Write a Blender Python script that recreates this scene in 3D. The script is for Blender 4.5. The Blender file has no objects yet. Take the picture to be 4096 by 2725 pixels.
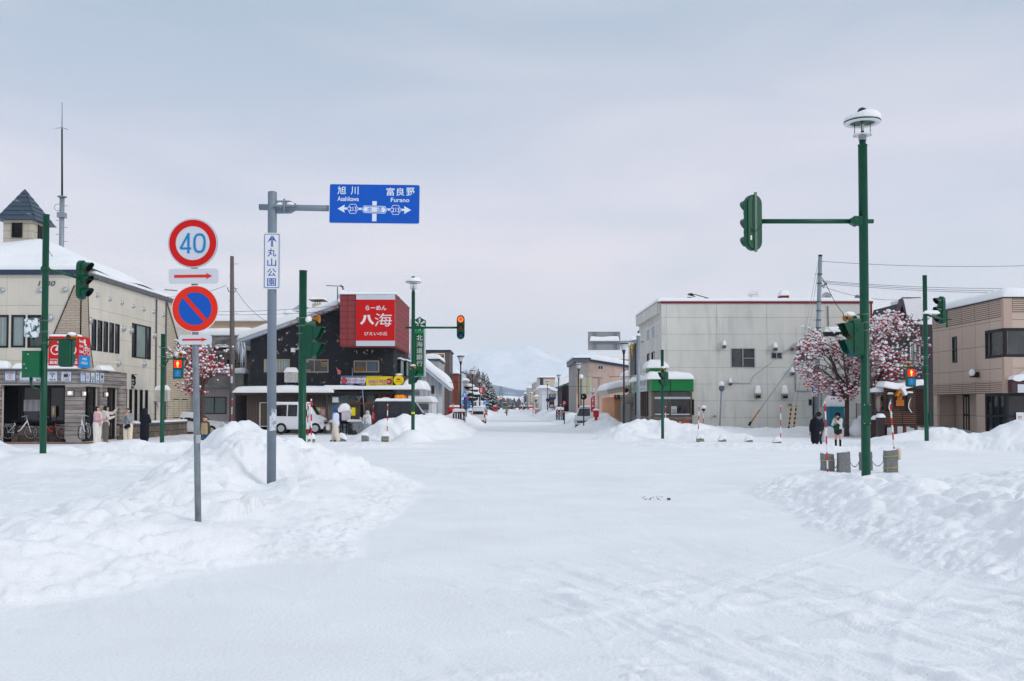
import bpy,math,random
import numpy as np
from mathutils import Vector,Matrix
SC=bpy.context.scene
COL=SC.collection
PI=math.pi
F,HC,PIT=3982.0,1.85,math.radians(1.7)
PX,PY=2026.0,1505.5
CP,SP=math.cos(PIT),math.sin(PIT)
CR=dict(O=(0,0,1.7378),P=(0,0,1),A=(0,1000,.5422),B=(600,1150,.4146),C=(950,1100,.4464),D=(1300,1080,.4591),E=(1750,1350,.2360),F=(2000,1300,.2679),G=(2250,
1250,.3380),H=(2750,1000,.5102),I=(3150,1150,.5102),J=(3500,1000,.5423),K=(2900,380,.4593),L=(0,400,.5102),M=(600,700,.4879),N=(0,1700,.8689),Q=(2048,1700,
.8689),A2=(0,1430,.2359),D2=(1280,1480,.19134),R=(1650,1380,.2169),T=(2060,1480,.12754),U=(2480,1450,.17223),W=(3220,1480,.21213),V=(1860,1300,.2423),X=(0,
1650,.38184),Z=(3850,1400,.22323))
EYE=Vector((0,0,HC))
def ray(c,x,y):
 o=CR[c]
 u=(o[0]+x*o[2]-PX)/F
 v=(PY-o[1]-y*o[2])/F
 return Vector((u,CP-SP*v,SP+CP*v))
def at(c,x,y,Y):
 d=ray(c,x,y)
 return EYE+d*(Y/d.y)
def sr(r,g,b):
 def f(c):
  c/=255.0
  return c/12.92 if c<=.04045 else((c+.055)/1.055)**2.4
 return(f(r),f(g),f(b),1)
class Fr:
 """a wall plane: origin, horizontal direction U, outward normal N"""
 def __init__(s,o,U,N):
  s.o,s.U,s.N=Vector(o),Vector(U).normalized(),Vector(N).normalized()
 def p(s,u,v,n=0.0):
  return s.o+s.U*u+Vector((0,0,v))+s.N*n
 def hit(s,c,x,y,n=0.0):
  d=ray(c,x,y)
  o=s.o+s.N*n
  t=(o-EYE).dot(s.N)/d.dot(s.N)
  q=EYE+d*t
  return(q-s.o).dot(s.U),q.z-s.o.z
 def rect(s,c,x0,y0,x1,y1):
  """rectangle from two picture points: near the horizontal middle heights are averaged"""
  a,b=s.hit(c,x0,y0),s.hit(c,x1,y1)
  return min(a[0],b[0]),max(a[0],b[0]),min(a[1],b[1]),max(a[1],b[1])
def front(Y):
 return Fr((0,Y,0),(1,0,0),(0,-1,0))
def sideL(X):
 return Fr((X,0,0),(0,1,0),(1,0,0))
def sideR(X):
 return Fr((X,0,0),(0,-1,0),(-1,0,0))
MATS={}
def mat(name,col,rough=.6,metal=0.,nz=None,bump=None,pat=None,emit=None,spec=.3,stain=0.,peel=None,speck=0.):
 if name in MATS:
  return MATS[name]
 m=bpy.data.materials.new(name)
 m.use_nodes=True
 nt=m.node_tree
 N,L=nt.nodes,nt.links
 b=N['Principled BSDF']
 b.inputs['Roughness'].default_value=rough
 b.inputs['Metallic'].default_value=metal
 b.inputs['Specular IOR Level'].default_value=spec
 def new(t,**k):
  n=N.new(t)
  for a,v in k.items():
   setattr(n,a,v)
  return n
 tc=new('ShaderNodeTexCoord')
 sep=new('ShaderNodeSeparateXYZ')
 L.new(tc.outputs['Object'],sep.inputs[0])
 add=new('ShaderNodeMath',operation='ADD')
 L.new(sep.outputs[0],add.inputs[0]);L.new(sep.outputs[1],add.inputs[1])
 wv=new('ShaderNodeCombineXYZ')
 L.new(add.outputs[0],wv.inputs[0]);L.new(sep.outputs[2],wv.inputs[1])
 rgb=new('ShaderNodeRGB');rgb.outputs[0].default_value=tuple(col[:3])+(1,)
 cur=rgb.outputs[0]
 heights=[]
 def mix(fac,a,bcol,mode='MIX',f=1.0):
  n=new('ShaderNodeMix',data_type='RGBA',blend_type=mode)
  if isinstance(fac,float):
   n.inputs[0].default_value=fac
  else:
   L.new(fac,n.inputs[0])
  for s_,v in((6,a),(7,bcol)):
   if isinstance(v,tuple):
    n.inputs[s_].default_value=v
   else:
    L.new(v,n.inputs[s_])
  return n.outputs[2]
 def noise(scale,det=4,vec=None,st=None,rgh=.55):
  n=new('ShaderNodeTexNoise')
  n.inputs['Scale'].default_value=scale
  n.inputs['Detail'].default_value=det
  n.inputs['Roughness'].default_value=rgh
  src=vec or tc.outputs['Object']
  if st:
   mp=new('ShaderNodeMapping');mp.inputs['Scale'].default_value=st
   L.new(src,mp.inputs[0]);src=mp.outputs[0]
  L.new(src,n.inputs['Vector'])
  return n.outputs[0]
 def rmp(src,a,bb,lo=0.,hi=1.):
  n=new('ShaderNodeMapRange')
  n.inputs[1].default_value,n.inputs[2].default_value,n.inputs[3].default_value,n.inputs[4].default_value=a,bb,lo,hi
  L.new(src,n.inputs[0])
  return n.outputs[0]
 if pat:
  k=pat[0]
  if k in('brick','plank','panel','siding','tile'):
   t=new('ShaderNodeTexBrick')
   w,h,mo=pat[1],pat[2],pat[3]
   t.inputs['Scale'].default_value=1
   t.inputs['Brick Width'].default_value=w
   t.inputs['Row Height'].default_value=h
   t.inputs['Mortar Size'].default_value=mo
   t.inputs['Mortar Smooth'].default_value=.3
   t.offset=.5 if k in('brick','plank')else 0.
   c2=pat[4]if len(pat)>4 else tuple(c*.45 for c in col[:3])+(1,)
   var=pat[5]if len(pat)>5 else .12
   t.inputs['Color1'].default_value=tuple(min(1,c*(1+var))for c in col[:3])+(1,)
   t.inputs['Color2'].default_value=tuple(c*(1-var)for c in col[:3])+(1,)
   t.inputs['Mortar'].default_value=c2
   L.new(wv.outputs[0],t.inputs[0])
   cur=t.outputs[0]
   inv=new('ShaderNodeMath',operation='SUBTRACT');inv.inputs[0].default_value=1
   L.new(t.outputs[1],inv.inputs[1])
   heights.append((inv.outputs[0],min(.02,mo)))
  elif k=='corr':
   t=new('ShaderNodeTexWave',wave_type='BANDS',bands_direction=pat[2]if len(pat)>2 else 'X')
   t.inputs['Scale'].default_value=.314/pat[1]
   L.new(wv.outputs[0],t.inputs[0])
   cur=mix(rmp(t.outputs[1],0.,.35,.45,0.),cur,tuple(c*.5 for c in col[:3])+(1,))  # groove shading put into the colour: troughs between the ribs darkened
   heights.append((t.outputs[1],.03))
  elif k=='stripe':
   t=new('ShaderNodeMath',operation='FRACT')
   ml=new('ShaderNodeMath',operation='MULTIPLY');ml.inputs[1].default_value=1./pat[1]
   L.new(sep.outputs[2],ml.inputs[0]);L.new(ml.outputs[0],t.inputs[0])
   g=new('ShaderNodeMath',operation='GREATER_THAN');g.inputs[1].default_value=.5
   L.new(t.outputs[0],g.inputs[0])
   cur=mix(g.outputs[0],cur,pat[2])
 if nz:
  n=noise(nz[0],5,st=nz[2]if len(nz)>2 else None)
  lo=max(0.,1-nz[1]);hi=1+nz[1]*.6
  v=rmp(n,.25,.75,lo,hi)
  cb=new('ShaderNodeCombineXYZ')
  for i in range(3):
   L.new(v,cb.inputs[i])
  cur=mix(1.0,cur,cb.outputs[0],'MULTIPLY')
 if stain:
  n=noise(1.0,5,vec=wv.outputs[0],st=(2.2,.25,1))
  n2=noise(.5,3,vec=wv.outputs[0])
  f=new('ShaderNodeMath',operation='MULTIPLY')
  L.new(rmp(n,.5,.75),f.inputs[0]);L.new(rmp(n2,.35,.7),f.inputs[1])
  f2=new('ShaderNodeMath',operation='MULTIPLY');f2.inputs[1].default_value=stain
  L.new(f.outputs[0],f2.inputs[0])
  cur=mix(f2.outputs[0],cur,(col[0]*.32,col[1]*.29,col[2]*.25,1))
 if peel:
  n=noise(peel[1],9,vec=wv.outputs[0],rgh=.75)
  n2=noise(.45,2,vec=wv.outputs[0])
  f=new('ShaderNodeMath',operation='MULTIPLY')
  L.new(rmp(n,peel[2],peel[2]+.015),f.inputs[0]);L.new(rmp(n2,.42,.52),f.inputs[1])
  cur=mix(f.outputs[0],cur,peel[0])
 if speck:
  n=noise(38,2);n2=noise(.9,3)
  f=new('ShaderNodeMath',operation='MULTIPLY')
  L.new(rmp(n,.69,.74,0,speck),f.inputs[0]);L.new(rmp(n2,.42,.6,.12,1),f.inputs[1])
  cur=mix(f.outputs[0],cur,(.30,.29,.29,1))
 L.new(cur,b.inputs['Base Color'])
 if bump:
  heights.append((noise(bump[0],6),bump[1]))
 last=None
 for hsrc,st in heights:
  bp=new('ShaderNodeBump')
  bp.inputs['Strength'].default_value=1.
  bp.inputs['Distance'].default_value=st
  L.new(hsrc,bp.inputs['Height'])
  if last:
   L.new(last,bp.inputs['Normal'])
  last=bp.outputs[0]
 if last:
  L.new(last,b.inputs['Normal'])
 if emit:
  b.inputs['Emission Color'].default_value=tuple(emit[0][:3])+(1,)
  b.inputs['Emission Strength'].default_value=emit[1]
 MATS[name]=m
 return m
TXT={}
def text2d(s,bold=0.):
 key=(s,bold)
 if key in TXT:
  return TXT[key]
 cu=bpy.data.curves.new('t','FONT')
 cu.body=s
 cu.offset=bold
 cu.resolution_u=3
 ob=bpy.data.objects.new('t',cu)
 COL.objects.link(ob)
 dg=bpy.context.evaluated_depsgraph_get()
 me=ob.evaluated_get(dg).to_mesh()
 v=[(a.co.x,a.co.y)for a in me.vertices]
 f=[tuple(p.vertices)for p in me.polygons]
 ob.evaluated_get(dg).to_mesh_clear()
 bpy.data.objects.remove(ob);bpy.data.curves.remove(cu)
 if v:
  xs=[a[0]for a in v];ys=[a[1]for a in v]
  x0,x1,y0,y1=min(xs),max(xs),min(ys),max(ys)
  v=[((a-x0)/(x1-x0+1e-9),(b-y0)/(y1-y0+1e-9))for a,b in v]
  TXT[key]=(v,f,(x1-x0),(y1-y0))
 else:
  TXT[key]=([],[],1,1)
 return TXT[key]
class MB:
 def __init__(s,m=None):
  s.v,s.f,s.mi,s.sm,s.mats,s.cur,s.smooth,s.T=[],[],[],[],[],0,False,None
  if m:
   s.mat(m)
 def mat(s,m):
  if m not in s.mats:
   s.mats.append(m)
  s.cur=s.mats.index(m)
  return s
 def add(s,vs,fs,smooth=None):
  o=len(s.v)
  if s.T is not None:
   vs=[s.T@Vector(v)for v in vs]
  s.v.extend([tuple(v)for v in vs])
  for f in fs:
   s.f.append(tuple(i+o for i in f))
   s.mi.append(s.cur)
   s.sm.append(s.smooth if smooth is None else smooth)
  return s
 def box(s,x0,x1,y0,y1,z0,z1):
  vs=[(x,y,z)for z in(z0,z1)for y in(y0,y1)for x in(x0,x1)]
  return s.add(vs,[(0,2,3,1),(4,5,7,6),(0,1,5,4),(2,6,7,3),(0,4,6,2),(1,3,7,5)],False)
 def fbox(s,fr,u0,u1,v0,v1,n0,n1):
  vs=[fr.p(u,v,n)for v in(v0,v1)for n in(n0,n1)for u in(u0,u1)]
  return s.add(vs,[(0,2,3,1),(4,5,7,6),(0,1,5,4),(2,6,7,3),(0,4,6,2),(1,3,7,5)],False)
 def poly(s,pts):
  return s.add(pts,[tuple(range(len(pts)))],False)
 def prism(s,fr,pts,n0,n1):
  k=len(pts)
  vs=[fr.p(u,v,n0)for u,v in pts]+[fr.p(u,v,n1)for u,v in pts]
  fs=[tuple(range(k)),tuple(range(2*k-1,k-1,-1))]
  fs+=[(i,i+k,(i+1)%k+k,(i+1)%k)for i in range(k)]
  return s.add(vs,fs,False)
 def tube(s,pts,r,seg=8,caps=True,smooth=True):
  pts=[Vector(p)for p in pts]
  n=len(pts)
  rs=r if isinstance(r,(list,tuple))else[r]*n
  vs,fs=[],[]
  up=None
  for i,p in enumerate(pts):
   d=(pts[min(i+1,n-1)]-pts[max(i-1,0)])
   d=d.normalized()if d.length>1e-9 else Vector((0,0,1))
   if up is None:
    up=d.cross(Vector((0,0,1)))
    if up.length<.05:
     up=d.cross(Vector((0,1,0)))
   a=(up-d*up.dot(d)).normalized()
   up=a
   b=d.cross(a)
   for k in range(seg):
    t=2*PI*k/seg
    vs.append(p+(a*math.cos(t)+b*math.sin(t))*rs[i])
  for i in range(n-1):
   for k in range(seg):
    k2=(k+1)%seg
    fs.append((i*seg+k,i*seg+k2,(i+1)*seg+k2,(i+1)*seg+k))
  s.add(vs,fs,smooth)
  if caps:
   o=len(s.v)-len(vs)
   for ring,rev in((0,True),(n-1,False)):
    idx=[o+ring*seg+k for k in range(seg)]
    s.f.append(tuple(reversed(idx))if rev else tuple(idx));s.mi.append(s.cur);s.sm.append(False)
  return s
 def lathe(s,o,prof,seg=16,axis='Z',smooth=True):
  """prof: list of (radius, height)"""
  o=Vector(o)
  vs,fs=[],[]
  for r,h in prof:
   for k in range(seg):
    t=2*PI*k/seg
    a,b=r*math.cos(t),r*math.sin(t)
    q={'Z':(a,b,h),'Y':(a,h,b),'X':(h,a,b)}[axis]
    vs.append(o+Vector(q))
  for i in range(len(prof)-1):
   for k in range(seg):
    k2=(k+1)%seg
    fs.append((i*seg+k,i*seg+k2,(i+1)*seg+k2,(i+1)*seg+k))
  s.add(vs,fs,smooth)
  o2=len(s.v)-len(vs)
  for ring in(0,len(prof)-1):
   if prof[ring][0]>1e-6:
    s.f.append(tuple(o2+ring*seg+k for k in range(seg)));s.mi.append(s.cur);s.sm.append(False)
  return s
 def sphere(s,c,r,seg=10,rings=6,sc=(1,1,1)):
  c=Vector(c)
  vs,fs=[],[]
  for i in range(rings+1):
   t=PI*i/rings
   for k in range(seg):
    a=2*PI*k/seg
    vs.append(c+Vector((r*sc[0]*math.sin(t)*math.cos(a),r*sc[1]*math.sin(t)*math.sin(a),r*sc[2]*math.cos(t))))
  for i in range(rings):
   for k in range(seg):
    k2=(k+1)%seg
    fs.append((i*seg+k,(i+1)*seg+k,(i+1)*seg+k2,i*seg+k2))
  return s.add(vs,fs,True)
 def disc(s,fr,cu,cv,r,n,seg=32,r0=0.,a0=0.,a1=2*PI):
  if r0<=0 and a1-a0>6.28:
   return s.add([fr.p(cu+r*math.cos(2*PI*k/seg),cv+r*math.sin(2*PI*k/seg),n)for k in range(seg)],[tuple(range(seg))],False)
  vs=[]
  for k in range(seg+1):
   t=a0+(a1-a0)*k/seg
   vs+=[fr.p(cu+r*math.cos(t),cv+r*math.sin(t),n),fr.p(cu+r0*math.cos(t),cv+r0*math.sin(t),n)]
  return s.add(vs,[(2*k,2*k+1,2*k+3,2*k+2)for k in range(seg)],False)
 def flat(s,fr,pts,n):
  return s.add([fr.p(u,v,n)for u,v in pts],[tuple(range(len(pts)))],False)
 def rrect(s,fr,u0,u1,v0,v1,r,n,n2=None):
  pts=[]
  for cu,cv,a in((u1-r,v1-r,0),(u0+r,v1-r,PI/2),(u0+r,v0+r,PI),(u1-r,v0+r,1.5*PI)):
   for k in range(5):
    t=a+k*PI/8
    pts.append((cu+r*math.cos(t),cv+r*math.sin(t)))
  if n2 is None:
   return s.flat(fr,pts,n)
  return s.prism(fr,pts,n,n2)
 def text(s,fr,txt,u0,u1,v0,v1,n=.004,bold=0.,keep=False,shear=0.,th=0.):
  v,f,w,h=text2d(txt,bold)
  if keep:
   k=min((u1-u0)/w,(v1-v0)/h)
   cu,cv=(u0+u1)/2,(v0+v1)/2
   u0,u1,v0,v1=cu-w*k/2,cu+w*k/2,cv-h*k/2,cv+h*k/2
  return s.add([fr.p(u0+a*(u1-u0)+shear*b*(v1-v0),v0+b*(v1-v0),n)for a,b in v],f,False)
 def slab(s,x0,x1,y0,y1,z,t,seed=0,nx=None,ny=None,zf=None,edge=.25,droop=0.):
  """a pillow of snow on a rectangle, rounded at its rim"""
  rnd=random.Random(seed)
  nx=nx or max(6,min(60,int((x1-x0)/.18)))
  ny=ny or max(5,min(60,int((y1-y0)/.18)))
  e=min(edge,(x1-x0)/2,(y1-y0)/2)
  ph=[rnd.uniform(0,6.28)for _ in range(8)]
  def wob(x,y):
   return(math.sin(x*1.3+ph[0])*.4+math.sin(y*1.7+ph[1])*.3+math.sin(x*3.1+y*2.3+ph[2])*.25+math.sin(x*6.7-y*5.1+ph[3])*.14)
  us=[0.,.25,.6]
  gx=[x0+e*(1-math.cos(a*PI/2))for a in(0,.3,.6,.85)]+[x0+e+(x1-x0-2*e)*i/nx for i in range(nx+1)]+[x1-e*(1-math.cos(a*PI/2))for a in(.85,.6,.3,0)]
  gy=[y0+e*(1-math.cos(a*PI/2))for a in(0,.3,.6,.85)]+[y0+e+(y1-y0-2*e)*i/ny for i in range(ny+1)]+[y1-e*(1-math.cos(a*PI/2))for a in(.85,.6,.3,0)]
  X,Yn=len(gx),len(gy)
  vs=[]
  for top in(1,0):
   for y in gy:
    for x in gx:
     b=z+(zf(x,y)if zf else 0)
     dx=min(x-x0,x1-x);dy=min(y-y0,y1-y)
     qx=math.sqrt(max(0,1-(1-min(1,dx/e))**2));qy=math.sqrt(max(0,1-(1-min(1,dy/e))**2))
     q=qx*qy
     sx=1 if x>(x0+x1)/2 else-1
     sy=1 if y>(y0+y1)/2 else-1
     w=wob(x,y)
     if top:
      vs.append((x+sx*(1-qx)*w*.04,y+sy*(1-qy)*w*.04,b+t*.12+t*.88*q*(1+.22*w)))
     else:
      vs.append((x+sx*(1-qx)*w*.04,y+sy*(1-qy)*w*.04,b-(droop*(1-q)if droop else 0)))
  fs=[]
  for j in range(Yn-1):
   for i in range(X-1):
    a=j*X+i
    fs.append((a,a+1,a+X+1,a+X))
    o=X*Yn
    fs.append((o+a,o+a+X,o+a+X+1,o+a+1))
  o=X*Yn
  for i in range(X-1):
   fs.append((i,o+i,o+i+1,i+1))
   a=(Yn-1)*X+i
   fs.append((a,a+1,o+a+1,o+a))
  for j in range(Yn-1):
   a=j*X
   fs.append((a,a+X,o+a+X,o+a))
   a=j*X+X-1
   fs.append((a,o+a,o+a+X,a+X))
  return s.add(vs,fs,True)
 def build(s,name,parent=None,origin=None):
  me=bpy.data.meshes.new(name)
  o=Vector((0,0,0))
  if parent is not None:
   o=WLOC.get(parent.name,Vector((0,0,0)))
  elif origin is not None:
   o=Vector(origin)
  vs=[(a[0]-o.x,a[1]-o.y,a[2]-o.z)for a in s.v]if o.length>0 else s.v
  me.from_pydata(vs,[],s.f)
  for m in s.mats:
   me.materials.append(m)
  me.polygons.foreach_set('material_index',s.mi)
  me.polygons.foreach_set('use_smooth',s.sm)
  me.validate();me.update()
  ob=bpy.data.objects.new(name,me)
  COL.objects.link(ob)
  if parent is not None:
   ob.parent=parent
   WLOC[ob.name]=o.copy()
  else:
   ob.location=o
   WLOC[ob.name]=o.copy()
  return ob
WLOC={}
def tag(o,label,cat,group=None,kind=None):
 if label:o['label']=label
 if cat:o['category']=cat
 if group:o['group']=group
 if kind:o['kind']=kind
 return o
def thing(name,label,cat,loc=(0,0,0),group=None):
 e=bpy.data.objects.new(name,None)
 e.empty_display_size=.2
 COL.objects.link(e)
 e.location=loc
 WLOC[e.name]=Vector(loc)
 return tag(e,label,cat,group)
def dup(o,loc,label=None,rz=0.,sc=1.,group=None,parent=None,top=True):
 c=o.copy()
 COL.objects.link(c)
 if top:
  c.location=loc;c.rotation_euler=(0,0,rz);c.scale=(sc,sc,sc)
  WLOC[c.name]=Vector(loc)
  if label:c['label']=label
  if group:c['group']=group
 else:
  c.parent=parent
  WLOC[c.name]=WLOC[parent.name].copy()
 for ch in list(o.children):
  dup(ch,None,parent=c,top=False)
 return c
def struct(o):
 o['kind']='structure'
 return o
def wall(mb,fr,u0,u1,v0,v1,holes=(),dep=.16):
 us=sorted({u0,u1}|{min(max(a,u0),u1)for h in holes for a in h[:2]})
 vs=sorted({v0,v1}|{min(max(a,v0),v1)for h in holes for a in h[2:]})
 for i in range(len(us)-1):
  for j in range(len(vs)-1):
   a,b,c,d=us[i],us[i+1],vs[j],vs[j+1]
   if b-a<1e-6 or d-c<1e-6:continue
   cu,cv=(a+b)/2,(c+d)/2
   if any(h[0]<cu<h[1]and h[2]<cv<h[3]for h in holes):continue
   mb.add([fr.p(a,c),fr.p(b,c),fr.p(b,d),fr.p(a,d)],[(0,1,2,3)],False)
 for h in holes:
  a,b,c,d=max(h[0],u0),min(h[1],u1),max(h[2],v0),min(h[3],v1)
  q=[(a,c),(b,c),(b,d),(a,d)]
  for k in range(4):
   (p,r),(p2,r2)=q[k],q[(k+1)%4]
   mb.add([fr.p(p,r),fr.p(p2,r2),fr.p(p2,r2,-dep),fr.p(p,r,-dep)],[(0,1,2,3)],False)
def window(par,fr,r,fm,gm,nu=2,nv=1,fw=.05,dep=.08,out=.02,name='window',us=None):
 u0,u1,v0,v1=r
 mb=MB(fm)
 mb.fbox(fr,u0,u1,v0,v0+fw,-dep,out);mb.fbox(fr,u0,u1,v1-fw,v1,-dep,out)
 mb.fbox(fr,u0,u0+fw,v0+fw,v1-fw,-dep,out);mb.fbox(fr,u1-fw,u1,v0+fw,v1-fw,-dep,out)
 for k in range(1,nu):
  u=(us[k-1]if us else u0+(u1-u0)*k/nu)
  mb.fbox(fr,u-fw*.4,u+fw*.4,v0+fw,v1-fw,-dep,out-.008)
 for k in range(1,nv):
  v=v0+(v1-v0)*k/nv
  mb.fbox(fr,u0+fw,u1-fw,v-fw*.4,v+fw*.4,-dep,out-.012)
 w=mb.build(name,par)
 p=MB(gm)
 p.fbox(fr,u0+fw*.5,u1-fw*.5,v0+fw*.5,v1-fw*.5,-dep-.01,-dep*.5)
 p.build('pane',w)
 return w
def shell(mb,x0,x1,y0,y1,z0,z1,skip=''):
 """closed box without chosen sides (F front, L left, R right, B back, T top)"""
 q=dict(F=[(x0,y0,z0),(x1,y0,z0),(x1,y0,z1),(x0,y0,z1)],B=[(x1,y1,z0),(x0,y1,z0),(x0,y1,z1),(x1,y1,z1)],L=[(x0,y1,z0),(x0,y0,z0),(x0,y0,z1),(x0,y1,z1)],
R=[(x1,y0,z0),(x1,y1,z0),(x1,y1,z1),(x1,y0,z1)],T=[(x0,y0,z1),(x1,y0,z1),(x1,y1,z1),(x0,y1,z1)])
 for k,p in q.items():
  if k not in skip:
   mb.poly(p)
 return mb
SNOW=mat('snow',(.85,.87,.89),.8,nz=(.6,.07),bump=(26,.016),spec=.25,speck=.75)
SNOWS=mat('snow_soft',(.85,.87,.89),.8,nz=(1.5,.05),bump=(9,.02),spec=.2)
GREEN=mat('green_paint',sr(6,76,54),.38,nz=(4,.18),bump=(60,.0008))
GREEND=mat('green_paint_dark',sr(8,52,38),.35,nz=(5,.2))
GALV=mat('galvanised_steel',sr(142,152,160),.45,.25,nz=(9,.16),bump=(40,.001))
GALVD=mat('galvanised_mottled',sr(128,138,145),.5,.2,nz=(14,.45,(1,1,.35)))
BLACK=mat('black_paint',sr(24,24,27),.45,nz=(8,.2))
DBROWN=mat('dark_brown_paint',sr(46,36,38),.4,nz=(8,.2))
GLASSD=mat('dark_glass',(.012,.014,.017),.06,nz=(1.3,.5),spec=.6)
GLASSM=mat('grey_glass',(.05,.06,.065),.08,nz=(1.0,.6),spec=.6)
GLASSC=mat('curtained_glass',sr(150,165,162),.15,pat=('corr',.16),nz=(.8,.2))
GLASSF=mat('frosted_glass',sr(138,152,152),.3,nz=(2,.12))
WHITE=mat('white_paint',sr(226,228,230),.45,nz=(3,.06))
RED=mat('sign_red',sr(204,12,12),.5,nz=(6,.05))
BLUE=mat('sign_blue',sr(0,84,184),.45,nz=(5,.05))
CYAN=mat('sign_light_blue',sr(0,140,212),.3)
YEL=mat('sign_yellow',sr(236,214,10),.4,nz=(4,.05))
REDP=mat('pole_red',sr(200,26,34),.4,nz=(20,.15))
ALU=mat('aluminium_frame',sr(178,182,186),.35,.5,nz=(5,.1))
BRZ=mat('bronze_frame',sr(92,78,66),.4,.3,nz=(6,.12))
CONC=mat('concrete',sr(140,138,136),.85,nz=(2.2,.3),bump=(25,.006),stain=.6)
TYRE=mat('tyre_rubber',sr(22,22,24),.8,nz=(20,.2))
def _h(ix,iy,seed):
 n=(ix*374761393+iy*668265263+seed*1442695041)&0xffffffff
 n=((n^(n>>13))*1274126177)&0xffffffff
 return((n^(n>>16))&0xffff)/32767.5-1.0
def vn(x,y,seed=0):
 xi=np.floor(x).astype(np.int64);yi=np.floor(y).astype(np.int64)
 fx=x-xi;fy=y-yi
 fx=fx*fx*fx*(fx*(fx*6-15)+10);fy=fy*fy*fy*(fy*(fy*6-15)+10)
 a=_h(xi,yi,seed);b=_h(xi+1,yi,seed);c=_h(xi,yi+1,seed);d=_h(xi+1,yi+1,seed)
 return(a*(1-fx)+b*fx)*(1-fy)+(c*(1-fx)+d*fx)*fy
def fbm(x,y,s,o=4,seed=0,g=.5):
 t=0;amp=1;f=1./s
 for i in range(o):
  c,sn=math.cos(i*1.1+.4),math.sin(i*1.1+.4)
  t=t+amp*vn((x*c-y*sn)*f+i*17.3,(x*sn+y*c)*f-i*9.1,seed+i)
  amp*=g;f*=2
 return t
def sstep(a,b,x):
 t=np.clip((x-a)/(b-a),0,1)
 return t*t*(3-2*t)
BANKS={'near_left':[(-12.5,6.5,2.6,.42),(-8.2,8.8,2.6,.45),(-5.75,11.3,2.4,.46),(-5.0,14.2,2.5,.48),(-5.1,17.5,2.5,.55),(-5.3,20.2,2.6,1.0),(-5.4,22.2,
2.6,1.16),(-5.25,24.3,2.1,.8),(-5.2,27.0,1.6,.25)],'near_left_apron':[(-3.6,12.8,1.6,.2),(-4.0,15,2.0,.3),(-4.0,19,2.1,.36),(-4.6,23.2,2.4,.48),(-5.1,27,
2.2,.3),(-6.5,31,1.5,.1)],'near_right':[(8.2,4,2.4,.5),(7.6,10,2.6,.52),(7.1,13.5,2.5,.5),(7.2,17,2.4,.42),(7.6,21,2.6,.34),(8.4,24,2.2,.15)],'near_right_side':[(8.8,
13,2.8,.45),(11,16.5,2.6,.42),(10.5,20,2.6,.36),(12.5,22.5,2.4,.32),(17,23.5,2.6,.3),(24,23.8,2.6,.3)],'far_left_edge':[(-22,29,2.6,.9),(-17,30,2.3,.9),
(-14.6,30.6,1.9,.5),(-12.6,31.2,1.7,.42),(-11,31.6,1.0,.1)],'left_corner':[(-19,38.2,1.2,.05),(-17.2,38.4,1.2,.08),(-15.6,39.0,1.5,.34),(-14.4,39.3,1.7,
.46),(-12.8,39.8,1.7,.38),(-11.2,40.5,1.3,.12)],'mid_left_low':[(-11.2,46,1.2,.08),(-8.5,45,2.0,.13),(-6.3,44.6,2.0,.15),(-4.4,45.5,1.8,.1)],'mid_left':[(-7.0,
51.9,1.2,.2),(-6.7,53.0,1.8,.9),(-5.9,54,2.3,1.22),(-4.9,56.5,2.3,1.2),(-4.3,59.5,2.1,1.28),(-4.2,64,2.0,1.05),(-4.3,69,1.9,.85),(-4.6,80,2.0,.8)],'street_left':[(-4.6,
80,2.0,.8),(-4.7,90,2.2,1.0),(-4.7,104,2.2,1.1),(-4.8,125,2.3,1.3),(-5.0,150,2.3,1.15),(-5.3,200,2.4,1.0),(-5.8,260,2.5,1.0),(-8,420,2.8,1),(-12,700,3,
1)],'mid_right':[(6.4,54,1.7,.55),(7.3,56.5,2.1,1.0),(8.7,56,2.2,.98),(10.6,55,2.0,.55),(12.3,56,1.6,.28)],'mid_right_back':[(10.6,57.6,1.8,.8),(12.6,60.2,
1.8,.52),(15.5,60.6,1.7,.46),(19,60.8,1.8,.52),(23,60.5,2.0,.5),(27,60,2.0,.5)],'mid_right_low':[(6.6,46.8,1.4,.08),(8.6,45,2.3,.16),(12,43.6,2.3,.17),
(15,43.2,2.3,.15),(18.5,43.2,1.8,.08)],'far_right':[(16.2,44.2,1.8,.3),(18.6,43.6,2.6,.8),(20.6,43.2,2.3,.62),(22.6,42.4,2.9,1.22),(25,41.8,3.0,1.12),(28,
41.2,3.0,1.3),(36,40.5,3,1.2)],'street_right':[(7.6,64,1.7,.35),(7.5,72,1.9,.45),(7.6,79,2.1,1.1),(7.7,84,2.1,1.05),(7.5,92,2.2,.8),(7.2,110,2.2,.95),(7.0,
140,2.4,1.1),(6.9,165,2.4,1.2),(6.8,200,2.4,1.1),(6.8,260,2.5,1.0),(8,420,2.8,.9),(11,700,3,.9)],}
LUMP={'near_left':1.0,'near_left_apron':.45,'near_right':.7,'near_right_side':.7,'far_right':.45,'mid_right_low':.35,'mid_left_low':.35,'mid_right_back':.5}
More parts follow.
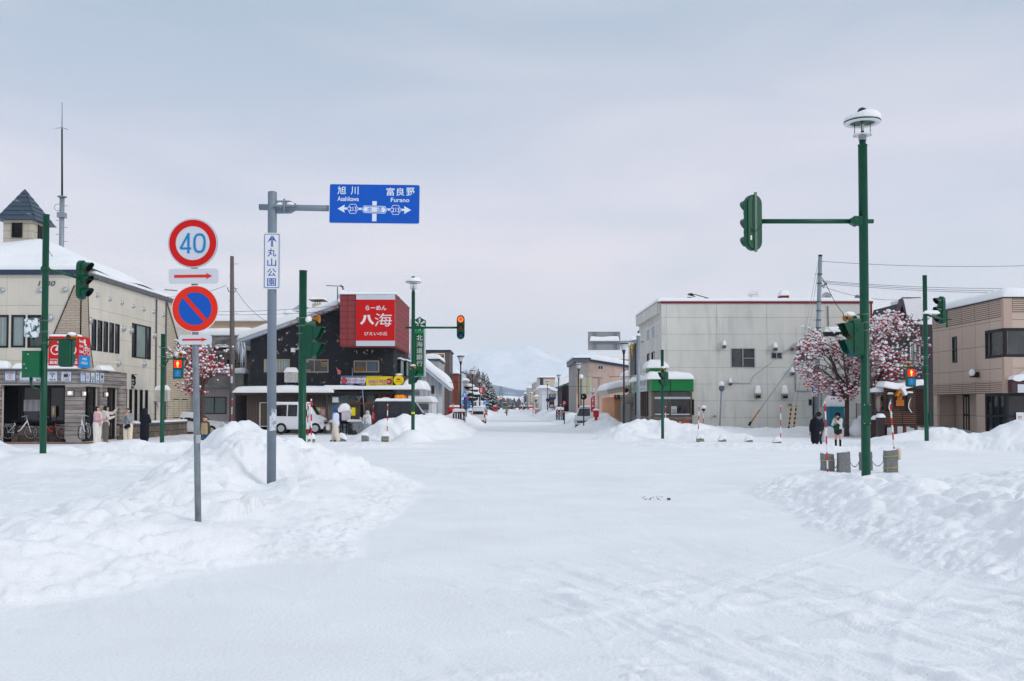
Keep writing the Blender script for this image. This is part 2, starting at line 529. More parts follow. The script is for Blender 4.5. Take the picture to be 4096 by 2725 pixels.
def bank_h(x,y,pts):
 best=np.zeros_like(x)
 for(x0,y0,w0,h0),(x1,y1,w1,h1)in zip(pts[:-1],pts[1:]):
  dx,dy=x1-x0,y1-y0
  L2=dx*dx+dy*dy
  m=(x>min(x0,x1)-4)&(x<max(x0,x1)+4)&(y>min(y0,y1)-4)&(y<max(y0,y1)+4)
  if not m.any():
   continue
  xm,ym=x[m],y[m]
  t=np.clip(((xm-x0)*dx+(ym-y0)*dy)/L2,0,1)
  d=np.hypot(xm-x0-t*dx,ym-y0-t*dy)
  w=w0+(w1-w0)*t;h=h0+(h1-h0)*t
  q=np.clip(1-(d/(w*1.06))**2,0,1)**1.55
  best[m]=np.maximum(best[m],h*q)
 return best
def terrain(x,y):
 """height of the snow and index of the bank it belongs to (0 = open ground)"""
 wx=x+fbm(x,y,2.2,3,5)*.28
 wy=y+fbm(x,y,2.2,3,9)*.28
 tot=np.zeros_like(x);idx=np.zeros(x.shape,np.int32);lum=np.zeros_like(x)
 for k,(nm,pts)in enumerate(BANKS.items()):
  b=bank_h(wx,wy,pts)
  g=b>tot
  idx=np.where(g&(b>.035),k+1,idx)
  lum=np.where(g,LUMP.get(nm,.8),lum)
  tot=np.maximum(tot,b)+.25*np.minimum(tot,b)
 msk=sstep(.02,.3,tot)
 near=1-sstep(30,60,y)
 bil=np.abs(fbm(wx,wy*.8,1.1,2,21,.42))*.28+np.abs(fbm(wx,wy,.48,2,33,.4))*.18+np.abs(fbm(x,y,.2,2,35,.4))*.045*near
 rough=fbm(x,y,.2,3,41)*.014*near
 h=tot+msk*lum*(bil-.1)*(.55+.45*np.minimum(tot,1))+msk*lum*rough
 foot=sstep(.0,.05,tot)*(1-sstep(.12,.3,tot))
 h=h+foot*np.abs(fbm(x,y,.28,3,51))*.06
 h=np.maximum(h,0)
 tr=sstep(-5.2,-6.4,x)*sstep(9,12,y)*(1-sstep(29,31,y))+.6*sstep(9.2,10.5,x)*sstep(9,14,y)*(1-sstep(27,29,y))
 h=h+(1-msk)*tr*(.03+fbm(x,y*1.3,.42,3,61)*.034)
 side=sstep(48.5,49.5,y)*sstep(-5.5,-7.0,x)+sstep(48.5,49.5,y)*sstep(9,10,x)
 h=h+(1-msk)*side*(.05+fbm(x,y,.6,3,71)*.02)
 r=np.hypot(x+9.0,y-2.0)
 band=sstep(9.5,10.5,r)*(1-sstep(13,14.5,r))*(1-msk)
 h=h+band*vn(r*9.0,(x+y)*.25,81)*.006
 u=x*.42-y*.91;v=x*.91+y*.42
 rz=sstep(5.5,6.5,y)*(1-sstep(9.5,13,y))*sstep(-1.2,.6,x)*(1-msk)
 h=h+rz*np.maximum(0,fbm(u*.4,v*1.9,.5,3,91))*.05+rz*np.maximum(0,fbm(x*.9,y*2.4,.55,2,93)-.25)*.05
 for cx,cy,R0,ph in((-14,3,15.2,0),(-14,3,16.7,1),(-9,1.5,11.2,2),(-9,1.5,12.7,3),(16,2,14.5,4),(16,2,16,5),(-30,-6,33.5,6),(-30,-6,35,7)):
  rr=np.hypot(x-cx,y-cy)+.25*vn(x*.3,y*.3,200+ph)
  d=np.abs(rr-R0)
  tr_=np.clip(1-d/.16,0,1)
  h=h-(1-msk)*near*tr_*(.012+.006*vn(rr*14,np.arctan2(y-cy,x-cx)*40,210+ph))+(1-msk)*near*np.clip(1-np.abs(d-.2)/.07,0,1)*.007
 for x0_,ph in((-1.9,0),(-.5,.3),(.9,2),(2.3,2.4),(3.6,4),(5.0,4.3)):
  xc=x0_+.35*np.sin(y/11.+ph)+(.012*y if x0_>2 else-.01*y)*sstep(24,8,y)
  d=np.abs(x-xc)
  h=h+(1-msk)*(1-sstep(110,200,y))*(-.010*np.clip(1-d/.17,0,1)+.007*np.clip(1-np.abs(d-.24)/.09,0,1))*(.5+.5*vn(y*.35,x0_+y*0,301))
 stp=np.maximum(0,vn(x*2.3,y*2.3,131)-.62)*(1-msk)*near
 h=h-stp*.06
 h=h+(1-msk)*(fbm(x,y,.16,2,95)*.0032+fbm(u*.25,v*1.6,.3,3,97)*.006+fbm(x,y,2.5,2,99)*.014)*near
 for px_,py_,r,dp in((-2.72,11.6,.12,.2),(-2.5,11.2,.1,.16)):
  h=h-dp*np.exp(-(((x-px_)/1.5)**2+(y-py_)**2)/(r*r))
 h=np.maximum(h,0)
 for ax,ay,az,r in ANCH:
  m=(np.abs(x-ax)<3*r)&(np.abs(y-ay)<3*r)
  if m.any():
   w=np.exp(-(((x[m]-ax)**2+(y[m]-ay)**2)/(r*r))**1.5)
   h[m]=h[m]*(1-w)+(az-.03+(h[m]-tot[m])*.3)*w
 return h,idx
def _anchors():
 L=[]
 for c,x,y,Y,r in(('O',458,1203,12.1,.6),('O',624,1111,18.5,.8),('O',622,1124,17.5,.7),('O',695,1071,23,.8),('O',95,1042,29,1.2),('O',373,1020,40,1.0),
('O',950,988,51,.8),('O',1994,1097,22,.9),('O',2137,1014,42,1.0),('G',1185,1487,52,.8),('A',715,1445,41,.8),('A',778,1438,41.9,.8),('C',875,1492,50,.9),
('D',368,1482,56,.8),('I',235,1256,46.3,1.0),('W',625,1494,43.5,1.0),('I',312,1418,26.2,.7),('I',440,1452,26,.7),('I',810,1442,26.3,.7),('I',612,1425,27.6,
.7)):
  p=at(c,x,y,Y);L.append((p.x,Y,max(0,p.z),r))
 return L
ANCH=_anchors()
def ground_z(x,y):
 h,_=terrain(np.array([float(x)]),np.array([float(y)]))
 return float(h[0])
def grid_mesh(name,X,Y,Z,keep=None,mats=(),normals=True):
 R,Cc=X.shape
 me=bpy.data.meshes.new(name)
 a=(np.arange(R-1)[:,None]*Cc+np.arange(Cc-1)[None,:])
 q=np.stack([a,a+1,a+Cc+1,a+Cc],-1).reshape(-1,4)
 if keep is not None:
  q=q[keep.reshape(-1)]
 used=np.unique(q)
 remap=np.full(R*Cc,-1,np.int64);remap[used]=np.arange(len(used))
 q=remap[q]
 co=np.stack([X,Y,Z],-1).reshape(-1,3)[used].astype(np.float32)
 me.vertices.add(len(co));me.vertices.foreach_set('co',co.ravel())
 me.loops.add(q.size);me.loops.foreach_set('vertex_index',q.ravel().astype(np.int32))
 me.polygons.add(len(q));me.polygons.foreach_set('loop_start',(np.arange(len(q))*4).astype(np.int32))
 me.polygons.foreach_set('loop_total',np.full(len(q),4,np.int32))
 me.update(calc_edges=True)
 me.polygons.foreach_set('use_smooth',np.ones(len(q),bool))
 for m in mats:
  me.materials.append(m)
 if normals:
  ty=np.stack([np.gradient(X,axis=0),np.gradient(Y,axis=0),np.gradient(Z,axis=0)],-1)
  tx=np.stack([np.gradient(X,axis=1),np.gradient(Y,axis=1),np.gradient(Z,axis=1)],-1)
  n=np.cross(tx,ty);n/=np.linalg.norm(n,axis=-1,keepdims=True)+1e-12
  n=n.reshape(-1,3)[used]
  me.normals_split_custom_set_from_vertices(n.tolist())
 ob=bpy.data.objects.new(name,me)
 COL.objects.link(ob)
 return ob
def build_ground():
 nc=860
 s=np.linspace(-.72,.72,nc)
 rows=[2.6]
 while rows[-1]<66:rows.append(rows[-1]*1.0046)
 while rows[-1]<1500:rows.append(rows[-1]*1.013)
 Yr=np.array(rows)
 X=s[None,:]*Yr[:,None]
 Y=np.repeat(Yr[:,None],nc,1)
 Z,idx=terrain(X,Y)
 fi=idx[:-1,:-1]
 road=(fi==0)
 g=grid_mesh('road',X,Y,Z,road,[SNOW])
 tag(g,'packed white snow covering the wide crossing and the street ahead',None,kind='structure')
 del g['label']
 groups=[('near_left','near_left_apron'),('near_right','near_right_side'),('far_left_edge',),('left_corner',),('mid_left_low',),('mid_left','street_left'),
('mid_right',),('mid_right_back',),('mid_right_low',),('far_right',),('street_right',)]
 names=list(BANKS)
 for gr in groups:
  ids=[names.index(n)+1 for n in gr]
  k=np.isin(fi,ids)
  if k.any():
   struct(grid_mesh('snow_bank',X,Y,Z,k,[SNOW]))
 m=MB(SNOW)
 m.add([(-8900,-1400,-.06),(8900,-1400,-.06),(8900,14100,-.06),(-8900,14100,-.06)],[(0,1,2,3)],False)
 struct(m.build('ground'))
build_ground()
MTN=mat('mountain_snow',(.62,.68,.74),.9,nz=(.0012,.25),spec=.1)
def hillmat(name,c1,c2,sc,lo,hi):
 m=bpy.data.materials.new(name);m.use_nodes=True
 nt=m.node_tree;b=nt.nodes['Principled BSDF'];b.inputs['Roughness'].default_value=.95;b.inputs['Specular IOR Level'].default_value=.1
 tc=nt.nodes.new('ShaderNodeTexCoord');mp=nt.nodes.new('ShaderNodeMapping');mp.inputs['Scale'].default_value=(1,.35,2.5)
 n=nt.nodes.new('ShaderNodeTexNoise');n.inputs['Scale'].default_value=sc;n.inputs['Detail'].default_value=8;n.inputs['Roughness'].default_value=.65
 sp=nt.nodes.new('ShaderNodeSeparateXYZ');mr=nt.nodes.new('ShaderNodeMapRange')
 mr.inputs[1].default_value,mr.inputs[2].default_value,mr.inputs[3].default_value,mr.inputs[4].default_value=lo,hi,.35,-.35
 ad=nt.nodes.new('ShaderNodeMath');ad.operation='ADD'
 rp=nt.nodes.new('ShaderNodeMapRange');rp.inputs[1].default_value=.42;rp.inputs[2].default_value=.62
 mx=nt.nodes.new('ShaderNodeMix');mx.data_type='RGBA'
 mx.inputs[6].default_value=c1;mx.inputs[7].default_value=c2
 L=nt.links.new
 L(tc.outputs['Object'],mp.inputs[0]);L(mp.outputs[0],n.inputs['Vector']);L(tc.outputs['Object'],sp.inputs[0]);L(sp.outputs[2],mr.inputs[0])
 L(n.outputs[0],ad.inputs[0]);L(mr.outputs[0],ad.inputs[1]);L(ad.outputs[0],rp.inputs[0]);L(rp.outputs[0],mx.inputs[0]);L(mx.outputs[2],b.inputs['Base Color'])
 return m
def hills():
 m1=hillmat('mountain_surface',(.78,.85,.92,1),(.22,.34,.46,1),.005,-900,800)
 X,Y=np.meshgrid(np.linspace(-5200,5200,420),np.linspace(8200,13500,220))
 P=PX+F*X/12000.
 prof=np.interp(P,[200,1000,1500,1750,1890,1981,2060,2115,2180,2250,2319,2380,2450,2520,2700,3200,3900],[300,420,560,600,645,668,678,686,664,648,692,645,
590,540,430,330,240])
 env=sstep(8300,11800,Y)**1.25*(1-.5*sstep(12300,13500,Y))
 rid=1-np.abs(fbm(X,Y*.8,1500,6,3,.52))
 Z=prof*env*(.76+.28*rid)+(fbm(X,Y,420,4,8)*36)*env-5
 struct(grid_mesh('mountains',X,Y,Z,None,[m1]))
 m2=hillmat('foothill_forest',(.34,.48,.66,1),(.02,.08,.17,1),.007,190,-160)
 X,Y=np.meshgrid(np.linspace(-2600,2600,260),np.linspace(3600,6800,120))
 P=PX+F*X/6000.
 prof=np.interp(P,[300,1500,1950,2060,2120,2250,2600,3600],[120,130,138,118,112,96,90,80])
 env=sstep(3700,5900,Y)
 Z=prof*env*(.84+.22*fbm(X,Y,700,4,13))-3
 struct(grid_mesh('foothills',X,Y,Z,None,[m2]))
 X,Y=np.meshgrid(np.linspace(-330,420,120),np.linspace(820,1700,80))
 P=PX+F*X/1250.
 env=sstep(830,1230,Y)
 prof=np.interp(P,[1400,1900,1990,2030,2080,2200,2500],[9,12,14.2,14.8,13,10,7])
 Z=prof*env+fbm(X,Y,200,3,19)*.8*env-.4
 struct(grid_mesh('snow_hill',X,Y,Z,None,[SNOWS]))
hills()
SUN_EL,SUN_AZ=math.radians(26),math.radians(122)
def environment():
 w=bpy.data.worlds.new('World');SC.world=w
 w.use_nodes=True
 nt=w.node_tree;N=nt.nodes;L=nt.links.new
 bg=N['Background']
 sky=N.new('ShaderNodeTexSky');sky.sky_type='NISHITA';sky.sun_disc=False
 sky.sun_elevation=SUN_EL;sky.sun_rotation=SUN_AZ;sky.dust_density=3;sky.air_density=1.2
 tc=N.new('ShaderNodeTexCoord')
 sp=N.new('ShaderNodeSeparateXYZ');L(tc.outputs['Generated'],sp.inputs[0])
 cr=N.new('ShaderNodeValToRGB')
 el=cr.color_ramp.elements
 stops=[(0.0,sr(222,221,226)),(.05,sr(243,236,235)),(.12,sr(233,228,234)),(.2,sr(217,217,230)),(.28,sr(201,207,222)),(.36,sr(186,198,214)),(.55,sr(198,
210,225)),(1.0,sr(238,243,252))]
 el[0].position,el[0].color=stops[0][0],stops[0][1]
 el[1].position,el[1].color=stops[-1][0],stops[-1][1]
 for p,c in stops[1:-1]:
  e=el.new(p);e.color=c
 L(sp.outputs[2],cr.inputs[0])
 mp=N.new('ShaderNodeMapping');mp.inputs['Scale'].default_value=(1.2,1.2,5.5);mp.inputs['Rotation'].default_value=(0,.14,0)
 L(tc.outputs['Generated'],mp.inputs[0])
 nz=N.new('ShaderNodeTexNoise');nz.inputs['Scale'].default_value=2.1;nz.inputs['Detail'].default_value=5;nz.inputs['Roughness'].default_value=.45
 nz.inputs['Distortion'].default_value=.35
 L(mp.outputs[0],nz.inputs['Vector'])
 mr=N.new('ShaderNodeMapRange');mr.inputs[1].default_value=.36;mr.inputs[2].default_value=.64;L(nz.outputs[0],mr.inputs[0])
 cc=N.new('ShaderNodeMix');cc.data_type='RGBA';cc.inputs[6].default_value=(.84,.91,.96,1);cc.inputs[7].default_value=(1.13,1.08,1.06,1)
 L(mr.outputs[0],cc.inputs[0])
 ml=N.new('ShaderNodeMix');ml.data_type='RGBA';ml.blend_type='MULTIPLY';ml.inputs[0].default_value=1
 L(cr.outputs[0],ml.inputs[6]);L(cc.outputs[2],ml.inputs[7])
 sc=N.new('ShaderNodeVectorMath');sc.operation='SCALE';sc.inputs[3].default_value=.1
 L(sky.outputs[0],sc.inputs[0])
 mx=N.new('ShaderNodeMix');mx.data_type='RGBA';mx.inputs[0].default_value=.93
 L(sc.outputs[0],mx.inputs[6]);L(ml.outputs[2],mx.inputs[7])
 L(mx.outputs[2],bg.inputs[0]);bg.inputs[1].default_value=1.0
 sun=bpy.data.lights.new('sun','SUN');sun.energy=1.3;sun.angle=math.radians(16);sun.color=(1,.96,.92)
 so=bpy.data.objects.new('sun',sun);COL.objects.link(so)
 d=Vector((math.sin(SUN_AZ)*math.cos(SUN_EL),math.cos(SUN_AZ)*math.cos(SUN_EL),math.sin(SUN_EL)))
 so.rotation_euler=(-d).to_track_quat('-Z','Y').to_euler()
 SC.view_settings.view_transform='Standard';SC.view_settings.look='None'
 SC.view_settings.exposure=.06;SC.view_settings.gamma=1
 SC.render.engine='CYCLES'
 SC.cycles.use_denoising=True
 SC.cycles.max_bounces=5;SC.cycles.diffuse_bounces=3;SC.cycles.volume_bounces=1
 SC.cycles.transparent_max_bounces=8
 cam=bpy.data.cameras.new('camera')
 co=bpy.data.objects.new('camera',cam);COL.objects.link(co)
 co.location=(0,0,HC);co.rotation_euler=(PI/2+PIT,0,0)
 cam.sensor_width=36;cam.lens=36*F/4096.
 cam.shift_x=(2048-PX)/4096.;cam.shift_y=(PY-1362.5)/4096.
 cam.clip_start=.1;cam.clip_end=60000
 SC.camera=co
 m=bpy.data.materials.new('haze_air');m.use_nodes=True
 nt=m.node_tree;nt.nodes.clear()
 out=nt.nodes.new('ShaderNodeOutputMaterial');pv=nt.nodes.new('ShaderNodeVolumePrincipled')
 pv.inputs['Density'].default_value=HAZE;pv.inputs['Color'].default_value=(.90,.94,.985,1)
 nt.links.new(pv.outputs[0],out.inputs['Volume'])
 b=MB(m);b.box(-9000,9000,-1500,14200,-8,900)
 tag(b.build('haze'),None,None,kind='stuff')
HAZE=9.2e-5
environment()
def gz(x,y):
 return ground_z(x,y)
def rotz(a,o=(0,0,0)):
 return Matrix.Translation(Vector(o))@Matrix.Rotation(a,4,'Z')
LRED=mat('lens_red_lit',sr(255,90,20),.3,emit=((1,.16,.02),1.5))
LREDC=mat('lens_red_core',sr(255,40,10),.3,emit=((1,.03,.01),1.1))
LREDO=mat('lens_red_off',sr(88,40,36),.12)
LAMB=mat('lens_amber_off',sr(112,62,22),.12)
LGRN=mat('lens_blue_off',sr(16,78,116),.12)
PEDR=mat('walk_lens_red_lit',sr(255,20,10),.3,emit=((1,.012,.006),1.0))
PEDM=mat('walk_figure_lit',sr(255,190,60),.3,emit=((1,.55,.12),1.3))
PEDB=mat('walk_lens_blue',sr(10,92,150),.15,emit=((.0,.11,.26),.5))
PEDF=mat('walk_figure_blue',sr(70,150,180),.2)
HORN=mat('horn_yellow',sr(176,112,18),.35,nz=(12,.15))
BAND=mat('steel_band',sr(86,112,100),.4,.3,nz=(30,.3))
SNOWP=SNOWS
def stad(w,h,k=10):
 """stadium outline"""
 r=w/2
 p=[]
 for i in range(k+1):
  t=PI*i/k
  p.append((r*math.cos(t),h/2-r+r*math.sin(t)))
 for i in range(k+1):
  t=PI+PI*i/k
  p.append((r*math.cos(t),-h/2+r+r*math.sin(t)))
 return p
def visor(mb,cx,cz,y,r,L,m_out,m_in):
 """hood over a lens, lens looks towards -y (local)"""
 seg=14
 for rr,m,flip in((r,m_out,False),(r-.012,m_in,True)):
  vs,fs=[],[]
  for k in range(seg+1):
   t=math.radians(-38+256*k/seg)
   c,s_=math.cos(t),math.sin(t)
   ln=L*(.30+.70*max(0.,min(1.,(s_+.75)/1.5)))
   vs+=[(cx+rr*c,y,cz+rr*s_),(cx+rr*c*.97,y-ln,cz+rr*s_*.97-.02)]
  for k in range(seg):
   fs.append((2*k,2*k+1,2*k+3,2*k+2))
  mb.mat(m);mb.add(vs,fs,True)
 rim=[(cx+r*math.cos(math.radians(-38+256*k/seg)),y,cz+r*math.sin(math.radians(-38+256*k/seg)))for k in range(seg+1)]
def vehicle_head(par,pos,yaw,lit=None,L=.30,strap=False):
 """three lens signal head, lenses look along local -y"""
 T=rotz(yaw,pos)
 fr=Fr((0,0,0),(1,0,0),(0,-1,0))
 mb=MB(GREEN);mb.T=T
 mb.prism(fr,stad(.40,1.24),-.07,.045)
 mb.prism(fr,stad(.36,1.20),-.10,-.07);mb.prism(fr,stad(.35,1.19),.045,.06)
 for z in(-.21,.21):
  mb.box(-.205,-.19,-.05,.06,z-.035,z+.035);mb.box(.19,.205,-.05,.06,z-.035,z+.035)
 if strap:
  mb.mat(BAND);mb.box(-.03,.03,.1,.13,-.66,.66)
  mb.mat(GREEN);mb.box(.025,.06,.1,.115,-.45,.45)
  mb.mat(WHITE).flat(Fr((0,.103,0),(-1,0,0),(0,1,0)),[(-.13,-.40),(-.09,-.40),(-.09,-.30),(-.13,-.30)],0)
 h=mb.build('signal_head',par)
 for i,(z,m)in enumerate(((.40,LREDO),(0,LAMB),(-.40,LGRN))):
  l=MB();l.T=T
  on=lit==i
  l.mat(LRED if on else m).lathe((0,0,z),[(.0,-.085),(.08,-.082),(.135,-.07),(.148,-.06)],20,'Y')
  if on:
   l.mat(LREDC).lathe((0,0,z),[(.0,-.098),(.06,-.094),(.07,-.08)],16,'Y')
  l.build('lens',h)
  v=MB();v.T=T
  visor(v,0,z,-.05,.165,L,GREEN,BLACK)
  v.build('visor',h)
 return h
def man(mb,fr,cu,cv,s,n,walk=False):
 mb.disc(fr,cu,cv+.40*s,.085*s,n,10)
 mb.flat(fr,[(cu-.13*s,cv-.05*s),(cu+.13*s,cv-.05*s),(cu+.15*s,cv+.29*s),(cu-.15*s,cv+.29*s)],n)
 if walk:
  mb.flat(fr,[(cu-.1*s,cv-.05*s),(cu,cv-.05*s),(cu-.16*s,cv-.48*s),(cu-.26*s,cv-.48*s)],n)
  mb.flat(fr,[(cu,cv-.05*s),(cu+.1*s,cv-.05*s),(cu+.24*s,cv-.48*s),(cu+.14*s,cv-.48*s)],n)
  mb.flat(fr,[(cu-.14*s,cv+.28*s),(cu-.10*s,cv+.2*s),(cu-.28*s,cv-.02*s),(cu-.33*s,cv+.03*s)],n)
  mb.flat(fr,[(cu+.14*s,cv+.28*s),(cu+.10*s,cv+.2*s),(cu+.28*s,cv-.02*s),(cu+.33*s,cv+.03*s)],n)
 else:
  mb.flat(fr,[(cu-.11*s,cv-.05*s),(cu-.01*s,cv-.05*s),(cu-.02*s,cv-.48*s),(cu-.1*s,cv-.48*s)],n)
  mb.flat(fr,[(cu+.01*s,cv-.05*s),(cu+.11*s,cv-.05*s),(cu+.1*s,cv-.48*s),(cu+.02*s,cv-.48*s)],n)
  mb.flat(fr,[(cu-.15*s,cv+.28*s),(cu-.2*s,cv+.22*s),(cu-.19*s,cv-.06*s),(cu-.145*s,cv-.06*s)],n)
  mb.flat(fr,[(cu+.15*s,cv+.28*s),(cu+.2*s,cv+.22*s),(cu+.19*s,cv-.06*s),(cu+.145*s,cv-.06*s)],n)
def ped_head(par,pos,yaw,lit=None,hood=True,snow=False):
 """pedestrian signal, about .38 x .78"""
 T=rotz(yaw,pos)
 lit=yaw==0
 fr=Fr((0,0,0),(1,0,0),(0,-1,0))
 mb=MB(GREEN);mb.T=T
 mb.rrect(fr,-.19,.19,-.40,.40,.06,-.02,.10)
 mb.rrect(fr,-.17,.17,-.38,.38,.06,-.13,-.02)
 for z in(-.2,.2):
  mb.box(.185,.2,-.05,.03,z-.04,z+.04)
 mb.mat(BAND).box(-.03,.03,.02,.06,.395,.47)
 h=mb.build('pedestrian_head',par)
 for z,lm,fm,wk in((.185,PEDR if lit else LREDO,PEDM if lit else None,False),(-.185,PEDB if lit else LGRN,PEDF if lit else None,True)):
  l=MB(lm);l.T=T
  l.rrect(fr,-.145,.145,z-.145,z+.145,.02,.101,.112)
  if fm:
   l.mat(fm);man(l,fr,0,z,.26,.116,wk)
  l.build('lens',h)
  if hood:
   v=MB(GREEN);v.T=T
   for s_ in(1,-1):
    pr=[(.10,-.15),(.10,.165),(.33,.165),(.31,.12),(.2,-.10)]
    q=[(s_*.155,-a,z+b)for a,b in pr]+[(s_*.165,-a,z+b)for a,b in pr]
    k=len(pr)
    v.mat(GREEN).add(q,[tuple(range(k)),tuple(range(2*k-1,k-1,-1))]+[(i,i+k,(i+1)%k+k,(i+1)%k)for i in range(k)],False)
   v.box(-.155,.155,-.33,-.10,z+.15,z+.165)
   v.mat(BLACK).box(-.153,.153,-.325,-.101,z+.143,z+.1495)
   v.build('hood',h)
 if snow:
  sb=MB(SNOWP);sb.T=T
  sb.slab(-.2,.2,-.1,.13,.40,.14,4,edge=.09,nx=6,ny=4)
  sb.build('snow_cap',h)
 return h
def horn(par,pos,yaw,snow=True):
 T=rotz(yaw,pos)@Matrix.Scale(.8,4)
 mb=MB(HORN);mb.T=T
 mb.lathe((0,0,0),[(.03,.1),(.045,.02),(.06,-.06),(.12,-.14),(.125,-.15),(.10,-.135),(.04,-.06),(.0,-.05)],14,'Y')
 mb.mat(BLACK).lathe((0,0,0),[(.0,-.058),(.05,-.062),(.07,-.085)],12,'Y')
 mb.mat(GREEND).lathe((0,0,0),[(.0,.2),(.06,.19),(.06,.1),(.03,.09)],12,'Y')
 mb.box(-.012,.012,.05,.08,-.16,-.03)
 h=mb.build('sounder_horn',par)
 if snow:
  s_=MB(SNOWP);s_.T=T
  s_.sphere((0,.0,.09),.12,12,8,(1,1.5,.65))
  s_.build('snow_cap',h)
 return h
def bands(mb,x,y,z,r,n=2,dz=.16):
 for k in range(n):
  mb.lathe((x,y,z+k*dz),[(r+.002,-.018),(r+.012,-.016),(r+.012,.016),(r+.002,.018)],20)
  mb.box(x-r-.06,x-r-.005,y-.02,y+.02,z+k*dz-.014,z+k*dz+.014)
def green_pole(par,P,ztop,r,cap=True):
 mb=MB(GREEN)
 x,y=P.x,P.y
 zb=gz(x,y)-.4
 prof=[(r,zb),(r,ztop-.02),(r+.008,ztop-.02),(r+.008,ztop),(0.001,ztop+.006)]
 mb.lathe((x,y,0),prof,24)
 return mb
def lamp_top(par,x,y,z0,tilt=0.):
 """ring shaped street light with snow on its disc; z0 = top of the wide pole"""
 mb=MB(GREEN)
 mb.lathe((x,y,z0),[(.072,0),(.072,.11)],20)
 mb.mat(ALU).lathe((x,y,z0),[(.085,.10),(.085,.23),(.075,.24)],20)
 mb.mat(WHITE).lathe((x,y,z0),[(.085,.215),(.21,.21),(.21,.225),(.085,.235)],28)
 mb.mat(BLACK).lathe((x,y,z0),[(.05,.24),(.035,.27),(.035,.31)],12)
 for k in range(4):
  a=PI/4+k*PI/2+.35
  mb.tube([(x+.165*math.cos(a),y+.165*math.sin(a),z0+.19),(x+.165*math.cos(a),y+.165*math.sin(a),z0+.50)],.008,6)
 mb.build('lamp_bracket',par)
 b=MB(mat('lamp_bulb',sr(215,218,214),.2))
 b.lathe((x,y,z0),[(.02,.30),(.045,.38),(.05,.43),(.03,.47),(.001,.48)],14)
 b.build('lamp_bulb',par)
 d=MB(WHITE)
 d.lathe((x,y,z0),[(.001,.515),(.27,.505),(.275,.47),(.385,.475),(.392,.505),(.385,.535),(.3,.56),(.001,.6)],36)
 d.mat(GREEN).lathe((x,y,z0),[(.393,.495),(.40,.51),(.393,.525)],36)
 dd=d.build('lamp_disc',par)
 s_=MB(SNOWP)
 T=Matrix.Translation(Vector((x,y,z0)))
 vs,fs=[],[]
 prof=[(.10,.66),(.16,.72),(.26,.735),(.34,.70),(.392,.64),(.402,.575),(.39,.535)]
 seg=32
 for r,h in prof:
  for k in range(seg):
   a=2*PI*k/seg
   up=(h-.535)*.88*(1+.28*math.cos(a)+.07*math.sin(3*a))
   vs.append((x+r*math.cos(a)*(1+.01*math.sin(5*a)),y+r*math.sin(a),z0+.535+up))
 for i in range(len(prof)-1):
  for k in range(seg):
   k2=(k+1)%seg
   fs.append((i*seg+k,i*seg+k2,(i+1)*seg+k2,(i+1)*seg+k))
 s_.add(vs,fs,True)
 s_.build('snow_cap',dd)
 g=MB(GREEND)
 g.lathe((x,y,z0),[(.10,.58),(.112,.70),(.105,.76),(.075,.81),(.03,.835),(.001,.84)],20)
 g.build('lamp_dome',par)
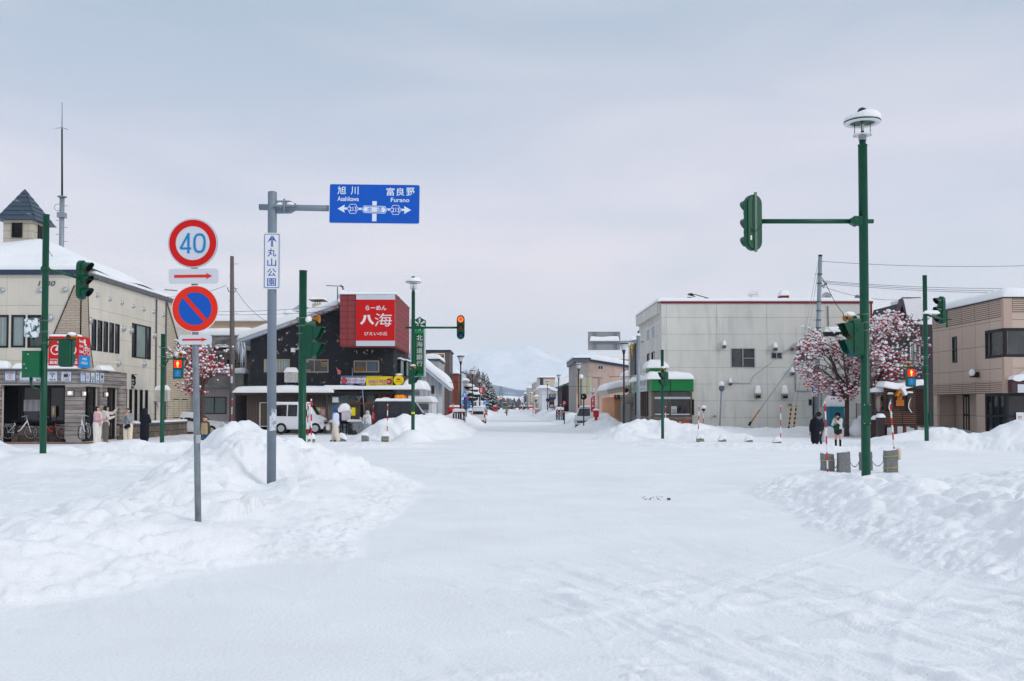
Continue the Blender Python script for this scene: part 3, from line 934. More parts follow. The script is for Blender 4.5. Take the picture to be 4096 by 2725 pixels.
def signals():
 G='green traffic signal posts round the crossing'
 Y=29.
 P=at('A',305,1490,Y);top=at('A',341,-130,Y)
 x,zt=at('P',172,1800,Y).x,at('O',105,494,Y).z
 t=thing('traffic_signal','tall green signal post with control box and arm before the rental cycle shop','traffic signal',(x,Y,0),G)
 mb=green_pole(t,Vector((x,Y)),zt,.092)
 z=at('A',320,1100,Y).z
 mb.lathe((x,Y,0),[(.0925,z-.9),(.096,z-.89),(.096,z-.02),(.0925,z)],24)
 mb.mat(BAND);bands(mb,x,Y,at('A',320,688,Y).z,.092,3,.33)
 mb.build('pole',t)
 za=at('A',330,142,Y).z
 a=MB(GREEN)
 e=Vector((x+.12,Y+2.35,za))
 a.tube([(x-.02,Y-.16,za),(x+.1,Y+1.,za),tuple(e)],.045,12);a.lathe((x,Y,za),[(.1,-.1),(.1,.1)],16,'Y')
 a.mat(BAND).box(e.x-.02,e.x+.5,e.y-.05,e.y+.05,za-.02,za+.03)
 a.box(e.x+.1,e.x+.16,e.y-.02,e.y+.02,za-.3,za+.3)
 a.build('arm',t)
 hp=at('A',606,222,31.2)
 vehicle_head(t,(hp.x,hp.y,hp.z),math.radians(80))
 zb=at('A',400,663,Y).z
 b=MB(GREEN)
 xe=at('A',568,663,Y).x
 b.box(x+.08,xe,Y-.025,Y+.025,zb-.03,zb+.03);b.tube([(x+.08,Y,zb-.25),(x+.2,Y,zb-.05)],.02,8)
 b.build('side_arm',t)
 c=at('A',487,762,Y)
 ped_head(t,(c.x,Y,c.z),PI,lit=False)
 c=at('A',530,640,Y)
 horn(t,(c.x,Y,c.z),2.6)
 c=at('A',252,578,Y)
 pb=MB(mat('snow_crusted_panel',sr(40,92,84),.5,peel=(sr(226,232,238),5,.47)))
 pb.rrect(front(Y-.06),c.x-.19,c.x+.19,c.z-.28,c.z+.28,.05,0,.16)
 pb.mat(GREEN).tube([at('A',246,645,Y-.1),at('A',250,690,Y-.1),at('A',268,712,Y-.05),at('A',300,715,Y)],.028,10)
 pb.build('signal_panel',t)
 q=Fr((0,Y-.16,0),(1,0,0),(0,-1,0))
 u0,u1,v0,v1=q.rect('A',165,748,290,940)
 cb=MB(mat('cabinet_green',sr(8,100,62),.35,nz=(3,.12)))
 cb.box(u0,u1,Y-.18,Y+.1,v0,v1)
 cb.box(u0-.01,u1+.01,Y-.19,Y+.11,v1,v1+.015)
 cb.box(u0+.14,u0+.33,Y-.186,Y-.18,v0+.2,v0+.39)
 cb.mat(GREEN).tube([at('A',228,938,Y-.05),at('A',228,985,Y-.05),at('A',245,1018,Y-.03),at('A',295,1028,Y)],.035,10)
 cab=cb.build('control_box',t)
 k=MB(ALU)
 for ax,ay in((211,771),(181,843),(196,874)):
  p=q.hit('A',ax,ay);k.lathe((p[0],Y-.18,p[1]),[(.02,0),(.02,-.02),(.001,-.022)],10,'Y')
 p=q.hit('A',208,919);k.mat(BRZ).box(p[0]-.05,p[0]+.05,Y-.184,Y-.18,p[1]-.015,p[1]+.015)
 k.build('handle',cab)
 Y=40.
 x=at('O',373,1010,Y).x;zt=at('O',374,769,Y).z
 t=thing('traffic_signal','short green post with lit red walking signal beside the air conditioner','traffic signal',(x,Y,0),G)
 mb=green_pole(t,Vector((x,Y)),zt,.085);mb.mat(BAND);bands(mb,x,Y,at('B',110,755,Y).z,.085,3,.36);mb.build('pole',t)
 za=at('B',200,690,Y).z;xe=at('B',350,690,Y).x
 b=MB(GREEN);b.box(x+.08,xe,Y-.03,Y+.03,za-.03,za+.03);b.tube([(x+.08,Y,za-.28),(x+.22,Y,za-.04)],.03,8);b.build('side_arm',t)
 c=at('B',269,785,Y-.1);ped_head(t,(c.x,Y-.02,c.z),0,hood=False)
 c=at('B',299,657,Y);horn(t,(c.x,Y,c.z+.02),.1,False)
 s_=MB(SNOWP);s_.sphere((c.x-.12,Y+.05,c.z+.03),.15,12,8,(1,1,.7));s_.sphere((c.x+.05,Y+.05,c.z+.12),.1,12,8,(1.3,1,.7));s_.build('snow_cap',t)
 Y=23.
 x=at('O',695,1065,Y).x;zt=at('O',697,623,Y).z
 t=thing('traffic_signal','green post on the near left snow bank with walking signal facing right','traffic signal',(x,Y,0),G)
 mb=green_pole(t,Vector((x,Y)),zt,.088)
 mb.mat(BAND);bands(mb,x,Y,at('C',580,525,Y).z,.088,3,.18);mb.mat(GREEN)
 for v in(1140,1352):
  mb.lathe((x,Y,at('C',580,v,Y).z),[(.089,-.01),(.094,-.008),(.094,.008),(.089,.01)],24)
 mb.build('pole',t)
 c=at('C',645,600,Y)
 b=MB(mat('arm_grey_green',sr(70,110,84),.5));zc=at('C',640,432,Y).z
 b.box(x+.06,c.x+.14,Y-.06,Y+.02,zc-.04,zc+.04);b.build('side_arm',t)
 ped_head(t,(c.x,Y+.05,c.z),math.radians(84))
 c=at('C',690,395,Y);horn(t,(c.x,Y,c.z),math.radians(80),False)
 s_=MB(SNOWP);s_.sphere((c.x-.14,Y,c.z-.02),.09,10,7);s_.build('snow_cap',t)
 Y=51.
 x=at('O',950.5,980,Y).x;zt=at('D',765,195,Y).z
 t=thing('traffic_signal','green lamp post by the dark van with a lit red signal arm','traffic signal',(x,Y,0),G)
 mb=green_pole(t,Vector((x,Y)),zt,.092)
 mb.mat(YEL).lathe((x,Y,at('D',770,1247,Y).z),[(.0925,-.05),(.095,-.05),(.095,.05),(.0925,.05)],20)
 mb.mat(BAND);bands(mb,x,Y,at('D',770,905,Y).z,.092,2,.3);mb.build('pole',t)
 lamp_top(t,x,Y,zt)
 za=at('D',900,503,Y).z;xe=at('D',1150,503,Y).x
 a=MB(GREEN);a.tube([(x-.4,Y,za),(xe,Y,za)],.055,12);a.lathe((x,Y,za),[(.1,-.1),(.1,.1)],18,'Y')
 a.box(x+.09,x+.35,Y-.1,Y+.1,za-.1,za+.1);a.build('arm',t)
 hp=at('D',1182,499,Y);vehicle_head(t,(hp.x,Y+.05,hp.z),0,lit=0,L=.22)
 c=at('D',758,932,Y);ped_head(t,(c.x,Y-.05,c.z),math.radians(74))
 c=at('D',768,845,Y);horn(t,(c.x,Y-.05,c.z),math.radians(60))
 Y=22.
 x=at('O',1993.5,1090,Y).x;zt=at('K',1200,435,Y).z
 t=thing('traffic_signal','tall green lamp post beside granite bollards with a signal head seen from behind','traffic signal',(x,Y,0),G)
 mb=green_pole(t,Vector((x,Y)),zt,.0985)
 mb.mat(BAND);bands(mb,x,Y,at('I',610,340,Y).z,.098,3,.18)
 mb.build('pole',t)
 u0,v0=at('I',598,1072,Y-.1).x,at('I',598,1072,Y-.1).z;u1,v1=at('I',652,915,Y-.1).x,at('I',652,915,Y-.1).z
 d=MB(GREEN);d.box(u0,u1,Y-.105,Y-.05,v0,v1);dd=d.build('access_door',t)
 k=MB(ALU)
 for a_ in(u0+.015,u1-.015):
  for b_ in(v0+.015,v1-.015):k.lathe((a_,Y-.105,b_),[(.012,0),(.012,-.008),(.001,-.01)],8,'Y')
 k.build('bolt',dd)
 lamp_top(t,x,Y,zt)
 za=at('K',700,1101,Y).z;xe=at('K',240,1101,Y).x
 a=MB(GREEN);a.tube([(at('K',1290,1101,Y).x,Y,za),(x-.3,Y,za)],.05,14);a.tube([(x-.3,Y,za),(xe,Y,za)],.052,14)
 fz=front(Y-.03)
 xa,xb=at('K',1082,1100,Y).x,x-.05
 a.prism(fz,[(xa,za-.05),(xa,za+.05),(xa+.09,za+.1),(xb,za+.1),(xb,za-.1),(xa+.09,za-.1)],-.08,.08)
 a.lathe((xa+.12,Y,za),[(.12,-.015),(.125,0),(.12,.015)],16,'X')
 a.build('arm',t)
 hp=at('K',230,1122,Y);vehicle_head(t,(hp.x,Y-.1,hp.z),math.radians(180+22),strap=True,L=.26)
 w=MB(BLACK);q=Fr((0,Y-.22,0),(1,0,0),(0,-1,0))
 w.tube([at('K',*p,Y-.24)for p in((215,1085),(210,1140),(235,1180),(270,1188),(300,1160),(328,1120))],.006,6);w.build('cable',t)
 c=at('I',530,405,Y);ped_head(t,(c.x,Y+.02,c.z),math.radians(-82))
 b=MB(mat('arm_grey_green',sr(70,110,84),.5));zc=at('I',530,258,Y).z
 b.box(c.x-.14,x,Y-.05,Y+.02,zc-.04,zc+.04);b.build('side_arm',t)
 c=at('I',478,236,Y);horn(t,(c.x+.03,Y,c.z),math.radians(-70))
 Y=42.
 x=at('O',2133,1005,Y).x;zt=at('O',2131,634,Y).z
 t=thing('traffic_signal','green post before the beige building with a lit red walking signal','traffic signal',(x,Y,0),G)
 mb=green_pole(t,Vector((x,Y)),zt,.09);mb.mat(BAND);bands(mb,x,Y,at('J',390,915,Y).z,.09,3,.35)
 mb.mat(GREEN).box(x+.09,x+.14,Y-.08,Y+.02,at('J',0,1280,Y).z,at('J',0,1200,Y).z);mb.build('pole',t)
 za=at('J',300,865,Y).z;xe=at('J',203,865,Y).x
 b=MB(GREEN);b.box(xe,x-.08,Y-.03,Y+.03,za-.03,za+.03);b.tube([(x-.08,Y,za-.3),(x-.2,Y,za-.04)],.03,8);b.build('side_arm',t)
 c=at('J',267,940,Y-.1);ped_head(t,(c.x,Y-.02,c.z),0,hood=False)
 c=at('J',241,846,Y);horn(t,(c.x,Y,c.z),-.1,False)
 za=at('J',400,480,Y).z
 hp=at('J',488,445,44.2);e=Vector((hp.x+.3,44.3,za))
 a=MB(GREEN);a.tube([(x,Y-.1,za),(e.x-.1,e.y,za)],.05,12);a.box(e.x-.15,e.x+.2,e.y-.04,e.y+.04,za-.03,za+.03)
 a.box(e.x-.05,e.x+.02,e.y-.03,e.y+.03,za-.35,za+.45);a.build('arm',t)
 s_=MB(SNOWP);s_.slab(x-.1,x+.55,Y-.2,Y+.1,za+.04,.14,2,nx=8,ny=4,edge=.1);s_.build('snow_cap',t)
 vehicle_head(t,(hp.x,hp.y,hp.z),math.radians(-78))
 Y=52.
 x=at('G',1185,1480,Y).x;zt=at('G',1185,443,Y).z
 t=thing('traffic_signal','plain green post before the green fronted shop with walking signal facing left','traffic signal',(x,Y,0),G)
 mb=green_pole(t,Vector((x,Y)),zt,.08);mb.build('pole',t)
 c=at('G',1207,788,Y);ped_head(t,(c.x,Y-.05,c.z),math.radians(-72))
 c=at('G',1188,668,Y);horn(t,(c.x,Y-.05,c.z),math.radians(-60))
signals()
def signs():
 Y=12.1
 fr=front(Y-.045)
 x=at('O',458,1190,Y).x
 bx,by=at('M',352,560,Y),at('M',370,1097,Y)
 t=thing('road_sign','speed limit 40 sign over a no parking sign on one thin grey post','road sign',(x,Y,0))
 mb=MB(GALVD)
 zt=at('M',352,380,Y).z
 xt=at('M',362,700,Y).x
 mb.tube([(x,Y,gz(x,Y)-.4),(xt-.01,Y,zt)],.038,20)
 z1=at('N',912,45,Y).z
 mb.build('post',t)
 s_=MB(mat('grey_tape',sr(165,170,176),.5,nz=(9,.1)))
 xx=x+(xt-x)*.25
 za,zb=at('N',912,84,Y).z,at('N',912,45,Y).z
 s_.tube([(x+(xt-.01-x)*(za-gz(x,Y))/(zt-gz(x,Y)),Y,za),(x+(xt-.01-x)*(zb-gz(x,Y))/(zt-gz(x,Y)),Y,zb)],.0392,20,caps=False)
 s_.build('tape',t)
 LB=mat('numeral_blue',sr(10,128,196),.35)
 FACE=mat('sign_face_white',sr(205,210,218),.4,nz=(2,.04))
 u,v=fr.hit('M',351,560)
 d=MB(FACE);R=.3
 d.lathe((u,Y-.045,v),[(R,0),(R,.012),(.001,.013)],64,'Y')
 d.lathe((u,Y-.045,v),[(R*.995,-.001),(R*.995,0)],64,'Y')
 d.mat(ALU).lathe((u,Y-.045,v),[(R+.002,.0),(R+.002,.014)],64,'Y')
 d.mat(RED).disc(fr,u,v,R*.955,.004,64,R*.69)
 d.mat(LB)
 def pen(pts,w,n):
  for i,((a,b),(c_,e))in enumerate(zip(pts[:-1],pts[1:])):
   L=math.hypot(c_-a,e-b);tx_,ty_=(c_-a)/L*w*.2,(e-b)/L*w*.2;nx,ny=-ty_*5,tx_*5
   d.flat(fr,[(u+a-tx_+nx,v+b-ty_+ny),(u+a-tx_-nx,v+b-ty_-ny),(u+c_+tx_-nx,v+e+ty_-ny),(u+c_+tx_+nx,v+e+ty_+ny)],n+i*.0003)
 pen([(-.05,.118),(-.148,-.065),(-.02,-.065)],.0135,.004);pen([(-.052,.12),(-.052,-.122)],.0145,.005)
 pen([(.083+.062*math.copysign(abs(math.cos(k*PI/12))**.75,math.cos(k*PI/12)),.107*math.copysign(abs(math.sin(k*PI/12))**.8,math.sin(k*PI/12)))for k in range(25)],
.0135,.004)
 d.build('speed_sign',t)
 u,v=fr.hit('M',370,1097)
 d=MB(WHITE);R=.285
 d.lathe((u,Y-.045,v),[(R,0),(R,.012),(.001,.013)],64,'Y')
 RO=mat('sign_orange_red',sr(226,42,14),.35,nz=(6,.05))
 d.mat(RO).disc(fr,u,v,R*.965,.004,64,R*.70)
 d.mat(BLUE).disc(fr,u,v,R*.705,.003,64)
 c,s2=math.cos(-PI/4-.06),math.sin(-PI/4-.06)
 w,l=R*.09,R*.74
 d.mat(RO).flat(fr,[(u+c*a-s2*b,v+s2*a+c*b)for a,b in((-l,-w),(l,-w),(l,w),(-l,w))],.0055)
 d.build('no_parking_sign',t)
 for(x0,y0,x1,y1,ax0,ax1,ay,tilt)in((153,769,559,892,200,510,828,.02),(235,1311,504,1391,265,470,1351,.01)):
  u0,u1,v0,v1=fr.rect('M',x0,y0,x1,y1)
  d=MB(FACE)
  Tm=Matrix.Translation(Vector(((u0+u1)/2,Y-.045,(v0+v1)/2)))@Matrix.Rotation(-.012,4,'Y')
  d.T=Tm
  hw,hh=(u1-u0)/2,(v1-v0)/2
  f2=front(0)
  d.rrect(f2,-hw,hw,-hh,hh,.035,-.012,0)
  k=(ax1-ax0)/(x1-x0)
  a0=-hw+(ax0-x0)/(x1-x0)*2*hw;a1=-hw+(ax1-x0)/(x1-x0)*2*hw
  th=hh*.19
  d.mat(mat('arrow_red',sr(220,40,24),.4))
  d.flat(f2,[(a0,-th),(a1-.045,-th),(a1-.045,th),(a0,th)],.003)
  d.flat(f2,[(a1-.075,-hh*.42),(a1,0),(a1-.075,hh*.42),(a1-.058,0)],.0035)
  d.build('arrow_plate',t)
 Y=18.5
 x=at('O',625,1100,Y).x;xt=at('M',1003,200,Y).x
 t=thing('direction_sign','blue overhead direction sign on a grey post, arrows to Asahikawa and Furano','direction sign',(x,Y,0))
 zt=at('M',1003,140,Y).z
 r=.084
 mb=MB(mat('grey_post',sr(122,134,146),.5,.1,nz=(7,.12)))
 mb.tube([(x,Y,gz(x,Y)-.4),(xt,Y,zt-.03),(xt,Y,zt),(xt,Y,zt+.01)],[r,r,r*.96,r*.6],28)
 mb.build('post',t)
 za=at('M',1100,264,Y).z
 a=MB(mat('grey_post',()))
 xl,xr=at('M',897,262,Y).x,at('M',1500,262,Y).x
 a.tube([(xl,Y,za),(xr+.25,Y,za-.03)],.058,16)
 x1,x2=at('M',1040,262,Y).x,at('M',1198,262,Y).x
 a.prism(front(Y),[(x1-.03,za-.12),(x2-.1,za-.12),(x2,za-.06),(x2,za+.06),(x2-.12,za+.12),(x1-.03,za+.12)],-.02,.02)
 a.box(x1-.03,x2,Y-.13,Y+.13,za-.015,za+.015)
 a.tube([((x1+x2)/2-.02,Y-.1,za-.13),((x1+x2)/2-.02,Y-.13,za),((x1+x2)/2-.02,Y-.1,za+.13)],.018,8)
 arm=a.build('arm',t)
 s_=MB(SNOWP);s_.sphere(((x1+x2)/2-.1,Y-.06,za+.03),.07,10,6,(1.2,.8,.7));s_.sphere(((x1+x2)/2+.08,Y-.06,za+.04),.07,10,6,(1.2,.8,.6));s_.build('snow_clump',
arm)
 fr=front(Y-.085)
 c0,c1,c2,c3=[fr.hit('M',*p)for p in((1467,70),(2214,80),(2214,405),(1469,398))]
 u0,u1=(c0[0]+c3[0])/2,(c1[0]+c2[0])/2
 v0,v1=(c2[1]+c3[1])/2,(c0[1]+c1[1])/2
 W_,H_=u1-u0,v1-v0
 f2=Fr(((u0+u1)/2,Y-.085,(v0+v1)/2),(1,0,0),(0,-1,0))
 d=MB(WHITE);d.T=Matrix.Translation(Vector(f2.o))@Matrix.Rotation(.011,4,'Y');f2=front(0)
 d.box(-W_/2,W_/2,0,.02,-H_/2,H_/2)
 d.mat(mat('sign_board_blue',sr(0,86,190),.5,nz=(3,.05)))
 d.rrect(f2,-W_/2+.012,W_/2-.012,-H_/2+.012,H_/2-.012,.03,.003)
 X_=lambda px:-W_/2+(px-1468)/746.*W_
 Z_=lambda py:H_/2-(py-75)/327.*H_
 WT=mat('sign_lettering_white',sr(222,232,244),.35)
 d.mat(WT)
 def tx(s,a,b,cc,e,bold=0.,n=.006):d.text(f2,s,X_(a),X_(b),Z_(e),Z_(cc),n,bold)
 tx('旭',1536,1606,96,164,.012);tx('川',1645,1708,98,165,.012)
 tx('富',1936,2003,104,170,.012);tx('良',2020,2085,104,170,.012);tx('野',2100,2168,102,172,.012)
 tx('Asahikawa',1537,1712,180,218,.014);tx('Furano',1974,2126,186,222,.014)
 d.flat(f2,[(X_(1823),Z_(216)),(X_(1859),Z_(216)),(X_(1859),Z_(381)),(X_(1823),Z_(381))],.005)
 d.flat(f2,[(X_(1585),Z_(270)),(X_(2100),Z_(276)),(X_(2100),Z_(294)),(X_(1585),Z_(288))],.0045)
 d.flat(f2,[(X_(1539),Z_(281)),(X_(1598),Z_(247)),(X_(1590),Z_(281)),(X_(1598),Z_(314))],.005)
 d.flat(f2,[(X_(2142),Z_(286)),(X_(2083),Z_(253)),(X_(2090),Z_(286)),(X_(2083),Z_(319))],.005)
 BB=mat('sign_board_blue',())
 for cx,cy in((1664,281),(2015,286)):
  for rr,m,n in((50,BB,.0055),(47,WT,.0062),(42,BB,.0069)):
   d.mat(m).flat(f2,[(X_(cx+rr*math.cos(k*PI/3)),Z_(cy+rr*.98*math.sin(k*PI/3)))for k in range(6)],n)
  d.mat(WT);tx('213',cx-30,cx+30,cy-18,cy+19,.014,.0078)
 for m,g,n in((BB,0,.0055),(WT,4,.0062),(BB,9,.0069),(WT,14,.0076)):
  d.mat(m).flat(f2,[(X_(1732+g),Z_(284)),(X_(1752+g*.7),Z_(250+g)),(X_(1930-g*.7),Z_(252+g)),(X_(1952-g),Z_(287)),(X_(1930-g*.7),Z_(321-g)),(X_(1752+g*.7),
Z_(317-g))],n)
 d.mat(BB);tx('本',1780,1825,265,303,.0,.0086);tx('通',1860,1902,266,305,.0,.0086)
 d.build('direction_board',t)
 u0,u1,v0,v1=front(Y-.1).rect('M',929,475,1068,936)
 d=MB(WHITE);f2=front(Y-.1)
 d.box(u0,u1,Y-.1,Y-.085,v0,v1)
 PB=mat('park_sign_blue',sr(16,78,168),.35)
 d.mat(PB).rrect(f2,u0+.02,u1-.02,v0+.02,v1-.02,.025,.003)
 d.mat(WHITE).rrect(f2,u0+.032,u1-.032,v0+.032,v1-.032,.018,.0045)
 Z_=lambda py:v1-(py-475)/461.*(v1-v0)
 X_=lambda px:u0+(px-929)/139.*(u1-u0)
 d.mat(PB)
 d.flat(f2,[(X_(965),Z_(550)),(X_(994),Z_(500)),(X_(994),Z_(530)),(X_(965),Z_(553))],.006)
 d.flat(f2,[(X_(1036),Z_(550)),(X_(1007),Z_(500)),(X_(1007),Z_(530)),(X_(1036),Z_(553))],.006)
 for a,b in((991,998),(1002,1009)):d.flat(f2,[(X_(a),Z_(590)),(X_(b),Z_(590)),(X_(b),Z_(500)),(X_(a),Z_(500))],.0065)
 for ch,a,b in(('丸',603,670),('山',685,750),('公',767,832),('園',848,912)):
  d.text(f2,ch,X_(963),X_(1034),Z_(b),Z_(a),.006,.008)
 d.build('park_board',t)
 st=MB(mat('torn_sticker',sr(200,206,214),.6,peel=(sr(118,130,142),7,.5)))
 for i,(a,b,cc,e)in enumerate(((285,318,1262,1398),(302,343,1200,1392))):
  p0,p1=at('C',a,e,Y-.09),at('C',b,cc,Y-.09)
  vs=[]
  for k in range(7):
   xx=p0.x+(p1.x-p0.x)*k/6
   xc=x+(xt-x)*.2
   dy=math.sqrt(max(.0001,(r+.003+i*.002)**2-min((xx-xc)**2,r*r)))
   vs+=[(xx,Y-dy,p0.z),(xx,Y-dy,p1.z)]
  st.add(vs,[(2*k,2*k+2,2*k+3,2*k+1)for k in range(6)],True)
 st.build('sticker',t)
 Y=58.
 x=at('G',900,1290,Y).x
 t=thing('direction_sign','back of a large road sign on a grey post by the green shop','direction sign',(x,Y,0))
 zt=at('G',900,277,Y).z
 mb=MB(GALV);mb.tube([(x,Y,gz(x,Y)-.4),(x,Y,zt)],.108,22);mb.build('post',t)
 za=at('G',800,345,Y).z
 a=MB(GALV);a.tube([(at('G',966,345,Y).x,Y,za),(at('G',400,343,Y).x,Y,za)],[.055,.05],12)
 a.tube([(x-.1,Y-.12,za+.1),(at('G',800,345,Y).x,Y-.1,za)],.03,8);a.tube([(x-.1,Y-.12,za-.1),(at('G',800,345,Y).x,Y-.1,za)],.03,8)
 a.build('arm',t)
 f2=front(Y+.14)
 u0,u1,v0,v1=f2.rect('G',301,234,684,446)
 d=MB(mat('sign_back_grey',sr(150,148,150),.6,nz=(3,.1)))
 d.box(u0,u1,Y+.12,Y+.14,v0,v1)
 d.mat(GALV)
 for k in(0.,.34,.63,.985):d.box(u0,u1,Y+.10,Y+.12,v0+(v1-v0)*k,v0+(v1-v0)*k+.04)
 for gx in(388,632):
  xx=f2.hit('G',gx,340)[0];d.box(xx-.08,xx-.05,Y+.06,Y+.10,v0,v1);d.box(xx+.05,xx+.08,Y+.06,Y+.10,v0,v1);d.box(xx-.03,xx+.03,Y-.05,Y+.1,za-.09,za+.09)
 d.build('sign_board',t)
 s_=MB(SNOWP);s_.slab(at('G',322,0,Y).x,at('G',668,0,Y).x,Y-.09,Y+.09,za+.03,.28,5,edge=.2,ny=6)
 s_.slab(at('G',800,0,Y).x,at('G',876,0,Y).x,Y-.13,Y+.09,za+.08,.25,7,edge=.2,ny=6)
 s_.slab(x-.13,x+.13,Y-.12,Y+.12,zt,.16,8,edge=.1);s_.build('snow_cap',t)
signs()
def stake(c0,p0,c1,p1,Y,r,label,n=7,black=False):
 a,b=at(c0,*p0,Y),at(c1,*p1,Y)
 d=a-b
 r*=.55
 L=d.length
 bt=b-d.normalized()*.15
 t=thing('snow_stake',label,'snow stake',(b.x,Y,b.z),'red and white snow stakes')
 mb=MB(WHITE)
 for k in range(n):
  q0,q1=bt+(a-bt)*(k/n),bt+(a-bt)*((k+1)/n)
  mb.mat(REDP if(k%2==(n-1)%2)else WHITE).tube([q0,q1],r,12,caps=(k in(0,n-1)))
 mb.build('stake_pole',t)
 mb=MB(WHITE).sphere(a,r*1.1,12,8);mb.mat(SNOWP).sphere(a+Vector((0,0,r)),r*1.0,10,6);mb.build('stake_tip',t)
 if black:
  mb=MB(BLACK);mb.sphere(a+Vector((-.02,0,-.1)),.11,10,7,(1,1,.8));mb.build('lamp',t)
  mb=MB(SNOWP);mb.sphere(a+Vector((.0,0,.06)),.16,10,7,(1,1,.7));mb.build('snow_cap',t)
stake('B',(793,1080),'B',(785,1345),57,.045,'red and white stake in front of the concrete utility pole',4)
stake('C',(630,1152),'C',(630,1520),44,.04,'thinner of two stakes beside the post on the near left bank',7)
stake('C',(661,1124),'N',(1434,122),36,.05,'thick red and white stake right of the post on the near left bank',8)
stake('D',(546,1178),'D',(541,1426),50.6,.045,'stake on the snowy bollard in front of the dark van',6)
stake('D',(421,1190),'D',(416,1325),60,.045,'stake standing behind the wrapped person at the van tail',3)
stake('G',(1217,1118),'G',(1221,1296),61.5,.045,'stake before the brick base of the shop window',3)
stake('G',(1617,1113),'G',(1604,1457),50,.042,'stake standing on the bollard nearest the shop',7)
stake('H',(128,1240),'H',(124,1380),60,.042,'stake with a small black lamp against the pale wall',4,True)
stake('H',(731,1228),'H',(731,1465),52,.045,'pale worn stake in snow before the pale wall',5)
stake('I',(294,908),'I',(315,1440),25.75,.034,'stake tied to the left granite bollard',9)
stake('I',(806,912),'I',(835,1262),26.6,.036,'stake leaning from the right granite bollard',7)
GRAN=mat('granite',sr(128,128,130),.85,nz=(34,.42),bump=(40,.008))
ROPE=mat('yellow_rope',sr(196,190,30),.6)
def bollard(par,x,y,z0,w,d,h,slope,seed):
 rnd=random.Random(seed)
 mb=MB(GRAN)
 n=6
 vs,fs=[],[]
 rows=7
 for i in range(rows+1):
  f=i/rows
  for(sx,sy)in((-1,-1),(-.5,-1.06),(0,-1.08),(.5,-1.06),(1,-1),(1.05,0),(1,1),(0,1.05),(-1,1),(-1.05,0)):
   ww=w/2*(1-.07*f)
   zz=h*f
   if i==rows:zz+=slope*sx*w/2
   j=.008
   vs.append((x+sx*ww+rnd.uniform(-j,j),y+sy*d/2+rnd.uniform(-j,j),z0-.25*(1-f)+zz*(1 if f>0 else 0)+(rnd.uniform(-j,j)*2 if i==rows else 0)))
 k=10
 for i in range(rows):
  for q in range(k):
   fs.append((i*k+q,i*k+(q+1)%k,(i+1)*k+(q+1)%k,(i+1)*k+q))
 fs.append(tuple(rows*k+q for q in range(k)))
 mb.add(vs,fs,False)
 return mb.build('bollard_stone',par)
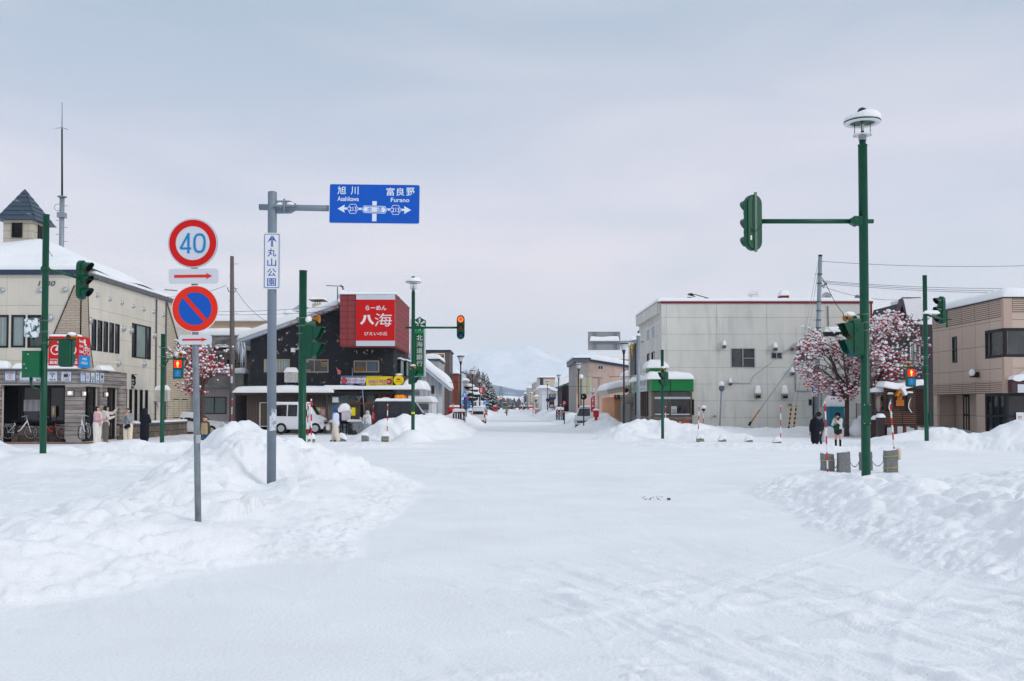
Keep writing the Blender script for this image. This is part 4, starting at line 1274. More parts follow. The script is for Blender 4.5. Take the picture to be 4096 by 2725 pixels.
def bollards():
 G='granite bollards round the corners'
 Y=26.
 spec=[(266,358,1305,1418,-.1,'leftmost near granite bollard with a red and white stake tied by yellow rope',1),(395,484,1292,1452,.12,'near granite bollard left of the tall lamp post, chained on both sides',
0),(570,655,1290,1425,.1,'near granite bollard half hidden by the tall lamp post',0),(763,855,1275,1440,.14,'rightmost near granite bollard wrapped with two yellow ropes',
2)]
 pos=[]
 for i,(x0,x1,yt,yb,sl,lab,rp)in enumerate(spec):
  yy=Y+(.25,0,1.6,.3)[i]
  a,b=at('I',x0,yb,yy),at('I',x1,yt,yy)
  w=b.x-a.x;x=(a.x+b.x)/2;z0=gz(x,yy);h=b.z-z0
  t=thing('granite_bollard',lab,'bollard',(x,yy,z0),G)
  bollard(t,x,yy,z0,w,w*.8,h,sl,i)
  pos.append((x,yy,z0+h*.62,w))
  s_=MB(SNOWP);s_.slab(x-w*.42,x+w*.42,yy-w*.3,yy+w*.3,z0+h-.005,.022,i,edge=.06,zf=lambda u,v,x=x,sl=sl:sl*(u-x));s_.build('snow_dusting',t)
  if rp:
   for zz in((.62,)if rp==1 else(.72,.2)):
    z=z0+h*zz
    rr=MB(ROPE);q=w/2+.012;e=w*.4+.02
    rr.tube([(x-q,yy-e,z),(x,yy-e-.02,z+.01),(x+q,yy-e,z+.02),(x+q,yy+e,z),(x-q,yy+e,z),(x-q,yy-e,z)],.009,6)
    rr.build('rope',t)
   if rp==2:
    g=MB(mat('work_gloves',sr(214,200,184),.8));g.sphere((x+w/2+.05,yy-.05,z0+h*.83),.07,10,8,(.9,.7,2.4));g.sphere((x+w/2+.01,yy-.05,z0+h*1.02),.05,10,
8,(1.3,.7,.8))
    tag(g.build('work_glove'),'pale glove hung on the rightmost granite bollard','glove')
 for i in range(3):
  a,b=Vector(pos[i][:3]),Vector(pos[i+1][:3])
  a.x+=pos[i][3]/2;b.x-=pos[i+1][3]/2
  chain(a,b,.2,['chain between the two leftmost near bollards','chain sagging beside the tall lamp post','chain from the hidden bollard to the rightmost near bollard'][i])
 far=[('D2',1283,1437,1375,1520,50.5,'snow capped bollard at the foot of the big mound, stake on top',0.),('D2',868,1020,1372,1472,50.5,'snow capped bollard at the feet of the wrapped person',
-.1),('D2',393,545,1420,1530,50.5,'leaning snow capped bollard by the person in the blue beanie',-.35),('C',633,693,1465,1522,44,'snow capped bollard behind two stakes',
0.),('H',72,128,1475,1520,50,'snow capped bollard with yellow rope nearest the shop',0.),('H',245,302,1485,1524,50,'second snow capped bollard from the shop along the pale wall',
.1),('H',452,508,1490,1524,49.5,'third snow capped bollard from the shop along the pale wall',.2),('H',676,732,1500,1528,49,'fourth snow capped bollard from the shop, nearly buried',
.1)]
 prev=None
 for i,(c,x0,x1,yt,yb,yy,lab,sl)in enumerate(far):
  a,b=at(c,x0,yb,yy),at(c,x1,yt,yy)
  w=(b.x-a.x)*.97;x=(a.x+b.x)/2
  z0=a.z-.12;h=b.z-z0
  t=thing('granite_bollard',lab,'bollard',(x,yy,z0),'snow capped bollards across the road')
  bollard(t,x,yy,z0,w,w*.9,h,sl,i+9)
  s_=MB(SNOWP)
  s_.slab(x-w*.58,x+w*.58,yy-w*.5,yy+w*.5,z0+h-.03,.26 if i!=1 else .2,i+3,edge=w*.45,nx=8,ny=6,zf=lambda u,v,x=x,sl=sl:sl*(u-x))
  s_.build('snow_cap',t)
  if i in(0,3,4,7):
   rr=MB(ROPE);q=w/2+.015;e=w*.46+.02;z=z0+h*.62
   rr.tube([(x-q,yy-e,z+.03),(x,yy-e-.02,z),(x+q,yy-e,z+.01),(x+q,yy+e,z),(x-q,yy+e,z),(x-q,yy-e,z+.03)],.012,6);rr.build('rope',t)
  if i>4:
   chain(Vector(prev),Vector((x-w/2,yy,z0+h*.5)),.28,'chain '+['','','','','','from the first to the second far right bollard','from the second to the third far right bollard',
'reaching the buried fourth far right bollard'][i])
  prev=(x+w/2,yy,z0+h*.5)
CHAIN=mat('chain_steel',sr(110,110,112),.5,.5)
def chain(a,b,sag,lab):
 mb=MB(CHAIN)
 n=max(12,int((b-a).length/.055))
 for k in range(n):
  t0,t1=k/n,(k+1)/n
  p=a.lerp(b,t0);q=a.lerp(b,t1)
  p.z-=sag*4*t0*(1-t0);q.z-=sag*4*t1*(1-t1)
  d=(q-p)
  side=Vector((0,1,0))if k%2 else Vector((0,0,1))
  w=.012
  e=d*.18
  mb.tube([p-e+side*0,p+d*.2+side*w,p+d*.8+side*w,q+e,p+d*.8-side*w,p+d*.2-side*w,p-e],.0045,5,caps=False)
 tag(mb.build('chain'),lab,'chain','chains between bollards')
bollards()
def street_lamps():
 GL=mat('lamp_glass',sr(205,208,212),.3)
 def make(loc,h,label,group,bar=True):
  t=thing('street_lamp',label,'street lamp',(0,0,0),group)
  mb=MB(DBROWN);mb.lathe((0,0,0),[(.085,-1.0),(.085,1.55),(.075,1.62),(.06,1.63),(.055,h-.75),(.10,h-.55),(.09,h-.52),(.15,h-.47),(.13,h-.44)],14)
  if bar:
   mb.tube([(-.92,0,h-2.15),(.92,0,h-2.15)],.018,6)
  mb.build('pole',t)
  g=MB(GL);g.lathe((0,0,0),[(.135,h-.44),(.27,h-.05)],18);g.build('lamp_shade',t)
  c=MB(DBROWN);c.lathe((0,0,0),[(.27,h-.055),(.31,h-.05),(.31,h),(.001,h+.02)],18);c.mat(SNOWP).lathe((0,0,h),[(.29,.015),(.24,.06),(.001,.07)],16);c.build('lamp_cap',
t)
  t.location=loc;WLOC[t.name]=Vector(loc)
  return t
 HR=5.5
 R=[('G',725,364,63.5),('F',1174,582,95),('F',876,747,129),('F',709,840,162),('F',590,919,206),('F',511,967,247),('F',458,999,286),('F',410,1032,330),('F',
373,1045,372),('F',349,1066,420),('F',322,1085,480),('F',296,1098,560)]
 Lf=[('E',394,315,80),('E',591,553,111.6),('E',715,713,151.7),('E',785,797,186.5),('E',828,864,229),('E',866,910,271),('E',890,938,304),('E',914,970,362),
('E',938,990,410),('E',962,1005,470)]
 rl=['nearest black street lamp on the right, in front of the canopy building','second black street lamp on the right, before the bare plaster building',
'third black street lamp on the right, beside the dark timber house','fourth black street lamp on the right, before the white shop front','fifth black street lamp on the right, by the navy striped building',
'sixth black street lamp on the right of the street','seventh black street lamp on the right of the street','eighth black street lamp on the right of the street',
'ninth black street lamp on the right of the street','tenth black street lamp on the right of the street','eleventh black street lamp on the right of the street',
'farthest black street lamp on the right of the street']
 ll=['nearest black street lamp on the left, beside the slatted guard','second black street lamp on the left, before the small white car','third black street lamp on the left, passing behind the red fuel sign',
'fourth black street lamp on the left of the street','fifth black street lamp on the left of the street','sixth black street lamp on the left of the street',
'seventh black street lamp on the left of the street','eighth black street lamp on the left of the street','ninth black street lamp on the left of the street',
'farthest black street lamp on the left of the street']
 src=None
 for lst,labs,grp in((R,rl,'street lamps along the right side'),(Lf,ll,'street lamps along the left side')):
  for i,(c,x,y,Y)in enumerate(lst):
   p=at(c,x,y,Y)
   loc=(p.x,Y,p.z-HR)
   if src is None:
    src=make(loc,HR,labs[i],grp)
   else:
    dup(src,loc,labs[i],group=grp)
street_lamps()
CREAM=mat('cream_render',sr(208,202,189),.85,nz=(.7,.1),bump=(30,.003),pat=('panel',3.0,1.35,.008,sr(172,164,150),.01),stain=.35,peel=(sr(214,212,204),
1.3,.68))
WOOD=mat('weathered_wood',sr(152,144,140),.85,pat=('plank',2.3,.21,.012,sr(50,44,42),.28),nz=(1.3,.55,(.5,.5,5)),bump=(18,.01))
TILE=mat('beige_tile',sr(178,164,148),.8,pat=('brick',.42,.125,.012,sr(150,138,124),.04),nz=(.9,.08))
TILEC=mat('cream_tile',sr(196,184,164),.8,pat=('brick',.6,.14,.012,sr(140,130,114),.05),nz=(.9,.1))
STONE=mat('rough_stone',sr(112,100,90),.9,pat=('brick',.75,.36,.02,sr(70,62,56),.25),nz=(3,.4),bump=(14,.03))
NAVY=mat('navy_trim',sr(44,62,82),.5,nz=(4,.12))
GREYT=mat('grey_trim',sr(96,98,104),.55,nz=(5,.15))
DWALL=mat('charcoal_render',sr(40,44,50),.85,nz=(1.2,.3),bump=(30,.004),peel=(sr(196,178,164),2.3,.60))
MAROON=mat('maroon_siding',sr(138,62,64),.75,pat=('siding',9.1,.36,.014,sr(84,34,36),.06),nz=(2,.12),bump=(40,.004))
BCORR=mat('brown_corrugated',sr(98,84,80),.7,nz=(1,.2),pat=('corr',.14),stain=.4)
GCORR=mat('bluegrey_corrugated',sr(116,130,136),.6,nz=(1,.15),pat=('corr',.11),stain=.3)
ALC=mat('pale_concrete_panels',sr(210,209,202),.85,pat=('panel',3.28,1.09,.009,sr(158,156,148),.01),nz=(.55,.13,(1,1,.6)),bump=(22,.003),stain=.55)
BEIGE=mat('beige_panels',sr(196,176,162),.8,pat=('panel',1.62,1.28,.012,sr(118,98,88),.015),nz=(.7,.06))
BEIGER=mat('beige_ribbed',sr(190,170,156),.8,pat=('siding',1.62,.11,.022,sr(112,94,84),.02),nz=(.7,.06))
DGREY=mat('dark_grey_siding',sr(66,66,72),.8,pat=('siding',6,.2,.01,sr(44,44,50),.05),nz=(1.3,.1))
WCORR=mat('white_corrugated',sr(196,199,204),.6,nz=(1,.08),pat=('corr',.36),stain=.25)
BTILE=mat('brown_tile',sr(104,90,88),.75,pat=('brick',.9,.3,.02,sr(76,64,62),.08),nz=(1.5,.12))
RBRICK=mat('red_brick',sr(134,62,44),.85,pat=('brick',.3,.1,.012,sr(96,70,60),.2),nz=(1.5,.2))
PLAST=mat('bare_plaster',sr(196,170,158),.9,nz=(.45,.3),bump=(12,.01),stain=.5,peel=(sr(150,146,144),.55,.55))
PLASG=mat('grey_plaster',sr(156,152,150),.9,nz=(.8,.3),bump=(12,.01),stain=.5)
PINKW=mat('pinkish_render',sr(198,188,190),.85,nz=(.9,.12),stain=.3)
GSIGN=mat('shop_green',sr(0,118,56),.4,nz=(1.5,.08))
GSIGNF=mat('faded_green',sr(112,160,118),.5,nz=(1.5,.12),pat=('corr',.35),stain=.3)
WHW=mat('white_wall',sr(212,214,220),.8,nz=(1.2,.07),stain=.12)
GREYW=mat('grey_wall',sr(160,160,160),.8,nz=(1.2,.1),stain=.3)
BUFF=mat('buff_wall',sr(196,184,166),.85,nz=(1.2,.08),stain=.2)
TANW=mat('tan_wall',sr(182,158,132),.85,pat=('siding',30,.62,.012,sr(140,118,98),.02),nz=(.8,.08))
SLAT=mat('brown_slats',sr(98,68,52),.7,pat=('siding',30,.105,.022,sr(22,16,14),.12),nz=(3,.2,(1,1,6)))
SLATD=mat('dark_timber',sr(66,40,32),.7,pat=('siding',30,.105,.02,sr(20,13,11),.12),nz=(3,.2))
OAK=mat('orange_wood',sr(156,86,34),.55,nz=(1.5,.35,(1,1,8)))
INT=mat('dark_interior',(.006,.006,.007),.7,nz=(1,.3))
ROOFB=mat('blue_metal_roof',sr(44,66,92),.5,nz=(2,.2))
def snowtop(t,x0,x1,y0,y1,z,th=.32,seed=1,zf=None,over=.12,edge=.35,name='roof_snow'):
 m=MB(SNOWP)
 m.slab(x0-over,x1+over,y0-over,y1,z+.004,th,seed,zf=zf,edge=edge,nx=max(8,min(46,int((x1-x0)/.5))),ny=max(5,min(24,int((y1-y0)/1.2))))
 return m.build(name,t)
def bld(name,label,cat,x0,x1,y0,y1,z1,m,holes={},skip='',z0=-.3,group=None):
 t=thing(name,label,cat,((x0+x1)/2,y0,0),group)
 mb=MB(m)
 fr=dict(F=front(y0),L=Fr((x0,0,0),(0,-1,0),(-1,0,0)),R=Fr((x1,0,0),(0,1,0),(1,0,0)))
 for k,rg in(('F',(x0,x1)),('L',(-y1,-y0)),('R',(y0,y1))):
  if k in skip:continue
  wall(mb,fr[k],rg[0],rg[1],z0,z1,holes.get(k,()))
 shell(mb,x0,x1,y0,y1,z0,z1,'FLR'+skip)
 mb.build('wall',t)
 return t
def lathe_vent(mb,fr,u,v,r=.16,snow=False):
 o=fr.p(u,v,0)
 ax='Y' if abs(fr.N.y)>.5 else 'X'
 s_=fr.N.y if ax=='Y' else fr.N.x
 mb.lathe(o,[(r,0),(r,s_*r*.5),(r*.8,s_*r*.9),(.001,s_*r*1.1)],12,ax)
def sign_text(mb,fr,c,s,x0,y0,x1,y1,n,bold=0.,shear=0.):
 u0,u1,v0,v1=fr.rect(c,x0,y0,x1,y1)
 mb.text(fr,s,u0,u1,v0,v1,n,bold,shear=shear)
def cafe():
 Y0,X1=48.5,-20.8
 Y1,X0,ZT=65.6,-34.,8.2
 f=front(Y0);s=sideL(X1)
 ZT=f.hit('A',450,181)[1]
 fw=[f.rect('A',-60,480,62,722),f.rect('A',85,480,186,720),f.rect('A',206,480,322,722)]
 sw=[]
 zs0=[s.rect('A',a,b,c,d)for a,b,c,d in((676,505,708,741),(720,515,752,748),(764,525,794,756),(807,537,838,763),(849,548,879,770))]
 v0,v1=sum(r[2]for r in zs0)/5,sum(r[3]for r in zs0)/5
 sw+=[(r[0],r[1],v0,v1)for r in zs0]
 z3=[s.rect('A',a,545,b,806)for a,b in((974,1000),(1005,1078),(1084,1110))]
 v0,v1=z3[1][2],z3[1][3]
 sw+=[(r[0],r[1],v0,v1)for r in z3]
 zl=f.hit('A',300,878)[1]
 gh=f.rect('A',18,998,485,1404)
 ents=[s.hit('A',a,1200)[0]for a in(607,716,742,768,770,860)]
 ztp=s.hit('A',640,1008)[1]
 nl=[s.rect('A',a,1030,a+18,1258)for a in(916,953,992,1031,1070)]
 nl=[(r[0],r[1],nl[2][2],nl[2][3])for r in nl]
 nl2=[s.rect('B',a,1075,b,1260)for a,b in((140,163),(225,278),(307,358))]
 nl2=[(r[0],r[1],nl2[1][2],nl2[1][3])for r in nl2]
 t=bld('cafe_building','cream two storey corner building with slatted turret and red cycle rental sign','building',X0,X1,Y0,Y1,ZT,CREAM,dict(F=fw+[(gh[0],
gh[1],.08,gh[3])],R=sw+[(ents[0],ents[1],.08,ztp),(ents[4],ents[5],.08,ztp)]+nl+nl2))
 for i,r in enumerate(fw):
  window(t,f,r,BLACK,GLASSC if i==0 else GLASSF if i==1 else GLASSM,1,1,.09)
 for i,r in enumerate(sw):
  window(t,s,r,BLACK,GLASSC if i==6 else GLASSM,1,1,.06)
 for r in nl:window(t,s,r,BLACK,GLASSD,1,1,.05)
 for r in nl2:window(t,s,r,BLACK,GLASSM,2,1,.06)
 for i,p in enumerate(((20,297),(300,297),(482,295),(370,503))):
  m=MB(ALU);u,v=f.hit('A',*p);lathe_vent(m,f,u,v,.13 if i<3 else .18);m.build('vent',t)
 for i,p in enumerate(((713,334),(806,363),(895,389),(980,414),(1058,438),(1130,458),(1202,482),(657,520),(905,580),(962,595),(1133,631),(867,835),(1057,
842))):
  m=MB(ALU);u,v=s.hit('A',*p);lathe_vent(m,s,u,v,.12 if i<7 else .17);m.build('vent',t)
 e=MB(NAVY);e.box(X0,X1+.14,Y0-.14,Y0-.002,ZT-.02,ZT+.22);e.mat(GREYT).box(X1+.002,X1+.14,Y0,Y1-3,ZT-.02,ZT+.2)
 yc,yd=s.hit('A',1222,390)[0],s.hit('B',288,620)[0]
 zc,zd=ZT,s.hit('B',288,620)[1]
 e.build('eaves',t)
 b=MB(TILE)
 ap=f.hit('A',560,262);l=f.hit('A',390,632);zl2=zl
 ua,va=f.hit('A',553,262)
 b.prism(f,[(ua,va),(l[0],l[1]-.1),(l[0],zl),(X1+.05,zl),(X1+.05,va)],.002,.05)
 r1,r2=s.hit('A',600,350),s.hit('A',650,640)
 r3=s.hit('A',680,868)
 b.prism(s,[(Y0-.05,va+.5),(Y0+.7,va-.3),r2,r3,(Y0-.05,zl)],.002,.05)
 b.mat(BLACK).tube([f.p(ua,va,.05),f.p(l[0],l[1]-.1,.05),f.p(l[0],zl,.05)],.03,6);b.tube([s.p(Y0+.7,va-.3,.05),s.p(r2[0],r2[1],.05),s.p(r3[0],r3[1],.05)],
.03,6)
 b.build('brick_corner',t)
 b=MB(GREYT)
 for p in((1149,380,1143,1275),(1221,395,1216,1275)):
  u=s.hit('A',p[0],p[1])[0];b.tube([s.p(u,ZT-.1,.06),s.p(u,.9,.06)],.045,8)
 b.tube([s.p(yc+.1,ZT-.1,.05),s.p(yc+1.6,ZT-1.6,.05),s.p(yd,zd,.05)],.05,6)
 b.mat(TILEC).prism(s,[(yc+.1,.95),(Y1,.95),(Y1,ZT-3.4),(yc+1.7,ZT-1.7),(yc+.1,ZT-.15)],.002,.02)
 b.build('downpipe_and_tiles',t)
 c=MB(WOOD)
 fo=Fr((0,Y0-.14,0),(1,0,0),(0,-1,0));so=Fr((X1+.14,0,0),(0,1,0),(1,0,0))
 ue=s.hit('A',915,1100)[0]
 zb=at('A',560,1400,Y0).z
 wall(c,fo,X0,X1+.14,zb,zl,[(gh[0],gh[1],zb-1,gh[3])],.13)
 wall(c,so,Y0-.14,ue,zb,zl,[(ents[0],ents[1],zb-1,ztp),(ents[4],ents[5],zb-1,ztp)],.13)
 c.poly([(X0,Y0-.14,zl),(X1+.14,Y0-.14,zl),(X1+.14,ue,zl),(X1,ue,zl),(X1,Y0,zl),(X0,Y0,zl)])
 c.poly([(X1,ue,zb),(X1+.14,ue,zb),(X1+.14,ue,zl),(X1,ue,zl)])
 c.mat(GREYW).box(gh[1]+.1,X1+.16,Y0-.17,Y0-.141,-.1,zb+.06)
 c.build('wood_cladding',t)
 st=MB(STONE);zst=s.hit('A',1000,1290)[1]
 st.box(X1+.003,X1+.45,ents[5]+.05,Y1,-.3,zst);st.mat(GREYT).box(X1+.004,X1+.5,ents[5],Y1+.05,zst,zst+.09)
 st.build('stone_base',t)
 m=MB(SNOWP);m.slab(X1+.05,X1+.5,ue+.5,Y1,zst+.09,.12,3,edge=.12,nx=5,ny=24)
 m.slab(X0,X1-3.2,Y0-.62,Y0-.02,zl,.42,5,edge=.22,nx=40,ny=5);m.slab(X1-3.1,X1+.1,Y0-.5,Y0-.07,zl,.3,6,edge=.2,nx=20,ny=5)
 m.slab(X1-.05,X1+.45,s.hit('A',690,880)[0],s.hit('A',780,880)[0],zl,.26,7,edge=.2,nx=5,ny=12);m.build('ledge_snow',t)
 m=MB(INT);zc2=gh[3]
 m.box(gh[0]-.5,X1-.35,Y0+1.15,Y0+1.25,-.2,zc2+.3)
 m.mat(STONE).box(gh[0],gh[1]+.2,Y0+.95,Y0+1.1,-.2,f.hit('A',300,1300)[1])
 m.mat(INT).box(gh[0]-.2,gh[1]+.2,Y0+.17,Y0+1.2,zc2+.003,zc2+.1)
 m.build('recess',t)
 m=MB(mat('paving_tile',sr(130,96,84),.8,nz=(5,.2)));m.box(gh[0]-.3,X1+.5,Y0-.25,Y0+1.1,-.25,.06);m.build('step',t)
 g2=Fr((0,Y0+.9,0),(1,0,0),(0,-1,0))
 for a,b_ in((24,150),(160,345),(358,484)):
  r=g2.rect('A',a,1004,b_,1272);window(t,g2,r,BLACK,GLASSD,1,1,.1,name='shop_window')
 m=MB(mat('white_drape',sr(150,150,156),.8,pat=('corr',.3)));r=g2.rect('A',165,1105,300,1190);m.fbox(g2,r[0],r[1],r[2],r[3],-.04,-.02);m.build('curtain',
t)
 m=MB(mat('menu_board',sr(150,130,96),.7));r=g2.rect('A',388,1150,420,1230);m.fbox(g2,*r,.11,.14);m.mat(PINKW).fbox(g2,r[0]+.08,r[1]-.08,r[2]+.1,r[3]-.1,
.141,.15);m.build('menu_board',t)
 s2=Fr((X1-.9,0,0),(0,1,0),(1,0,0))
 for a,b_ in((ents[0],ents[1]),(ents[4],ents[5])):
  window(t,Fr((X1-.1,0,0),(0,1,0),(1,0,0)),(a,b_,.1,ztp),BLACK,GLASSD,2,1,.09,name='door')
 m=MB(GREYT);u0,u1,v0,v1=f.rect('A',283,229,405,268);m.text(f,'1930',u0,u1,v0,v1,.03,.02,shear=.25);m.build('numerals',t)
 fs=Fr((0,Y0-.5,0),(1,0,0),(0,-1,0))
 u0,u1,v0,v1=fs.rect('A',360,638,580,853)
 xr=u1;ss=Fr((xr,0,0),(0,1,0),(1,0,0));ye=ss.hit('A',663,700)[0]
 m=MB(RED);m.box(u0,xr,Y0-.5,Y0-.145,v0,v1);m.box(X1+.06,xr,Y0-.144,ye,v0,v1)
 m.mat(WHITE)
 w1,w2=fs.hit('A',410,738),fs.hit('A',528,738);R=(w2[0]-w1[0])*.31
 for w in(w1,w2):m.disc(fs,w[0],w[1],R,.006,32,R*.8)
 def stroke(fr,pts,w,n):
  for(a,b),(c_,d)in zip(pts[:-1],pts[1:]):
   L=math.hypot(c_-a,d-b);nx,ny=-(d-b)/L*w,(c_-a)/L*w
   m.flat(fr,[(a+nx,b+ny),(a-nx,b-ny),(c_-nx,d-ny),(c_+nx,d+ny)],n)
 h=lambda x,y:fs.hit('A',x,y)
 stroke(fs,[h(410,738),h(440,700),h(432,680)],.035,.007);stroke(fs,[h(410,738),h(475,738),h(440,700),h(505,690),h(475,738)],.035,.008);stroke(fs,[h(528,
738),h(500,680),h(480,675)],.035,.009);stroke(fs,[h(425,680),h(445,680)],.03,.010)
 sign_text(m,fs,'A','RENTAL CYCLE STATION',370,803,568,814,.006,.012)
 sign_text(m,fs,'A','BIEI HILLS',368,820,572,842,.006,.02)
 h=lambda x,y:ss.hit('A',x,y)
 a=[h(584,660),h(584,770)]
 for k,(s_,x1)in enumerate((('Rental',618),('Cycle',613),('Station',618))):
  y=660+k*38;sign_text(m,ss,'A',s_,585,y,x1,y+28,.006,.03)
 wa,wb=h(625,745),h(652,752);R=abs(wb[0]-wa[0])*.42
 for w in(wa,wb):m.disc(ss,w[0],w[1],R,.006,24,R*.8)
 stroke(ss,[h(625,745),h(632,715),h(644,722),h(652,752)],.03,.007);stroke(ss,[h(622,690),h(638,712),h(630,735),h(634,742)],.07,.008);m.disc(ss,*h(624,676),
.12,.009,12)
 m.mat(CYAN).fbox(ss,Y0-.495,ye-.005,v0-.08,v0+(v1-v0)*.36,.003,.02);m.mat(WHITE)
 sign_text(m,ss,'A','BIEI',606,796,636,815,.024,.02);sign_text(m,ss,'A','HILLS',598,822,642,846,.024,.02)
 m.build('rental_sign',t)
 m=MB(SNOWP);m.slab(u0,xr+.02,Y0-.52,Y0-.1,v1,.12,3,edge=.12,nx=16,ny=4);m.build('sign_snow',t)
 DB=mat('pictogram_navy',sr(24,40,84),.5);PP=mat('panel_white',sr(206,214,224),.5);CB=mat('cup_brown',sr(60,38,40),.5);PR=mat('pictogram_red',sr(190,24,
50),.5)
 def panel(fr,c,x0,y0,x1,y1,kind,i):
  u0,u1,v0,v1=fr.rect(c,x0,y0,x1,y1)
  q=MB(mat('panel_blue_rim',sr(70,130,190),.5));q.fbox(fr,u0,u1,v0,v1,.002,.03)
  w,hh=u1-u0,v1-v0
  q.mat(PP).rrect(fr,u0+w*.03,u1-w*.03,v0+hh*.02,v1-hh*.02,w*.07,.033)
  U=lambda a:u0+w*a
  V=lambda a:v0+hh*a
  def T_(s_,a,b,c2,d,m_=DB,bo=.02):q.mat(m_).text(fr,s_,U(a),U(b),V(c2),V(d),.036,bo)
  def ring(cu,cv,r,r0,m_,a0=0.,a1=2*PI):
   q.mat(m_);seg=20
   vs=[]
   for k in range(seg+1):
    tt=a0+(a1-a0)*k/seg
    vs+=[fr.p(U(cu+r*math.cos(tt)),V(cv+r*math.sin(tt)),.037),fr.p(U(cu+r0*math.cos(tt)),V(cv+r0*math.sin(tt)),.037)]
   q.add(vs,[(2*k,2*k+1,2*k+3,2*k+2)for k in range(seg)],False)
  def bx(a,b,c2,d,m_):q.mat(m_).flat(fr,[(U(a),V(c2)),(U(b),V(c2)),(U(b),V(d)),(U(a),V(d))],.036)
  if kind=='i':
   T_('TOURIST',.08,.92,.75,.95);T_('information',.06,.94,.05,.17,DB,.03);ring(.5,.46,.24,.21,PR);bx(.45,.55,.33,.5,PR);ring(.5,.58,.05,0,PR)
  elif kind=='r':
   T_('Restroom',.1,.9,.07,.22)
   for a,m_ in((.3,DB),(.66,PR)):bx(a-.07,a+.07,.35,.72,m_);ring(a,.83,.07,0,m_)
   bx(.47,.5,.3,.92,DB)
  elif kind=='w':
   T_('Wi-Fi',.2,.82,.07,.28,DB,.03)
   for r in(.12,.22,.33):ring(.5,.5,r+.05,r,DB,PI*.22,PI*.78)
   ring(.5,.48,.07,0,DB)
  elif kind=='c':
   T_('CAFE',.16,.82,.07,.27);bx(.25,.68,.44,.74,CB);ring(.72,.6,.13,.08,CB,-PI/2,PI/2);bx(.2,.8,.34,.38,DB)
   for a in(.4,.5,.6):bx(a-.015,a+.015,.79,.93,DB)
  else:
   T_('BATTERY',.08,.92,.45,.6,DB,.02);T_('CHARGE',.1,.9,.28,.42,DB,.02);ring(.5,.75,.16,.0,YEL);bx(.3,.7,.08,.2,BLACK)
  q.build('pictogram_panel',t)
 for i,(k,x0,x1)in enumerate((('i',39,115),('r',146,219),('b',246,322),('w',351,426),('c',453,528))):panel(fo,'A',x0,897,x1,971,k,i)
 for i,(k,x0,x1)in enumerate((('i',591,620),('r',628,656),('b',666,693),('w',701,727),('c',735,763))):panel(so,'A',x0,905,x1,980,k,i)
 LG=mat('warm_lamp',sr(255,220,150),.3,emit=((1,.72,.35),2.2))
 for fr,p in((fo,(525,1056)),(so,(605,1060)),(so,(770,1065))):
  u,v=fr.hit('A',*p);m=MB(BRZ);m.fbox(fr,u-.16,u+.16,v-.15,v+.15,.002,.06);m.mat(mat('lamp_glass',())).fbox(fr,u-.13,u+.13,v-.12,v+.1,.061,.14)
  w=m.build('wall_lamp',t);m=MB(LG);m.fbox(fr,u-.05,u+.05,v-.05,v+.05,.141,.16);m.build('bulb',w)
 u=s.hit('A',970,970)[0];m=MB(BLACK);z1_,z0_=s.hit('A',970,920)[1],s.hit('A',970,1022)[1]
 xx=X1+.9;ff=Fr((0,u,0),(1,0,0),(0,-1,0))
 xa,xb=at('A',940,970,u).x,at('A',1004,970,u).x
 m.tube([(X1,u,z1_),(xb+.05,u,z1_)],.02,6);m.tube([(X1,u,z0_-.02),(xb,u,z0_-.02)],.015,6)
 w,hh=(xb-xa)/2,(z1_-z0_)/2
 m.prism(ff,[((xa+xb)/2+w*a,(z0_+z1_)/2+hh*b)for a,b in((-.4,-.95),(.4,-.95),(.95,-.3),(.85,.2),(.95,.6),(.4,.98),(-.4,.98),(-.95,.6),(-.85,.2),(-.95,-.3))],
-.02,.02)
 m.mat(PP)
 for s_,a,b in(('Café',.1,.4),('Biei',-.3,-.02),('Hills',-.75,-.42)):m.text(ff,s_,(xa+xb)/2-w*.6,(xa+xb)/2+w*.6,(z0_+z1_)/2+hh*a,(z0_+z1_)/2+hh*b,.024,
.01)
 m.build('hanging_sign',t)
 rz=MB(SNOWP)
 tx0,tx1=at('L',24,1107,53).x,at('L',250,1107,53).x
 ztur=at('L',130,1107,53).z
 n=22
 vs=[]
 for j in range(n+1):
  for i in range(n+1):
   a,b=i/n,j/n
   x,y=X0+(X1+.12-X0)*a,Y0-.12+(61.0-Y0)*b
   dx=max(tx0-x,x-tx1-.3,0);dy=max(53-y,y-55,0)
   q=min(1,max(dx/(X1-tx1),dy/(53-Y0+.12)))
   z=ZT+.26+(ztur-ZT-.2)*(1-q**1.25)+(.12*math.sin(x*1.1)*math.sin(y*.9+1)if q<.98 else-.05)
   if x<tx0-.5:z=ZT+.26+(ztur-ZT-.2)*(1-min(1,dy/(53-Y0))**1.25)
   vs.append((x,y,z))
 rz.add(vs,[(j*(n+1)+i,j*(n+1)+i+1,(j+1)*(n+1)+i+1,(j+1)*(n+1)+i)for j in range(n)for i in range(n)],True)
 rz.poly([(X0,Y0-.12,ZT+.22),(X1+.12,Y0-.12,ZT+.22),(X1+.12,Y0-.12,ZT+.4),(X0,Y0-.12,ZT+.4)])
 rz.build('roof_snow',t)
 snowtop(t,X1-3,X1+.05,50,Y1-3,ZT+.2,.26,9,over=.08)
 tb=MB(mat('turret_render',sr(188,182,166),.85,pat=('siding',2.1,.4,.012,sr(140,134,120),.02),nz=(1,.12)))
 zt1=at('L',130,943,53).z;ty1=54.9
 tb.box(tx0,tx1,53,ty1,ztur-1.2,zt1)
 tb.build('turret_wall',t)
 tf=Fr((0,53,0),(1,0,0),(0,-1,0));ts=Fr((tx1,0,0),(0,1,0),(1,0,0))
